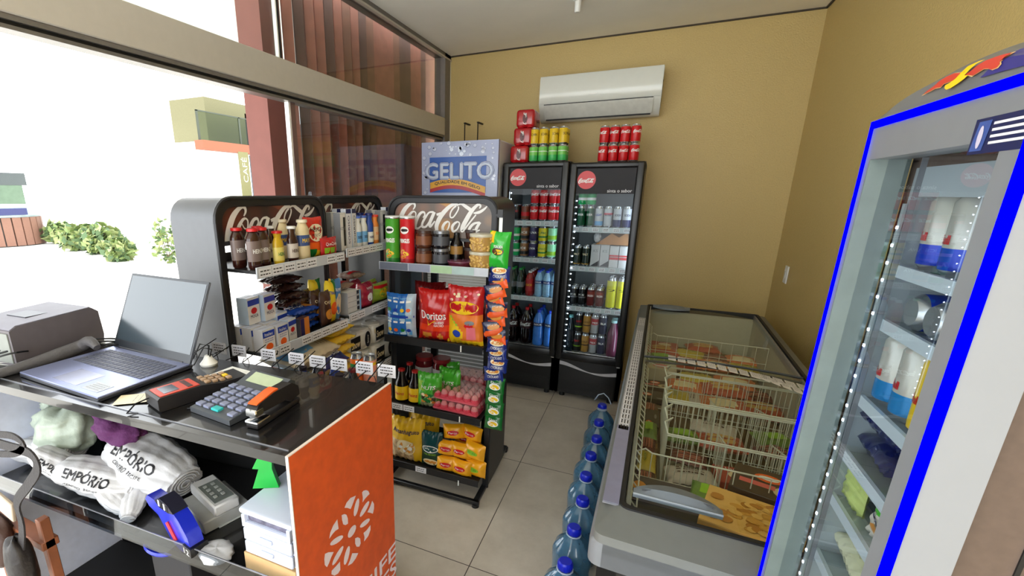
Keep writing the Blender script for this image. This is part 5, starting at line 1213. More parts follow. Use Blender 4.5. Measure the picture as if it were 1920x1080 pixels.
def tp_pack():
    root = bare('toilet_paper_pack'); b = MB()
    WP = mat('wrap_white', (206, 202, 194), .35, nz=.03, bump=.2, sc=12, coat=.2)
    for i in range(2):
        for j in range(2):
            b.lathe([(.045, 0), (.053, .006), (.055, .02), (.055, .08), (.053, .098), (.03, .104), (.014, .096)], WP, 20, X=T(-.055 + .11 * i, -.05 + .10 * j, .0))
    b.box(-.112, .112, -.107, .105, .002, .10, WP, .03, seg=3); b.build('wrap', root)
    b = MB(); F = FY(0, -.1075, .05)
    rect(b, BLKP, F, -.095, -.012, -.032, .034, 1); b.text('Snow', .07, CRM, lambda x, y, e=0: F(x - .053, y, .0008 + e), height=.032, shear=.2, bold=.0008)
    ell(b, BLKP, F, .026, .038, 18, x0=.055); b.text('Snow', .04, WHTP, lambda x, y, e=0: F(.055 - y, x, .0008 + e), height=.014); rect(b, CRM, F, -.11, -.098, .01, .03, 1, .0006); b.build('print', root)
    return root
MAKE['tp_pack'] = tp_pack
R2L = .70
for i, (x, z, lb) in enumerate(((-.115, R2L, 'lower left'), (.115, R2L, 'lower right'), (-.115, R2L + .118, 'upper left'), (.115, R2L + .118, 'upper right'))):
    wput(r2, 'tp_pack', x, -.0, z, 'white toilet paper multipack with black print, %s of the stack' % lb, 'toilet paper', s=(1, 1, 1.1))
# low wire basket area behind the counter: dark blue bottles, two orange cans
lowb = make_rack if 0 else None
t = thing('low_shelf', 'low dark goods stand between the window racks and the counter', 'shelf', (-1.02, 1.25, 0), rz=LRZ)
b = MB(); b.box(-.17, .17, -.15, .15, 0, .03, RK, .003); b.box(-.17, .17, -.15, .15, .80, .82, RK, .003)
b.build('shelf', t)
b = MB()
for x in (-.16, .16):
    for y in (-.14, .14): b.box(x - .01, x + .01, y - .01, y + .01, .03, .80, RK)
b.build('post', t)
MAKE['clean_blue'] = bottle('cleaner_bottle', .034, .18, mat('cleaner_blue', (26, 48, 120), .2, coat=.3), K('cap_dark', (36, 30, 40)), K('lab_dull', (150, 160, 176)), 'AZUL', YEL, lz=(.1, .5), capr=.014, flat=.8)
MAKE['clean_black'] = bottle('cleaner_bottle', .034, .17, mat('cleaner_black', (22, 22, 34), .2, coat=.3), K('cap_dark2', (110, 30, 36)), K('lab_dull2', (60, 66, 90)), 'POWER', WHTP, lz=(.1, .5), capr=.014, flat=.8)
MAKE['spray_orange'] = can('spray_can', K('spray_orange', (236, 110, 30)), band=(.62, .8, K('spray_green', (40, 130, 60))), txt='SBP', tcol=WHTP, r=.027, h=.20)
MAKE['spray_pink'] = can('spray_can', K('spray_pink', (234, 150, 130)), band=(.8, .86, YEL), txt='SBP', tcol=WHTP, r=.027, h=.20)
MAKE['green_pack'] = pouch('green_pack', .11, .12, .06, K('gp_green', (34, 104, 50), .3), lambda b, F_: ell(b, WHTP, F_(.5, .5), .03, .02, 12, e=.0002), seed=81)
for i in range(3):
    for j in range(3):
        p = Vector((-.91 - .08 * j, 1.11 + i * .08, .821)); kk = 'clean_blue' if (i + j) % 2 else 'clean_black'
        put(kk, p, '%s cleaner bottle on the low stand, %s from the counter in the %s row' % ('blue' if kk == 'clean_blue' else 'black', ORD[i], ('front', 'middle', 'back')[j]), 'cleaner', 'cleaner bottles on the low stand', rz=LRZ)
p = onz(712, 700, .95); 
put('spray_orange', (-.96, 1.37, .821), 'orange aerosol can at the corner of the low stand', 'spray', rz=LRZ, s=.95)
put('spray_pink', (-.905, 1.375, .821), 'salmon pink aerosol can with yellow ring beside the orange one', 'spray', rz=LRZ, s=.95)
# =============== upright drink coolers ===============
CB = mat('cooler_black', (17, 17, 18), .32, nz=.05, sc=60); CBP = mat('cooler_panel', (46, 45, 48), .55, nz=.02, spec=.25)
LIN = mat('cooler_liner', (138, 146, 148), .45, nz=.02)
SHW = mat('cooler_rail', (186, 198, 202), .3, nz=.02)
LED = mat('led_white', (255, 255, 255), .5, nz=0, emit=(226, 240, 255), es=12); LEDL = mat('led_diffuser', (225, 232, 236), .5, nz=0, emit=(216, 234, 255), es=1.6)
DISC = mat('disc_red', (206, 42, 44), .35, nz=.02)
CGL = glassmat('cooler_glass', (236, 242, 244), 1.0, .01, .0)
def make_cooler(label, x0, x1, shelves, zh, gz0, gz1, wave=1):
    t = thing('drink_cooler', label, 'cooler', ((x0 + x1) / 2, 3.50, 0)); W = x1 - x0; H = zh; D = .55; hw = W / 2
    b = MB()
    b.box(-hw, -hw + .03, .045, D, .04, H, CB); b.box(hw - .03, hw, .045, D, .04, H, CB); b.box(-hw, hw, D - .03, D, .04, H, CB); b.box(-hw, hw, .045, D, H - .05, H, CB, .004); b.box(-hw, hw, .045, D, .04, gz0 - .03, CB)
    b.build('cabinet', t)
    b = MB(); b.box(-hw + .03, -hw + .034, .06, D - .03, gz0 - .03, H - .12, LIN); b.box(hw - .034, hw - .03, .06, D - .03, gz0 - .03, H - .12, LIN); b.box(-hw + .03, hw - .03, D - .034, D - .03, gz0 - .03, H - .12, LIN); b.box(-hw + .03, hw - .03, .06, D - .03, gz0 - .03, gz0 - .02, LIN); b.box(-hw + .03, hw - .03, .06, D - .03, H - .12, H - .11, LIN); b.build('liner', t)
    b = MB(); b.box(-hw + .012, hw - .012, .046, .06, .06, gz0 - .075, CB, .003)
    for k in range(6): b.box(-hw + .05, hw - .05, .043, .047, .085 + k * .012, .090 + k * .012, CIN)
    g_ = b.build('grille', t)
    b = MB(); P = []; n = 24
    z0 = (gz0 - .075) * .78
    up_, lo_ = [], []
    for k in range(n + 1):
        u = k / n; x = -hw + .03 + u * (W - .06); y = z0 + .035 * math.cos(u * 4.4) * (1 - .5 * u) + .01
        th = .008 + .022 * abs(math.cos(u * math.pi * .95)) ** 1.3; up_.append((x, y + th / 2)); lo_.append((x, y - th / 2))
    for k in range(n): b.quad((lo_[k][0], .0445, lo_[k][1]), (lo_[k + 1][0], .0445, lo_[k + 1][1]), (up_[k + 1][0], .0445, up_[k + 1][1]), (up_[k][0], .0445, up_[k][1]), mat('wave_white', (196, 194, 198), .4))
    b.build('wave_stripe', g_)
    b = MB(); b.box(hw - .035, hw - .012, .038, .046, gz0 - .08, gz0 - .07, SIL); b.build('hinge', t)
    # door frame
    fz0, fz1 = gz0 - .06, H
    b = MB(); fw_ = .052
    b.box(-hw, -hw + fw_, 0, .044, fz0, fz1, CB, .012, seg=3); b.box(hw - fw_, hw, 0, .044, fz0, fz1, CB, .012, seg=3)
    b.box(-hw, hw, 0.001, .043, fz0, gz0, CB, .008, seg=2); b.box(-hw, hw, 0.001, .043, H - .04, H, CB, .012, seg=3)
    d_ = b.build('door', t)
    b = MB(); b.box(-hw + fw_ - .003, hw - fw_ + .003, .016, .03, gz1, H - .038, CBP); h_ = b.build('sign_panel', d_)
    b = MB(); R_ = .062; cx, cz = -hw + fw_ + R_ + .004, (gz1 + H - .04) / 2 + .008; F = FY(0, .0155, cz, .0003)
    b.lathe([(R_, 0), (R_, .0012)], DISC, 40, X=T(cx, .0157, cz, rx=math.radians(90)))
    script(b, WHTP, lambda x, y, e=0: (cx + x, .0138 - e, cz + y - .006), R_ * 1.72, k=3, wmul=1.15)
    b.build('emblem', h_); b = MB()
    b.text('sinta o sabor', .16, mat('panel_text', (200, 200, 204), .4), FY(hw - fw_ - .095, .0152, gz1 + .02), bold=.0004); b.build('slogan', h_)
    b = MB(); b.quad((-hw + fw_ - .003, .022, gz0), (hw - fw_ + .003, .022, gz0), (hw - fw_ + .003, .022, gz1), (-hw + fw_ - .003, .022, gz1), CGL); b.build('pane', d_)
    b = MB(); b.box(-hw + fw_, hw - fw_, .018, .021, gz0 + .004, gz0 + .010, SIL); b.build('glass_trim', d_)
    b = MB(); b.box(-hw + .037, -hw + .041, .078, .083, gz0 + .02, gz1 - .02, LEDL)
    for k in range(int((gz1 - gz0) / .045)): b.lathe([(.002, 0), (.0042, .002), (.003, .003)], LED, 8, X=T(-hw + .056, .074, gz0 + .03 + k * .045, rx=math.radians(90)))
    b.build('light_strip', t)
    b = MB(); b.box(hw - .044, hw - .036, .075, .083, gz0 + .02, gz1 - .02, mat('led_soft', (255, 255, 255), .5, nz=0, emit=(226, 240, 255), es=8)); b.build('light_strip', t)
    for z in shelves:
        b = MB(); n = 14
        for k in range(n): b.bar((-hw + .04 + k * (W - .08) / (n - 1), .09, z - .004), (-hw + .04 + k * (W - .08) / (n - 1), D - .05, z - .004), .002, SHW)
        b.box(-hw + .036, hw - .036, D - .055, D - .05, z - .008, z, SHW)
        s_ = b.build('shelf', t)
        b = MB(); b.box(-hw + .036, hw - .036, .078, .088, z - .036, z + .004, SHW, .002)
        F = FY(0, .078, z - .016, .0008)
        for q in range(6):
            x_ = -hw + .06 + q * (W - .12) / 5.2; rect(b, CARD, F, x_ - .02, x_ + .024, -.012, .014); dashes(b, BLKP, lambda x, y, e=0, x_=x_: F(x_ + .002 + x, y, e), .036, 2, .01, .004, 3, y0=.004, seed=q)
        b.build('price_rail', s_)
    b = MB()
    for x in (-hw + .06, hw - .06):
        for y in (.09, D - .07): b.lathe([(.022, 0), (.018, .04)], BLK, 10, X=T(x, y, 0))
    b.build('foot', t)
    return t
LSH = (1.395, 1.11, .80); RSH = (1.36, 1.068, .755)
c1 = make_cooler('left black drink cooler, beside the white ice freezer', -1.045, -.556, LSH, 1.825, .405, 1.635)
c2 = make_cooler('right black drink cooler, beside the island freezer', -.550, -.060, RSH, 1.812, .395, 1.60)
CY = 3.50
CANS = dict(
 red=can('soda_can', RED, mark=True, n=18), black=can('soda_can', BLKP, txt='ZERO', tcol=RED, n=16), swirl=can('soda_can', K('guar_brown', (120, 60, 40)), band=(.3, .55, RED), n=16),
 green=can('soda_can', K('can_green', (10, 170, 90)), band=(.35, .5, WHTP), n=16), brown=can('soda_can', K('can_bronze', (140, 96, 60)), band=(.2, .4, BLKP), txt='ICE', n=16),
 purple=can('soda_can', K('can_purple', (44, 36, 84)), txt='UVA', n=16), yellow=can('soda_can', K('can_yellow', (214, 200, 30)), band=(.3, .4, GRN), txt='LIMAO', tcol=GRN, n=16), lime=can('soda_can', K('can_pale_green', (150, 220, 170)), band=(.2, .45, LIM), n=16),
 beer_g=can('beer_can', K('can_dkgreen', (16, 84, 50)), txt='BEER', tcol=WHTP, n=16, h=.15, r=.029), silver=can('beer_can', K('can_white', (196, 200, 206)), band=(.1, .3, SKY), txt='LIGHT', tcol=BLU, n=16, h=.15, r=.029), pink=can('beer_can', K('can_white', (196, 200, 206)), band=(.6, .7, PNK), txt='ROSE', tcol=NAV, n=16, h=.15, r=.029),
 blackgold=can('beer_can', K('can_blackgreen', (22, 40, 26)), band=(.1, .14, GLD), txt='MALT', tcol=CRM, n=16, h=.15, r=.029), tonic=can('beer_can', BLKP, band=(.45, .5, GRY), txt='KS', tcol=WHTP, n=16, h=.15, r=.029),
 baw=can('beer_can', K('can_maroon', (96, 26, 24)), band=(.55, .8, K('can_redbrown', (140, 50, 36))), txt='BADEN', tcol=WHTP, n=16, h=.15, r=.029), yel2=can('beer_can', K('can_neon', (224, 222, 40)), txt='2', tcol=BLKP, n=18, h=.24, r=.036),
 energy_bk=can('energy_can', BLKP, band=(.3, .36, LIM), txt='ENERGY', tcol=RED, n=16, h=.16, r=.029), energy_gd=can('energy_can', K('can_gold', (176, 128, 50)), band=(.4, .46, BRN), txt='GOLD', tcol=BRN, n=16, h=.16, r=.029),
 energy_wh=can('energy_can', K('can_lightgrey', (168, 168, 170)), band=(.5, .8, K('can_red_soft', (180, 50, 56))), txt='MIX', tcol=WHTP, n=16, h=.16, r=.029), energy_nv=can('energy_can', K('can_navy', (22, 26, 60)), txt='BLK', tcol=WHTP, n=16, h=.16, r=.029),
 lager=can('soda_can', K('can_lime_top', (120, 200, 90)), lo=K('can_green_lo', (60, 180, 90)), band=(.62, .66, WHTP), n=18), gold2=can('soda_can', K('can_yellow_gold', (226, 190, 40)), txt='SCHIN', tcol=BRN, lo=K('can_yellow_gold', (226, 190, 40)), n=18))
for k_, v_ in CANS.items(): MAKE['can_' + k_] = v_
COLN = dict(red='red cola can', black='black cola can', swirl='brown and red soda can', green='green soda can', brown='bronze soda can', purple='dark purple soda can', yellow='yellow soda can', lime='pale green soda can',
 beer_g='green beer can', silver='silver white drink can', pink='white can with pink band', blackgold='black-green tall can', tonic='black tonic can', baw='maroon beer can', yel2='neon yellow large can', energy_bk='black energy can', energy_gd='gold energy can', energy_wh='grey and red energy can', energy_nv='navy energy can')
def cfill(which, cx, shelf_n, key, xs, z, lv, hcan, y0=.13, rows=2, grp=None, pitch=.068):
    for xi, x in enumerate(xs):
        for l in range(lv):
            for r_ in range(rows):
                lab = '%s, %s shelf of the %s black cooler' % (COLN[key], shelf_n, which)
                lab += (', %s column' % ORD[xi] if len(xs) > 1 else '') + (', %s' % ('lower', 'upper')[l] if lv > 1 else '') + (' front', ' rear', ' rearmost')[r_]
                put('can_' + key, (cx + x, CY + y0 + r_ * pitch, z + .001 + l * hcan), lab, 'can', None, rz=.2 * math.sin(7 * x + l + r_))
cx = -.80
cfill('left', cx, 'top', 'black', (-.155,), LSH[0], 1, .122); cfill('left', cx, 'top', 'swirl', (-.085,), LSH[0], 1, .122)
cfill('left', cx, 'top', 'red', (-.015, .055, .125, .178), LSH[0], 2, .1225)
cfill('left', cx, 'second', 'green', (-.15,), LSH[1], 2, .1225); cfill('left', cx, 'second', 'brown', (-.08,), LSH[1], 2, .1225); cfill('left', cx, 'second', 'purple', (-.01,), LSH[1], 2, .1225)
cfill('left', cx, 'second', 'yellow', (.062,), LSH[1], 2, .1225); cfill('left', cx, 'second', 'lime', (.135,), LSH[1], 2, .1225)
CLR = mat('water_plastic', (150, 196, 226), .12, nz=.1, sc=80, coat=.5, trans=.25); WBL = mat('water_blue', (60, 120, 200), .15, nz=.1, coat=.5)
MAKE['pet_red'] = bottle('soda_bottle', .033, .20, mat('soda_red', (150, 24, 20), .15, coat=.4), K('cap_w', (220, 220, 220)), K('lab_red', (170, 26, 30)), 'SUCO', YEL, lz=(.2, .7), shoulder=.7)
MAKE['pet_green'] = bottle('soda_bottle', .033, .22, mat('soda_darkgreen', (18, 40, 26), .12, coat=.5), K('cap_green', (30, 150, 60)), K('lab_grey2', (120, 120, 124)), lz=(.3, .5))
MAKE['juice_box'] = carton('juice_carton', .05, .04, .12, (K('juice_maroon', (110, 34, 44)), K('juice_side', (206, 206, 210)), WHTP), lambda b, F: rect(b, WHTP, F, -.025, .025, .09, .12, 1, .0003))
MAKE['water_small'] = bottle('water_bottle', .033, .21, CLR, K('cap_blue', (30, 60, 190)), K('lab_navy', (30, 50, 120)), 'AGUA', WHTP, lz=(.50, .62), ribs=5, shoulder=.66)
MAKE['cola_2l'] = bottle('cola_bottle', .052, .31, mat('cola_liquid', (26, 10, 8), .08, coat=.6), K('cap_red5', (180, 20, 26)), K('lab_cola', (52, 14, 14)), None, WHTP, lz=(.44, .66), capr=.015, shoulder=.66, script_mark=True)
MAKE['water_15'] = bottle('water_bottle', .044, .30, WBL, K('cap_blue', (30, 60, 190)), K('lab_navy2', (26, 40, 80)), 'AGUA', WHTP, lz=(.56, .66), ribs=7, shoulder=.68)
z = LSH[2] + .001
for i, x in enumerate((-.16, -.095)):
    for r_ in range(2): put('pet_green', (cx + x, CY + .13 + r_ * .075, z), 'dark green soda bottle on the third shelf of the left cooler, %s %s' % (('left', 'right')[i], ('front', 'rear')[r_]), 'bottle')
for r_ in range(4): put('pet_red', (cx - .018, CY + .13 + r_ * .072, z), 'red juice bottle on the third shelf of the left cooler, %s from the front' % ORD[r_], 'bottle')
for i, x in enumerate((.055, .12, .182)):
    for r_ in range(3): put('water_small', (cx + x, CY + .13 + r_ * .07, z), 'small clear water bottle with blue cap, left cooler, %s column, %s row' % (ORD[i], ORD[r_]), 'bottle')
for i, x in enumerate((-.145, -.03)):
    for r_ in range(2): put('cola_2l', (cx + x, CY + .15 + r_ * .11, .386), 'large cola bottle at the bottom of the left cooler, %s %s' % (('left', 'right')[i], ('front', 'rear')[r_]), 'bottle')
for i, x in enumerate((.072, .165)):
    for r_ in range(3): put('water_15', (cx + x, CY + .14 + r_ * .092, .386), 'large blue water bottle at the bottom of the left cooler, %s column, %s row' % (ORD[i], ORD[r_]), 'bottle')
cx = -.305
cfill('right', cx, 'top', 'beer_g', (-.155, -.093), RSH[0], 1, .151); 
for i, x in enumerate((-.155, -.093)): put('can_green', (cx + x, CY + .13, RSH[0] + .152), 'green soda can standing on a beer can, top shelf of the right cooler, %s' % ('left', 'right')[i], 'can')
cfill('right', cx, 'top', 'silver', (-.03,), RSH[0], 1, .151); cfill('right', cx, 'top', 'pink', (.032,), RSH[0], 1, .151)
MAKE['can_whitenavy'] = can('beer_can', K('can_white', (196, 200, 206)), band=(.05, .38, NAV), txt='SODA', tcol=NAV, n=16, h=.15, r=.029); COLN['whitenavy'] = 'white can with a navy base'
cfill('right', cx, 'top', 'whitenavy', (.096, .16), RSH[0], 1, .151)
cfill('right', cx, 'second', 'blackgold', (-.16, -.098), RSH[1], 1, .151)
MAKE['milk_silver'] = carton('milk_carton', .062, .06, .165, (K('milk_silver', (188, 190, 192)), GRY, WHTP), lambda b, F: (b.add([F(-.03, .005, .0003), F(.03, .005, .0003), F(.031, .05, .0003)], [(0, 1, 2)], BLKP), b.text('KS', .03, GRY, lambda x, y, e=0: F(x, y + .12, .0005), height=.02)))
MAKE['milk_red'] = carton('milk_carton', .062, .06, .16, (K('milk_white', (206, 206, 206)), GRY, WHTP), lambda b, F: (rect(b, RED, F, -.031, .031, .06, .078, 1, .0003), rect(b, RED, F, -.031, .031, .083, .095, 1, .0003)))
for i, (kk, x) in enumerate((('milk_silver', -.03), ('milk_silver', .036), ('milk_red', .102), ('milk_red', .168))):
    for r_ in range(2): put(kk, (cx + x, CY + .14 + r_ * .068, RSH[1] + .001), '%s carton on the second shelf of the right cooler, %s column, %s' % ('silver' if kk == 'milk_silver' else 'white and red', ORD[i], ('front', 'rear')[r_]), 'carton')
t = thing('paper_bag', 'crumpled brown paper bag lying on cartons in the right cooler', 'bag', (cx + .09, CY + .165, RSH[1] + .167))
b = MB(); KR = mat('kraft_brown', (186, 132, 82), .8, nz=.05)
for pts in ([(-.13, -.03, 0), (.02, -.04, .002), (.10, -.03, .0), (.11, .04, .0), (-.02, .05, .0), (-.12, .03, 0)],):
    top = [(-.11, -.02, .012), (-.02, -.03, .085), (.03, -.02, .055), (.09, -.02, .095), (.10, .04, .08), (-.0, .045, .09), (-.10, .03, .02)]
    n = len(pts); vs = pts + top; fs = [tuple(range(n))[::-1]]
    fs += [(0, 1, 7, 6), (1, 2, 8, 7), (2, 9, 8), (2, 3, 10, 9), (3, 4, 11, 10), (4, 5, 12, 11), (5, 0, 6, 12), (6, 7, 11, 12), (7, 8, 9, 10, 11)]
    b.add(vs, fs, KR)
b.build('paper', t)
b = MB(); lump(b, BAGW, .024, .02, .035, T(-.12, .0, .05), 71, .25, 16, 10); o = b.build('bag_knot'); o.location = t.location + Vector((0, .0, .0)); tag(o, 'small twisted white plastic bag beside the brown paper bag', 'bag')
cfill('right', cx, 'third', 'tonic', (-.16, -.1), RSH[2], 1, .151); cfill('right', cx, 'third', 'baw', (-.035, .03), RSH[2], 1, .151, rows=3); cfill('right', cx, 'third', 'yel2', (.11, .183), RSH[2], 1, .24, y0=.13, rows=2, pitch=.076)
for k_, x in (('energy_bk', -.105), ('energy_gd', -.045), ('energy_wh', .015), ('energy_nv', .075)): cfill('right', cx, 'bottom', k_, (x,), .376, 2, .161)
MAKE['bottle_teal'] = bottle('long_bottle', .03, .30, mat('teal_dark', (16, 34, 44), .15, coat=.5), K('cap_teal', (120, 196, 200)), K('lab_dark', (30, 34, 40)), lz=(.3, .6), capr=.016)
MAKE['bottle_plum'] = bottle('juice_bottle', .042, .29, mat('plum_juice', (104, 50, 70), .25, coat=.3), K('cap_mint', (170, 214, 214)), lz=(.3, .6), capr=.02, shoulder=.6)
put('bottle_teal', (cx - .165, CY + .13, .376), 'dark bottle with a teal cap at the lower left of the right cooler', 'bottle')
put('bottle_plum', (cx + .155, CY + .135, .376), 'plum-coloured juice bottle with mint cap at the lower right', 'bottle')
put('bottle_plum', (cx + .155, CY + .23, .376), 'plum-coloured juice bottle behind the front plum bottle', 'bottle')
# ---------- on top of the coolers ----------
def twelve(x0, z0, lb):
    t = thing('can_multipack', lb, 'cans', (x0, 3.62, z0))
    b = MB()
    for i in range(2):
        for j in range(3): b.lathe([(.024, 0), (.0318, .01), (.0325, .02), (.0325, .105), (.026, .12), (.024, .122)], RED, 18, X=T(-.034 + i * .068, j * .067, 0))
    b.build('can', t)
    b = MB(); FR = glassmat('shrink_film_red', (255, 120, 120), 2., .12, .14)
    b.box(-.069, .069, -.035, .171, .001, .1245, mat('film_red', (176, 20, 28), .2, coat=.5), .022, seg=3); b.build('shrink_film', t)
    b = MB(); F = FY(0, -.0355, .062)
    script(b, WHTP, lambda x, y, e=0: F(x * .0 - y * 1.0, x, e), .085, k=2)
    ell(b, mat('film_dark_red', (90, 10, 16), .2), F, .018, .034, 16, x0=-.0, e=.0002); b.build('print', t)
    return t
twelve(-.95, 1.826, 'red shrink-wrapped cola multipack, bottom of the stack on the left cooler')
twelve(-.93, 1.951, 'red shrink-wrapped cola multipack, middle of the stack on the left cooler')
twelve(-.915, 2.076, 'red shrink-wrapped cola multipack, top of the stack on the left cooler')
for i in range(4):
    for l in range(2):
        for r_ in range(2):
            put('can_gold2' if l else 'can_lager', (-.845 + i * .0685 + (.006 if i > 1 else 0), 3.62 + r_ * .068, 1.826 + l * .1225), '%s can on top of the left cooler, %s from the left, %s' % ('yellow' if l else 'green and yellow', ORD[i], ('front', 'rear')[r_]), 'can', rz=.3 * i)
            put('can_red', (-.35 + i * .0675, 3.62 + r_ * .068, 1.813 + l * .1225), 'red cola can on the right cooler, %s from the left, %s %s' % (ORD[i], ('lower', 'upper')[l], ('front', 'rear')[r_]), 'can', rz=.35 * i - .5)
# ---------- ice freezer ----------
t = thing('ice_freezer', 'tall white ice freezer with a blue and white brand header', 'freezer', (-1.375, 3.43, 0)); hw = .315
IW = mat('ice_white', (226, 228, 232), .35, nz=.02); 
b = MB(); b.box(-hw, hw, .03, .60, .05, 1.985, IW, .008); b.build('cabinet', t)
b = MB(); b.box(-hw + .01, hw - .01, .0, .03, .38, 1.50, mat('ice_door', (206, 208, 206), .3), .01, seg=2)
for k in range(7): b.box(-hw + .05, hw - .05, -.006, .001, .82 + k * .022, .832 + k * .022, IW, .002)
b.lathe([(.02, 0), (.02, .012), (.011, .014)], mat('lock_grey', (90, 92, 94), .3, .6), 16, X=T(.03, -.0, 1.02, rx=math.radians(90))); d_ = b.build('door', t)
b = MB(); b.box(-hw + .02, -hw + .05, -.04, .0, .85, 1.2, mat('lock_grey', (90, 92, 94), .3, .6), .008); b.build('handle', d_)
b = MB(); 
for k in range(8): b.box(-hw + .03, hw - .03, .022, .03, .08 + k * .033, .10 + k * .033, GRY)
b.build('grille', t)
Z0, Z1 = 1.53, 1.985; HZ = (Z0 + Z1) / 2
b = MB(); b.box(-hw, hw, -.004, .03, Z0, Z1, mat('header_lilac', (176, 184, 216), .25, nz=.04, sc=6)); h_ = b.build('header', t)
b = MB(); F = FY(0, -.0045, HZ); rg = random.Random(8); DP = mat('droplet', (150, 160, 196), .12, coat=1.); DP2 = mat('droplet_light', (206, 212, 234), .12, coat=1.)
for k in range(46):
    x = rg.uniform(-.29, .29); y = rg.choice([rg.uniform(.13, .215), rg.uniform(-.2, .2)])
    if abs(x) < .26 and y < .12: x = math.copysign(rg.uniform(.265, .295), x)
    r_ = rg.uniform(.006, .022); ell(b, DP, F, r_, r_ * .9, 14, y0=y, x0=x, e=.0002); ell(b, DP2, F, r_ * .8, r_ * .7, 14, y0=y + r_ * .08, x0=x, e=.0004)
rect(b, mat('panel_skyblue', (44, 92, 178), .25, nz=.12, sc=4), F, -.245, .225, -.15, .115, 1, .0006)
b.build('print', h_)
b = MB()
def wave(x): return -.135 + .05 * math.sin((x + .25) * 6.4 + .35)
for m_, o1, o2, e in ((mat('ribbon_gold', (236, 176, 60), .3), -.01, .04, .0009), (mat('ribbon_red', (186, 44, 50), .3), -.035, -.008, .0010)):
    n = 24
    for k in range(n):
        xa, xb = -.24 + .462 * k / n, -.24 + .462 * (k + 1) / n
        b.add([F(xa, wave(xa) + o1, e), F(xb, wave(xb) + o1, e), F(xb, wave(xb) + o2, e), F(xa, wave(xa) + o2, e)], [(0, 1, 2, 3)], m_)
b.text('QUALIDADE EM GELO', .38, BLKP, lambda x, y, e=0: F(x - .01, y + wave(x) + .016, .0014 + e), height=.024, bold=.0008); b.build('ribbon', h_)
b = MB(); G_ = lambda dx, dy, ee: (lambda x, y, e=0: F(x + dx, y + dy, ee + e))
b.text('GELITO', .56, mat('letter_navy', (38, 44, 110), .3), G_(0, .012, .0016), height=.118, bold=.009)
b.text('GELITO', .56, mat('letter_ice', (206, 216, 236), .3), G_(0, .012, .0022), height=.118, bold=.0055)
b.text('GELITO', .56, mat('letter_line', (120, 130, 180), .3), G_(0, .012, .0028), height=.118, bold=.001)
b.text('GELITO', .552, mat('letter_ice', (206, 216, 236), .3), G_(0, .012, .0034), height=.112, bold=-.0)
b.build('lettering', h_)
b = MB()
for x in (-hw + .06, hw - .06):
    for y in (.09, .54): b.lathe([(.022, 0), (.018, .05)], BLK, 10, X=T(x, y, 0))
b.build('foot', t)
# =============== glass-topped island freezer ===============
FZ = .86; IRZ = math.radians(-1.15); IO = Vector((-.035, .966, 0))
IM = Matrix.Translation(IO) @ Matrix.Rotation(IRZ, 4, 'Z')
def ipt(x, y, z): return IM @ Vector((x, y, z))
isl = thing('island_freezer', 'long grey island chest freezer with sliding glass lids beside the right wall', 'freezer', IO, rz=IRZ)
IG = mat('freezer_grey', (108, 111, 108), .42, nz=.03); IGL = mat('freezer_grey_light', (120, 124, 128), .4, nz=.03); IGD = mat('freezer_dark_grey', (58, 62, 66), .45, nz=.04)
IIN = mat('freezer_liner', (176, 174, 154), .5, nz=.03); W, L = .73, 2.52
b = MB(); b.box(.015, W - .015, .04, L - .03, .05, FZ - .11, mat('freezer_black', (16, 16, 18), .4), .01); 
b.box(.012, W - .012, .035, .042, .08, FZ - .14, BLK)
# hollow: box above is the base skin; the well stands inside
b2 = MB(); th = .05
b.m = []; b.v = []; b.f = []; b.mats = []
BKF = mat('freezer_black', (16, 16, 18), .4)
b.box(.015, .06, .04, L - .03, .05, FZ - .10, BKF); b.box(W - .06, W - .015, .04, L - .03, .05, FZ - .10, BKF); b.box(.015, W - .015, .04, .085, .05, FZ - .10, BKF); b.box(.015, W - .015, L - .075, L - .03, .05, FZ - .10, BKF); b.box(.02, W - .02, .045, L - .035, .05, .09, BKF)
b.box(.14, .145, .0385, .0405, .06, FZ - .12, IGD)
b.build('cabinet', isl)
b = MB(); b.box(.06, .066, .085, L - .075, .09, FZ - .03, IIN); b.box(W - .066, W - .06, .085, L - .075, .09, FZ - .03, IIN); b.box(.06, W - .06, .085, .091, .09, FZ - .03, IIN); b.box(.06, W - .06, L - .081, L - .075, .09, FZ - .03, IIN); b.box(.06, W - .06, .085, L - .075, .30, .306, IIN)
b.build('liner', isl)
# top frame with rounded outer corners
def rrect(x0, x1, y0, y1, r, n=5):
    P = []
    for cx_, cy_, a0 in ((x1 - r, y0 + r, -90), (x1 - r, y1 - r, 0), (x0 + r, y1 - r, 90), (x0 + r, y0 + r, 180)):
        for k in range(n + 1): a = math.radians(a0 + 90 * k / n); P.append((cx_ + r * math.cos(a), cy_ + r * math.sin(a)))
    return P
def ring(b, o, i, z0, z1, m_, zo=None):
    n = len(o); zo = z1 if zo is None else zo
    vs = [(x, y, z0) for x, y in o] + [(x, y, zo) for x, y in o] + [(x, y, z1) for x, y in i] + [(x, y, z0) for x, y in i]
    fs = []
    for k in range(n):
        j = (k + 1) % n; fs += [(k, j, n + j, n + k), (n + k, n + j, 2 * n + j, 2 * n + k), (2 * n + k, 2 * n + j, 3 * n + j, 3 * n + k), (3 * n + k, 3 * n + j, j, k)]
    b.add(vs, fs, m_)
b = MB(); ring(b, rrect(-.008, W + .008, -.002, L + .01, .028), rrect(.0, W, -.002, L, .024), FZ - .11, FZ - .045, IGL, FZ - .055)
b.build('bumper', isl)
b = MB(); ring(b, rrect(.0, W, -.002, L, .024), rrect(.052, W - .052, .098, L - .08, .02), FZ - .07, FZ, IG, FZ - .022)
b.build('top_frame', isl)
b = MB(); ring(b, rrect(.046, W - .046, .09, L - .07, .024), rrect(.058, W - .058, .104, L - .088, .02), FZ - .03, FZ + .003, BLK)
b.build('gasket', isl)
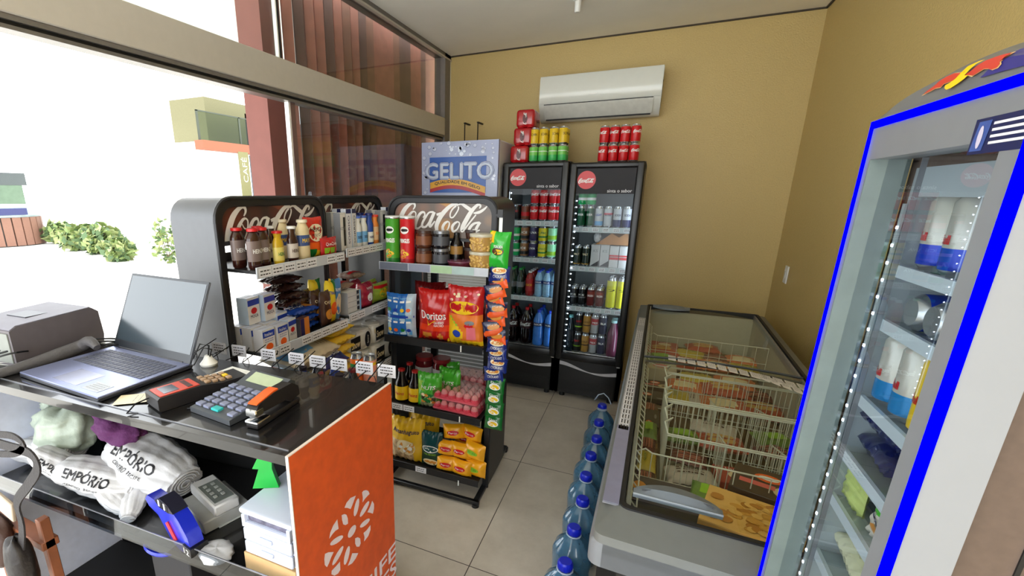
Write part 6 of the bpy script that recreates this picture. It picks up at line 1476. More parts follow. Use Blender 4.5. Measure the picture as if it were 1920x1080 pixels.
b = MB(); b.box(.062, .07, .11, L - .09, FZ - .04, FZ - .004, mat('track_alu', (150, 152, 150), .35, .5)); b.box(W - .07, W - .062, .11, L - .09, FZ - .04, FZ - .004, mat('track_alu', (150, 152, 150), .35, .5)); b.build('lid_track', isl)
IGLS = glassmat('lid_glass', (242, 246, 240), .5, .012)
def crown(x): return .012 * (1 - ((x - W / 2) / (W / 2 - .06)) ** 2)
for y0, y1, dz in ((.105, 1.30, .0), (1.27, L - .09, -.012)):
    b = MB(); n = 10; vs = []; 
    for k in range(n + 1):
        x = .062 + (W - .124) * k / n; vs += [(x, y0, FZ - .002 + dz + crown(x)), (x, y1, FZ - .002 + dz + crown(x))]
    b.add(vs, [(2 * k, 2 * k + 2, 2 * k + 3, 2 * k + 1) for k in range(n)], IGLS); lid = b.build('glass_lid', isl)
    b = MB(); ye = y1 if y0 < 1 else y0
    b.tube([(x, ye, FZ - .002 + dz + crown(x)) for x in [.062 + (W - .124) * k / 10 for k in range(11)]], .006, IGD, 6); b.build('lid_rail', lid)
    if 1:
        # arched grip
        yc = .155 if y0 < 1 else L - .13; sg = 1 if y0 < 1 else -1; x0_, x1_ = (.075, .27) if y0 < 1 else (.08, .30)
        b = MB(); n = 16; F_, B_, T_ = [], [], []
        for k in range(n + 1):
            u = k / n; x = x0_ + (x1_ - x0_) * u; h = math.sin(math.pi * u) ** .7
            F_.append((x, yc - .008 * sg * (1 + 0 * h), FZ + .012)); T_.append((x, yc + .012 * sg, FZ + .013 + .014 * h)); B_.append((x, yc + (.014 + .05 * h) * sg, FZ + .011))
        vs = F_ + T_ + B_; m_ = n + 1
        fs = [(k, k + 1, m_ + k + 1, m_ + k) for k in range(n)] + [(m_ + k, m_ + k + 1, 2 * m_ + k + 1, 2 * m_ + k) for k in range(n)]
        vs += [(v[0], v[1], FZ + .001) for v in F_] + [(v[0], v[1], FZ + .001) for v in B_]
        fs += [(3 * m_ + k, 3 * m_ + k + 1, k + 1, k) for k in range(n)] + [(2 * m_ + k, 2 * m_ + k + 1, 4 * m_ + k + 1, 4 * m_ + k) for k in range(n)]
        b.add(vs, fs, mat('grip_grey', (104, 112, 118), .4)); b.tube([(v[0], v[1] - .001 * sg, v[2]) for v in F_], .003, mat('grip_edge', (140, 148, 154), .35), 6)
        b.tube([(x0_ + .02 + (x1_ - x0_ - .04) * k / 8, yc + (.006 + .012 * math.sin(math.pi * k / 8)) * sg, FZ + .016 + .006 * math.sin(math.pi * k / 8)) for k in range(9)], .0035, IGD, 6)
        b.build('grip', lid)
# price labels: along the left frame and across the glass
b = MB(); TGc = mat('freezer_tag', (206, 206, 208), .4); k = 0; y = 2.02; brk = False
while y > .53:
    if y < 1.8 and not brk: brk = True; b.build('frame_tag_row', isl); b = MB()
    if not (1.76 < y < 1.86):
        b.box(.012, .042, y - .036, y, FZ - .004, FZ + .0012 - .0, TGc); F = lambda u, v, e=0, y=y: (.027 + v, y - .018 - u, FZ + .0018 + e); dashes(b, BLKP, F, .028, 3, .009, .004, 3, y0=.008, seed=k)
    y -= .040; k += 1
b.build('frame_tag_row', isl)
b = MB(); b.box(.008, .046, .10, .53, FZ - .004, FZ + .0012, mat('blank_strip', (128, 128, 150), .35)); b.box(.008, .046, .10, 2.05, FZ - .006, FZ + .0006, mat('strip_holder', (150, 152, 158), .3)); b.build('strip_holder', isl)
b = MB()
for r_, (xa, xb, ya, yb) in enumerate(((.16, .66, 1.31, 1.17), (.50, .66, 1.225, 1.10))):
    n = 13 if r_ == 0 else 5
    for q in range(n):
        u = (q + .5) / n; x = xa + (xb - xa) * u; y = ya + (yb - ya) * u; z_ = FZ + crown(x) + .001; hw_ = (xb - xa) / n * .40
        vs = [(x - hw_, y - .035, z_), (x + hw_, y - .035 + (yb - ya) / n, z_), (x + hw_, y + .035 + (yb - ya) / n, z_), (x - hw_, y + .035, z_)]
        b.add([(v[0], v[1], FZ + crown(v[0]) + .0008) for v in vs], [(0, 1, 2, 3)], mat('lid_tag', (214, 210, 204), .4))
        F = lambda u_, v_, e=0, x=x, y=y: (x + u_, y + v_, FZ + crown(x + u_) + .0014 + e); dashes(b, BLKP, F, hw_ * 1.5, 4, .013, .003, 3, y0=.02, seed=q + 20 * r_)
b.build('lid_tags', isl)
# wire ladder down the left side and divider baskets
WR = mat('wire_white', (206, 206, 190), .4, nz=.02)
b = MB()
for y0, y1 in ((.13, 1.27), (1.36, 2.05)):
    for x, z in ((.072, FZ - .03), (.088, FZ - .05)): b.bar((x, y0, z), (x, y1, z), .0026, WR)
    n = int((y1 - y0) / .045)
    for k in range(n + 1): y = y0 + (y1 - y0) * k / n; b.bar((.070, y, FZ - .028), (.09, y, FZ - .052), .002, WR)
b.build('wire_ladder', isl)
def cross(y, x0, x1, z0, z1, n, name='basket_divider'):
    b = MB(); b.tube([(x0, y, z1 - .0), (x0 + .02, y, z1 + .012), (x0 + .04, y, z1), (x1, y, z1)], .0028, WR, 6)
    for k in range(n + 1): x = x0 + .04 + (x1 - x0 - .04) * k / n; b.bar((x, y, z1), (x, y, z0), .0018, WR)
    b.bar((x0, y, (z0 + z1) / 2), (x1, y, (z0 + z1) / 2), .002, WR); b.bar((x0, y, z0), (x1, y, z0), .002, WR); b.build(name, isl)
cross(1.90, .08, W - .07, .62, FZ - .06, 10); cross(1.36, .08, W - .07, .58, FZ - .06, 10); cross(.50, .08, W - .07, .62, FZ - .06, 12)
def basket(x0, x1, y0, y1, z0, z1, lb):
    t = thing('wire_basket', lb, 'basket', ipt((x0 + x1) / 2, (y0 + y1) / 2, z0), rz=IRZ); w_, d_, h_ = (x1 - x0) / 2, (y1 - y0) / 2, z1 - z0
    b = MB()
    for z in (h_, h_ * .97): b.tube([(-w_, -d_, z), (w_, -d_, z), (w_, d_, z), (-w_, d_, z)], .003, WR, 6, closed=True)
    b.tube([(-w_, -d_, .003), (w_, -d_, .003), (w_, d_, .003), (-w_, d_, .003)], .002, WR, 4, closed=True); b.build('rim', t)
    b = MB(); n = 26
    for y in (-d_, d_):
        for k in range(n + 1): x = -w_ + 2 * w_ * k / n; b.bar((x, y, .003), (x, y, h_), .0013, WR)
    n = 12
    for x in (-w_, w_):
        for k in range(n + 1): y = -d_ + 2 * d_ * k / n; b.bar((x, y, .003), (x, y, h_), .0013, WR)
    for k in range(9): x = -w_ + 2 * w_ * k / 8; b.bar((x, -d_, .003), (x, d_, .003), .0013, WR)
    b.build('mesh_side', t)
    b = MB(); 
    for x in (-w_ * .30, w_ * .38): b.tube([(x, -d_, h_), (x + .01, -d_ * .3, h_ * .8), (x + .02, d_, h_ * .5)], .0024, WR, 6); [b.bar((x + .01 * q / 5, -d_ + 2 * d_ * q / 8, h_ * (1 - .06 * q)), (x + .01 * q / 5, -d_ + 2 * d_ * q / 8, .003), .0013, WR) for q in range(9)]
    b.build('divider', t)
    b = MB(); 
    for k in range(3): y = -d_ + (2 * d_) * k / 2.4; b.tube([(-w_, y, h_), (-w_ - .012, y + .03, h_ + .028), (-w_ + .012, y + .07, h_ + .03), (-w_ + .004, y + .1, h_)], .0028, WR, 6)
    b.build('hook', t); return t
basket(.165, W - .075, .64, .93, .60, FZ - .05, 'white wire basket nearest the front inside the island freezer')
basket(.165, W - .075, .95, 1.26, .60, FZ - .05, 'white wire basket behind the front one inside the island freezer')
# frozen goods: (key, x, y, z, rz, rx, label)
def fbox(name, w, d, h, c, art=None, side=None):
    def mk():
        b = MB(); b.box(-w / 2, w / 2, -d / 2, d / 2, 0, h, side or c, .002); b.box(-w / 2 + .001, w / 2 - .001, -d / 2 + .001, d / 2 - .001, h - .0005, h + .0006, c)
        if art: art(b, lambda x, y, e=0: (x, y, h + .0009 + e))
        return b.build(name)
    return mk
def art_nugget(b, F):
    rg = random.Random(3)
    for k in range(60): ell(b, (K('nug_a', (206, 148, 60)), K('nug_b', (182, 120, 42)), K('nug_c', (224, 174, 92)))[k % 3], F, rg.uniform(.012, .018), rg.uniform(.010, .014), 12, x0=rg.uniform(-.10, .05), y0=rg.uniform(-.07, .075), e=.0002 + .00005 * k)
    b.text('KIBE', .05, BRN, lambda x, y, e=0: F(.085 - y, .02 + x, .002), height=.022, bold=.0006); b.text('COXINHA', .06, RED, lambda x, y, e=0: F(.108 - y, .01 + x, .002), height=.014, bold=.0005)
MAKE['nugget_box'] = fbox('frozen_snack_box', .25, .19, .035, K('nugget_tan', (226, 176, 96)), art_nugget)
def art_seara(b, F): ell(b, ORG, F, .036, .024, 18, x0=-.02, y0=.03, e=.0002); ell(b, WHTP, F, .026, .012, 14, x0=-.02, y0=.03, e=.0005); ell(b, K('plate', (206, 190, 150)), F, .045, .035, 18, x0=.04, y0=-.03, e=.0002); ell(b, BRN, F, .02, .016, 12, x0=.04, y0=-.03, e=.0005); rect(b, K('box_pink', (214, 96, 90)), F, -.09, .0, -.03, -.005, 1, .0003)
MAKE['meal_dark'] = fbox('frozen_meal_box', .22, .16, .035, K('meal_dark', (62, 44, 36)), art_seara)
MAKE['meal_black'] = fbox('frozen_meal_box', .22, .16, .035, K('meal_black', (30, 28, 30)), lambda b, F: (ell(b, ORG, F, .030, .026, 18, x0=-.07, y0=.0, e=.0002), ell(b, WHTP, F, .022, .010, 14, x0=-.07, y0=.0, e=.0004), ell(b, GRY, F, .03, .01, 12, x0=.02, y0=-.05, e=.0002)))
MAKE['meal_green'] = fbox('frozen_meal_box', .20, .14, .035, K('meal_bluegrey', (70, 62, 66)), lambda b, F: (rect(b, LIM, F, -.05, -.02, -.03, .02, 1, .0002), rect(b, LIM, F, .01, .035, -.04, .0, 1, .0002), ell(b, AMB, F, .02, .03, 12, x0=-.075, y0=.01, e=.0003)))
MAKE['lasagna'] = fbox('frozen_lasagna_box', .20, .14, .035, K('lasagna_red', (170, 56, 44)), lambda b, F: (ell(b, CRM, F, .05, .035, 16, e=.0002), b.text('Lasanha', .10, WHTP, lambda x, y, e=0: F(x, y + .05, .001), height=.02)))
MAKE['fries'] = flatpack('frozen_bag', .20, .15, .05, K('bag_orange', (206, 110, 60), .4), lambda b, F_: (rect(b, CRM, F_(.5, .35), -.06, .06, -.04, .03, 5, .0003, 4), b.text('SADIA', .09, WHTP, F_(.5, .75), height=.022)), 91)
MAKE['bread_bag'] = flatpack('frozen_bread_bag', .22, .15, .06, K('bag_redclear', (176, 70, 50), .35), lambda b, F_: ([ell(b, K('bun', (206, 160, 90)), F_(.3 + .18 * (q % 3), .3 + .3 * (q // 3)), .024, .018, 12, e=.0004) for q in range(6)], b.text('FORNO', .08, WHTP, F_(.5, .88), height=.016)), 93)
MAKE['veg_bag'] = flatpack('frozen_veg_bag', .18, .14, .05, K('bag_green', (96, 128, 50), .4), lambda b, F_: (rect(b, LIM, F_(.5, .5), -.04, .05, -.03, .03, 4, .0003, 3)), 95)
MAKE['white_bag'] = flatpack('frozen_white_bag', .21, .13, .05, K('bag_white', (190, 180, 170), .4), lambda b, F_: (dashes(b, BRN, F_(.5, .6), .12, 3, .02, .008, 5, y0=.02, seed=6)), 97)
MAKE['cheese_bag'] = flatpack('frozen_yellow_bag', .17, .13, .045, K('bag_yellow', (200, 176, 60), .4), lambda b, F_: b.text('QUEIJO', .09, GRN, F_(.5, .6), height=.02), 99)
MAKE['sausage_pack'] = flatpack('sausage_pack', .16, .12, .035, K('saus_maroon', (96, 40, 38), .3), lambda b, F_: [rect(b, K('saus_pink', (170, 96, 78)), F_(.5, .25 + .16 * q), -.05, .05, -.006, .006, 4, .0003) for q in range(4)], 101)
MAKE['icecream_tub'] = fbox('ice_cream_tub', .17, .13, .08, K('tub_cream', (196, 186, 160)), lambda b, F: (ell(b, PNK, F, .05, .03, 16, e=.0002), b.text('SORVETE', .10, BRN, lambda x, y, e=0: F(x, y + .04, .001), height=.016)))
adj = dict(nugget_box='tan frozen snack box with nugget photo', meal_dark='dark brown frozen meal box with a plate photo', meal_black='black frozen meal box with an orange roundel', meal_green='slate meal box with lime squares', lasagna='red lasagne box', fries='orange frozen bag', bread_bag='red clear-window bread bag', veg_bag='green vegetable bag', white_bag='off-white printed frozen bag', cheese_bag='yellow cheese snack bag', sausage_pack='maroon sausage pack', icecream_tub='cream ice cream tub')
def ig(key, x, y, z, rz, where, **k): return put(key, ipt(x, y, z), adj[key] + ', ' + where, 'frozen food', rz=IRZ + rz, **k)
B0 = .307
for i in range(8):  # hidden lower layers that carry the top ones
    pass
base = MB(); 
SUP = mat('frosted_carton', (120, 96, 70), .7, nz=.4, sc=18)
for x0_, x1_, y0_, y1_, h_, lb in ((.075, .40, .11, .48, .68, 'front left'), (.41, W - .075, .11, .48, .68, 'front right'), (.075, .155, .54, 1.33, .60, 'long left side'), (.075, .40, 1.38, 1.88, .58, 'middle left'), (.41, W - .075, 1.38, 1.88, .58, 'middle right'), (.075, .36, 1.93, 2.4, .60, 'rear left'), (.37, W - .075, 1.93, 2.4, .59, 'rear right')):
    b = MB(); b.box(0, x1_ - x0_, 0, y1_ - y0_, 0, h_ - B0 - .002, SUP, .004); b.box(0, x1_ - x0_, (y1_ - y0_) / 2 - .02, (y1_ - y0_) / 2 + .02, h_ - B0 - .003, h_ - B0 - .0012, K('tape_brown', (160, 120, 76)))
    o = b.build('carton_stack', None, ipt(x0_, y0_, B0), IRZ); tag(o, 'brown frozen goods carton deep in the island freezer, %s' % lb, 'carton')
ig('meal_black', .17, .27, .681, .05, 'front left under the near grip'); ig('nugget_box', .385, .355, .718, -.22, 'right of the near grip'); ig('lasagna', .56, .22, .681, .1, 'in the near right corner'); 
ig('meal_green', .17, .42, .681, .0, 'just beyond the near grip'); ig('meal_dark', .46, .545, .72, -.25, 'beyond the tan snack box'); ig('meal_dark', .585, .41, .681, -.1, 'rightmost near the front', s=.9)
ig('lasagna', .36, .36, .681, .1, 'partly under the tan snack box', s=.8)
ig('veg_bag', .275, .45, .718, 1.4, 'standing behind the near grip', s=.6); 
for i, (x, y, kk) in enumerate(((.115, .62, 'sausage_pack'), (.115, .75, 'cheese_bag'), (.115, .88, 'sausage_pack'), (.115, 1.0, 'veg_bag'), (.115, 1.12, 'meal_black'), (.115, 1.24, 'sausage_pack'))): ig(kk, x, y, .601 + (.0 if i % 2 else .0), 1.57, '%s along the left side row' % ORD[i], s=(.8, .5, 1))
for i, (x, y, kk, a) in enumerate(((.26, .71, 'white_bag', .2), (.26, .85, 'sausage_pack', -.1), (.42, .78, 'lasagna', .1), (.58, .78, 'white_bag', .4))): ig(kk, x, y, .604, a, 'in the front wire basket, %s' % ORD[i], s=.8)
for i, (x, y, kk, a) in enumerate(((.24, 1.02, 'veg_bag', .1), (.36, 1.10, 'white_bag', -.15), (.38, 1.02, 'bread_bag', .1), (.56, 1.05, 'sausage_pack', .6), (.58, 1.15, 'veg_bag', .3))): ig(kk, x, y, .604 + .02 * (i == 1), a, 'in the second wire basket, %s' % ORD[i], s=.8)
G = [('meal_black', .15, 1.46, 0, .7), ('cheese_bag', .24, 1.50, 1.5, .9), ('white_bag', .31, 1.52, 1.5, .7), ('fries', .43, 1.48, .1, 1.), ('bread_bag', .58, 1.47, .05, 1.), ('meal_dark', .15, 1.62, .1, .7), ('fries', .28, 1.66, -.1, .9), ('bread_bag', .46, 1.66, .1, 1.), ('sausage_pack', .60, 1.68, .2, 1.), ('icecream_tub', .16, 1.79, 0, .9), ('cheese_bag', .34, 1.80, .1, 1.), ('fries', .52, 1.81, -.1, 1.)]
for i, (kk, x, y, a, s_) in enumerate(G): ig(kk, x, y, .581, a, 'in the middle bay, %s %s' % (('near', 'centre', 'far')[0 if y < 1.55 else 1 if y < 1.75 else 2], ('left', 'centre left', 'centre right', 'right')[min(3, int((x - .07) / .15))] + (' edge' if i in (1, 7) else '')), s=s_)
G = [('veg_bag', .15, 2.0, .2, 1.), ('lasagna', .30, 2.02, -.1, .9), ('fries', .44, 2.0, .1, 1.), ('cheese_bag', .58, 2.02, .0, 1.), ('bread_bag', .16, 2.16, .1, .9), ('cheese_bag', .32, 2.17, -.2, 1.), ('sausage_pack', .46, 2.16, .1, 1.), ('fries', .60, 2.18, -.1, .9), ('lasagna', .18, 2.31, .0, .8), ('bread_bag', .40, 2.32, .1, .9)]
for i, (kk, x, y, a, s_) in enumerate(G): ig(kk, x, y, .601, a, 'in the far bay, %s %s' % (('near', 'centre', 'far')[0 if y < 2.1 else 1 if y < 2.25 else 2], ('left', 'centre left', 'centre right', 'right')[min(3, int((x - .07) / .15))]), s=s_)
# =============== big water bottles on the floor ===============
PET = mat('water_body', (112, 168, 206), .05, nz=.08, sc=60, coat=.9, trans=.6); CAPB = mat('cap_strong_blue', (22, 40, 200), .35, nz=.02); HND = mat('handle_clear', (180, 196, 214), .25)
def big_water():
    root = bare('water_bottle'); r = .078; b = MB(); n = 40; prof = []
    for z in [0, .006, .02, .05, .055, .09, .095, .13, .135, .165, .17, .195]: prof.append((z, r * (.9 if z == 0 else (.965 if z in (.05, .055, .09, .095, .13, .135) else 1)), 0))
    for k in range(1, 9): u = k / 8; prof.append((.195 + .085 * u, r * (1 - u ** 1.7 * .72), math.sin(math.pi * u) ** .8))
    prof.append((.290, .021, 0))
    vs = []; fs = []
    for z, q, fl in prof:
        for i in range(n): a = 2 * math.pi * i / n; R__ = q * (1 + .05 * fl * math.cos(10 * a)); vs.append((R__ * math.cos(a), R__ * math.sin(a), z))
    for k in range(len(prof) - 1):
        for i in range(n): fs.append((k * n + i, k * n + (i + 1) % n, (k + 1) * n + (i + 1) % n, (k + 1) * n + i))
    fs.append(tuple(range(n - 1, -1, -1))); fs.append(tuple((len(prof) - 1) * n + i for i in range(n))); b.add(vs, fs, PET); b.build('bottle_body', root)
    b = MB(); pr = [(.024, .284), (.026, .288), (.026, .31), (.022, .316)]; b.lathe(pr, CAPB, 24)
    for i in range(24): a = 2 * math.pi * i / 24; b.box(-.0008, .0008, -.0012, .0, .289, .309, CAPB, X=T(.0262 * math.cos(a), .0262 * math.sin(a), 0, rz=a + 1.57))
    b.build('cap', root)
    b = MB(); b.tube([(.03, 0, .283), (.05, 0, .30), (.0, 0.0, .335), (-.05, 0, .30), (-.03, 0, .283)] if 0 else [(.028 * math.cos(a), .028 * math.sin(a), .281) for a in [i * .52 for i in range(13)]], .003, HND, 6); b.build('handle_ring', root)
    return root
MAKE['big_water'] = big_water
wy = [1.04, 1.235, 1.433, 1.63, 1.83, 2.025, 2.22, 2.41, 2.61, 2.84]
for i, y in enumerate(wy): LASTB = put('big_water', (-.128 + .006 * math.sin(i * 2), y, .0), 'large blue-capped water bottle on the floor, %s from the camera in the row' % ORD[i], 'water bottle', 'water bottles along the island freezer', rz=i * .7)
b = MB(); b.tube([(-.05, 0, 0), (-.03, 0, .04), (0, 0, .055), (.03, 0, .03), (.05, 0, -.01)], .0035, HND, 6); b.lathe([(.026, -.052), (.03, -.05), (.03, -.044), (.026, -.042)], HND, 16)
o = b.build('carry_handle', LASTB, (0, 0, .335))
# =============== slim energy-drink cooler, nearest right ===============
EX, EY0, EY1, EH = .290, .597, .957, 1.697
ec = thing('energy_drink_cooler', 'slim silver cooler edged in glowing blue light at the right foreground', 'cooler', (EX - .012, (EY0 + EY1) / 2, 0), ry=math.radians(.5))
# local: x into the cabinet (towards the wall), y along the front, z up
w2 = (EY1 - EY0) / 2
SV = mat('door_silver', (142, 146, 150), .35, .35, nz=.02); SVW = mat('door_white_side', (142, 145, 150), .4, nz=.01); ECB = mat('cooler_brown_body', (96, 80, 70), .6, nz=.08, sc=90)
b = MB(); b.box(.052, .50, -w2 + .014, w2 - .014, .06, .10, ECB); b.box(.052, .50, -w2 + .012, -w2 + .03, .06, EH - .03, ECB); b.box(.052, .50, w2 - .03, w2 - .012, .06, EH - .03, ECB); b.box(.48, .50, -w2 + .012, w2 - .012, .06, EH - .03, ECB); b.box(.052, .50, -w2 + .012, w2 - .012, EH - .06, EH - .03, ECB)
b.box(.10, .104, -w2 + .010, -w2 + .012, .06, EH - .03, BLK)
b.build('cabinet', ec)
b = MB(); ELN = mat('energy_liner', (176, 186, 190), .35, nz=.02)
b.box(.052, .48, -w2 + .03, -w2 + .033, .10, EH - .06, ELN); b.box(.052, .48, w2 - .033, w2 - .03, .10, EH - .06, ELN); b.box(.476, .48, -w2 + .03, w2 - .03, .10, EH - .06, ELN); b.box(.052, .48, -w2 + .03, w2 - .03, .098, .102, ELN); b.box(.052, .48, -w2 + .03, w2 - .03, EH - .10, EH - .06, ELN); b.build('liner', ec)
# door slab: frame with a window
wy0, wy1, wz0, wz1 = -w2 + .042, w2 - .022, .14, EH - .047
b = MB()
for (a0, a1, c0_, c1_) in ((-w2, wy0, .05, EH), (wy1, w2, .05, EH), (wy0, wy1, .05, wz0), (wy0, wy1, wz1, EH)): b.box(.0, .045, a0, a1, c0_, c1_, SV)
b.box(.002, .05, -w2 - .001, -w2 + .0005, .05, EH, SVW); d_ = b.build('door', ec)
BLED = mat('led_blue', (0, 0, 20), 1., nz=0, emit=(0, 0, 255), es=1.6, spec=0.)
b = MB(); q = .0042
b.box(-.003, .004, -w2 - .002, -w2 + .0075, .05, EH, BLED); b.box(-.003, .004, w2 - .005, w2 + .002, .05, EH, BLED); b.box(-.003, .004, -w2 - .002, w2 + .002, EH - .002, EH + .0085, BLED); b.build('light_edge', d_)
b = MB(); b.quad((.02, wy1, wz0), (.02, wy0, wz0), (.02, wy0, wz1), (.02, wy1, wz1), glassmat('energy_glass', (226, 232, 236), 1.1, .01, .02)); b.build('pane', d_)
b = MB(); b.box(-.001, .046, wy1 - .003, wy1, wz0, wz1, mat('frame_green_grey', (110, 122, 118), .3)); b.box(.0455, .052, wy1 - .035, wy1 - .033, wz0, wz1, GRY); b.build('window_trim', d_)
b = MB(); LEDS = mat('led_bead', (255, 255, 255), .5, nz=0, emit=(230, 242, 255), es=9); STRP = mat('led_tape', (170, 178, 180), .3)
b.box(.0475, .0505, w2 - .038, w2 - .030, .12, EH - .11, STRP); n = 54
for k in range(n): z = .14 + k * (EH - .26) / n; b.box(.046, .0477, w2 - .0365, w2 - .0325, z, z + .004, LEDS)
b.build('light_strip', ec)
b = MB(); b.box(.056, .060, -w2 + .033, -w2 + .04, .12, EH - .11, mat('led_side_fill', (255, 255, 255), .5, nz=0, emit=(226, 240, 255), es=16)); b.build('light_strip', ec)  # unseen glowing strip behind the door frame, added to brighten the cooler's inside
# small badge at the top near corner
b = MB(); y0_, y1_ = -w2 + .004, -w2 + .085; F = lambda u, v, e=0: (-.0006 - e, (-w2 + .045) - u, EH - .042 + v)
b.add([F(-.047, -.016), F(.043, -.016), F(.043, .018), F(-.047, .018)], [(0, 1, 2, 3)], mat('badge_navy', (26, 34, 78), .3))
b.add([F(-.044, -.013, .0004), F(-.024, -.013, .0004), F(-.020, .015, .0004), F(-.040, .015, .0004)], [(0, 1, 2, 3)], mat('badge_blue', (60, 84, 150), .3)); ell(b, mat('badge_pale', (196, 190, 210), .3), F, .004, .011, 12, x0=-.032, e=.0008)
for k in range(4): b.add([F(-.016, .010 - k * .006, .0005), F(.038, .010 - k * .006, .0005), F(.038, .0125 - k * .006, .0005), F(-.016, .0125 - k * .006, .0005)], [(0, 1, 2, 3)], mat('badge_print', (220, 220, 226), .3))
b.build('badge', d_)
# domed canopy with the emblem
b = MB(); n = 22; vs = []; ch = .046
def dome(u): return EH + .012 + ch * (1 - abs(2 * u - 1) ** 2.6) ** .8 
CP = mat('canopy_silver', (118, 120, 122), .35, .3, nz=.02)
rows = [(.006, 0.), (.0, .0), (.006, .55), (.03, .9), (.07, 1.0), (.16, .8), (.20, .0)]
for (x, f) in rows:
    for k in range(n + 1):
        u = k / n; z = EH + .009 + (dome(u) - EH - .009) * f; vs.append((x, w2 - 2 * w2 * u, z))
m_ = n + 1
b.add(vs, [(j * m_ + k, j * m_ + k + 1, (j + 1) * m_ + k + 1, (j + 1) * m_ + k) for j in range(len(rows) - 1) for k in range(n)], CP); cp = b.build('canopy', ec)
def FCN(y, f, off=.0012):   # y along front (0 at far edge, grows toward the camera), f height share on the lower face
    u = y / (2 * w2); zt = dome(u); f_ = max(0, min(1, f)); 
    if f_ < .55: x = .0 + .006 * f_ / .55
    elif f_ < .9: x = .006 + .024 * (f_ - .55) / .35
    else: x = .03 + .04 * (f_ - .9) / .1
    return (x - off, w2 - y, EH + .009 + (zt - EH - .009) * f_ + off * .6)
def Lp(px, py):   # crop pixel of the emblem -> (y along, share)
    P = onx(1600 + px / 6, 80 + py / 6, EX + .003); return P
def cpoly(pts, m_, e=0.):
    out = []
    for px, py in pts:
        P = Lp(px, py); y = EY1 - P.y; zt = dome(y / (2 * w2)); f = (P.z - EH - .009) / max(.001, zt - EH - .009); out.append(FCN(y, f, .0012 + e))
    eb.add(out, [tuple(range(len(out)))], m_)
eb = MB(); OUT = mat('emblem_cream', (240, 196, 130), .35); ER = mat('emblem_red', (196, 56, 40), .35); EYL = mat('emblem_yellow', (246, 200, 14), .3); ENV = mat('emblem_navy', (44, 40, 120), .3)
ya_, yb_ = EY1 - Lp(1400, 440).y, 2 * w2 - .02
for k in range(12):
    u0_, u1_ = k / 12, (k + 1) / 12; f0, f1 = .22 + .76 * min(1, u0_ * 2.2), .22 + .76 * min(1, u1_ * 2.2)
    for (fa, fb) in ((.2, .5), (.5, .8), (.8, .99)):
        y_a, y_b = ya_ + (yb_ - ya_) * u0_, ya_ + (yb_ - ya_) * u1_
        eb.add([FCN(y_a, min(fa, f0), .0012), FCN(y_b, min(fa, f1), .0012), FCN(y_b, min(fb, f1), .0012), FCN(y_a, min(fb, f0), .0012)], [(0, 1, 2, 3)], ENV)
L1 = [(750, 612), (800, 560), (870, 505), (930, 440), (1010, 390), (1090, 355), (1180, 345), (1240, 330), (1200, 400), (1120, 440), (1060, 455), (990, 480), (960, 520), (900, 530), (850, 560)]
L2 = [(1190, 395), (1260, 350), (1340, 270), (1420, 215), (1540, 160), (1690, 122), (1660, 170), (1610, 230), (1625, 255), (1600, 300), (1540, 325), (1490, 310), (1430, 315), (1380, 350), (1310, 398), (1250, 385)]
def shrink(P, k): cx = sum(p[0] for p in P) / len(P); cy = sum(p[1] for p in P) / len(P); return [(cx + (p[0] - cx) * k, cy + (p[1] - cy) * k) for p in P]
for P in (L1, L2): cpoly(P, OUT, .0006); cpoly(shrink(P, .92), ER, .0012)
cpoly([(1030, 530), (1030, 500), (1080, 470), (1130, 430), (1180, 360), (1240, 290), (1320, 235), (1400, 215), (1340, 260), (1280, 320), (1230, 390), (1280, 385), (1240, 430), (1180, 480), (1110, 530), (1060, 548)], EYL, .002)
eb.build('emblem', cp)
# inner shelves and cans
def epl(x, y, z): # x depth, y metres from far edge
    return Matrix.Translation(ec.location) @ Matrix.Rotation(math.radians(.5), 4, 'Y') @ Vector((x, w2 - y, z))
ESH = (1.495, 1.412, 1.285, 1.185, 1.10, .985, .80, .60, .40)
for i, z in enumerate(ESH):
    b = MB(); b.box(.058, .40, -w2 + .035, w2 - .048, z - .006, z, mat('clear_shelf', (196, 210, 216), .12, nz=0, trans=.6)); s_ = b.build('shelf', ec)
    b = MB(); b.box(.052, .058, -w2 + .034, w2 - .047, z - .014, z + .004, mat('shelf_front', (200, 212, 218), .15, nz=0)); b.build('shelf_front', s_)
FW = lambda r, zc, a0: (lambda x, y, e=0: (-(r + .0006 + e) * math.cos(x / r + a0), (r + .0006 + e) * -math.sin(x / r + a0), zc + y))
def ecan(hi, lo, h, r):
    def mk():
        b = MB(); b.lathe([(r * .72, 0, SIL), (r * .98, .010, lo), (r, .016, lo), (r, h * .36, hi), (r, h * .90, hi), (r * .8, h * .975, SIL), (r * .82, h, SIL), (r * .74, h - .004, SIL)], hi, 32)
        b.box(-.008, .008, -.012, .006, h - .004, h - .002, SIL)
        b.text('Red Bull', r * 1.5, RED, FW(r, h * .46, -.5), height=r * .42, bold=.0004)
        return b.build('energy_drink_can')
    return mk
ESL = mat('can_pearl', (196, 194, 184), .25, .25, nz=.02); EBL = mat('can_deep_blue', (24, 60, 190), .22, .2, nz=.02); ECY = mat('can_cyan', (30, 130, 196), .25, .2, nz=.02); EYW = mat('can_yellow_solid', (226, 190, 20), .3, nz=.02)
MAKE['ec_blue'] = ecan(ESL, EBL, .105, .0268); MAKE['ec_cyan'] = ecan(ESL, ECY, .112, .0268); MAKE['ec_navy'] = ecan(EBL, EBL, .105, .0268); MAKE['ec_yellow'] = ecan(EYW, EYW, .112, .0268)
XQ = .086
def yl(Yw): return EY1 - Yw
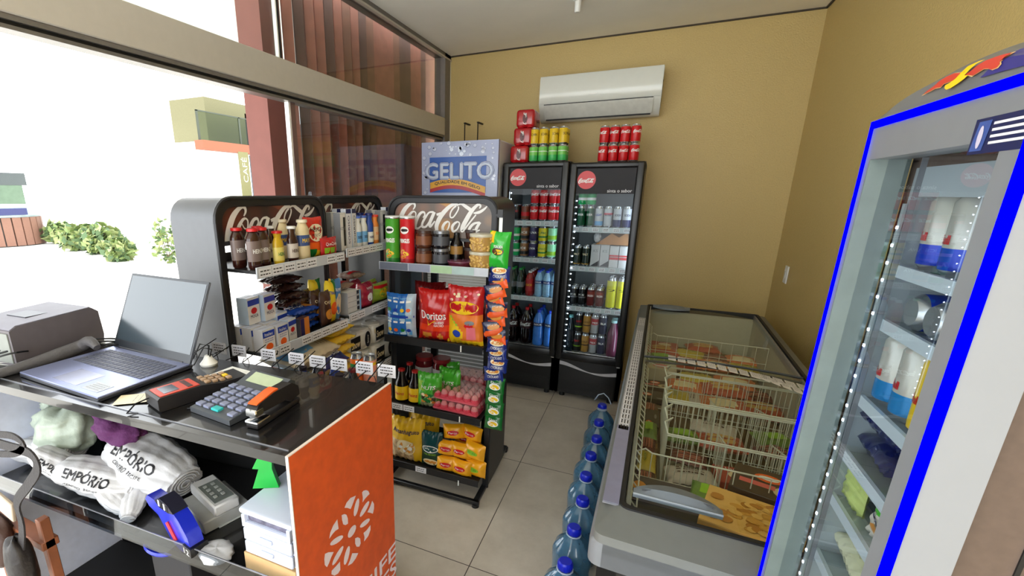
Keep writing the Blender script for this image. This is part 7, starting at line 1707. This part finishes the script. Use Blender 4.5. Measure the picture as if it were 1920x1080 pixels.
for i, (Yw, x, kk) in enumerate(((.872, XQ, 'ec_blue'), (.816, XQ, 'ec_blue'), (.760, XQ, 'ec_navy'), (.872, XQ + .056, 'ec_blue'), (.816, XQ + .056, 'ec_blue'), (.760, XQ + .056, 'ec_navy'), (.704, XQ, 'ec_navy'))):
    put(kk, epl(x, yl(Yw), ESH[0] + .001), '%s energy can, upper shelf of blue-lit cooler, %s' % ('navy' if kk == 'ec_navy' else 'silver and blue', ('farthest in front', 'second from far end in front', 'third from far end in front', 'farthest in the rear row', 'second in the rear row', 'third in the rear row', 'nearest in front')[i]), 'can')
for i, Yw in enumerate((.850, .795)):
    put('ec_blue', epl(.060, yl(Yw), ESH[1] + .028), 'energy drink can lying on its side with its lid facing out, %s' % ('far one', 'near one')[i], 'can', ry=math.radians(90), s=(1, 1, 1)).scale = (1, 1, 1)
for i, (Yw, x, kk) in enumerate(((.885, XQ, 'ec_cyan'), (.829, XQ, 'ec_cyan'), (.773, XQ, 'ec_yellow'), (.885, XQ + .056, 'ec_cyan'), (.829, XQ + .056, 'ec_cyan'), (.773, XQ + .056, 'ec_yellow'), (.717, XQ, 'ec_yellow'))):
    put(kk, epl(x, yl(Yw), ESH[2] + .001), '%s can on the middle shelf of the blue-lit cooler, %s' % ('yellow' if kk == 'ec_yellow' else 'silver and cyan', ('front far', 'front middle', 'front near', 'rear far', 'rear middle', 'rear near', 'nearest of all')[i]), 'can')
MAKE['e_navybag'] = flatpack('sausage_packet', .16, .15, .055, mat('bag_deep_navy', (12, 22, 84), .2, nz=.1, coat=.6), lambda b, F_: (b.text('V', .03, WHTP, F_(.4, .6), height=.02)), 111)
for i in range(2): put('e_navybag', epl(.125, yl(.865 - .01 * i), ESH[3] + .001 + i * .042), 'glossy navy food packet in the blue-lit cooler, %s' % ('lower one', 'upper one')[i], 'packet', rz=1.5 + .08 * i, s=(.95, .78, .75))
put('e_navybag', epl(.125, yl(.73), ESH[3] + .001), 'glossy navy food packet nearest the hinge side of the blue-lit cooler', 'packet', rz=1.6, s=(.7, .78, .75))
MAKE['e_cheese'] = pouch('cheese_packet', .075, .076, .02, K('cheese_white', (212, 208, 196), .3), lambda b, F_: (ell(b, AMB, F_(.5, .25), .02, .01, 12, e=.0002)), seed=113, fn=lambda u, v: (K('cheese_green', (80, 190, 50)) if v > .62 + .25 * (u - .5) else None), text=(('Camila', .05, NAV, .5, .5, .014, .1),))
MAKE['e_white'] = flatpack('butter_packet', .13, .09, .045, K('butter_cream', (216, 216, 180), .3), lambda b, F_: b.text('NATA', .07, NAV, F_(.5, .5), height=.018), 115)
MAKE['e_lime'] = pouch('herb_packet', .08, .076, .02, K('herb_lime', (190, 206, 120), .3), None, seed=117)
put('e_cheese', epl(.078, yl(.785), ESH[4] + .001), 'white and green cheese packet standing in the blue-lit cooler', 'packet', rz=math.radians(-90)); put('e_lime', epl(.075, yl(.885), ESH[4] + .001), 'pale lime packet left of the cheese packet', 'packet', rz=math.radians(-90)); put('e_lime', epl(.115, yl(.82), ESH[4] + .001), 'pale lime packet behind the cheese packet', 'packet', rz=math.radians(-95)); put('e_cheese', epl(.078, yl(.70), ESH[4] + .001), 'white and green cheese packet nearest the camera in the blue-lit cooler', 'packet', rz=math.radians(-92))
for i in range(4): put('e_white', epl(.12, yl(.87 - .095 * (i % 2)), ESH[5] + .001 + (i // 2) * .046), 'cream butter packet low in the blue-lit cooler, %s' % ('far lower', 'near lower', 'far upper', 'near upper')[i], 'packet', rz=1.5)
for i in range(6): put('e_white', epl(.12, yl(.87 - .095 * (i % 2)), ESH[6] + .001 + (i // 2) * .046), 'cream butter packet on the lowest lit shelf, %s' % ('far bottom', 'near bottom', 'far middle', 'near middle', 'far top', 'near top')[i], 'packet', rz=1.5)
b = MB()
for x in (.08, .46):
    for y in (-w2 + .05, w2 - .05): b.lathe([(.02, 0), (.02, .06)], BLK, 10, X=T(x, y, 0))
b.build('foot', ec)
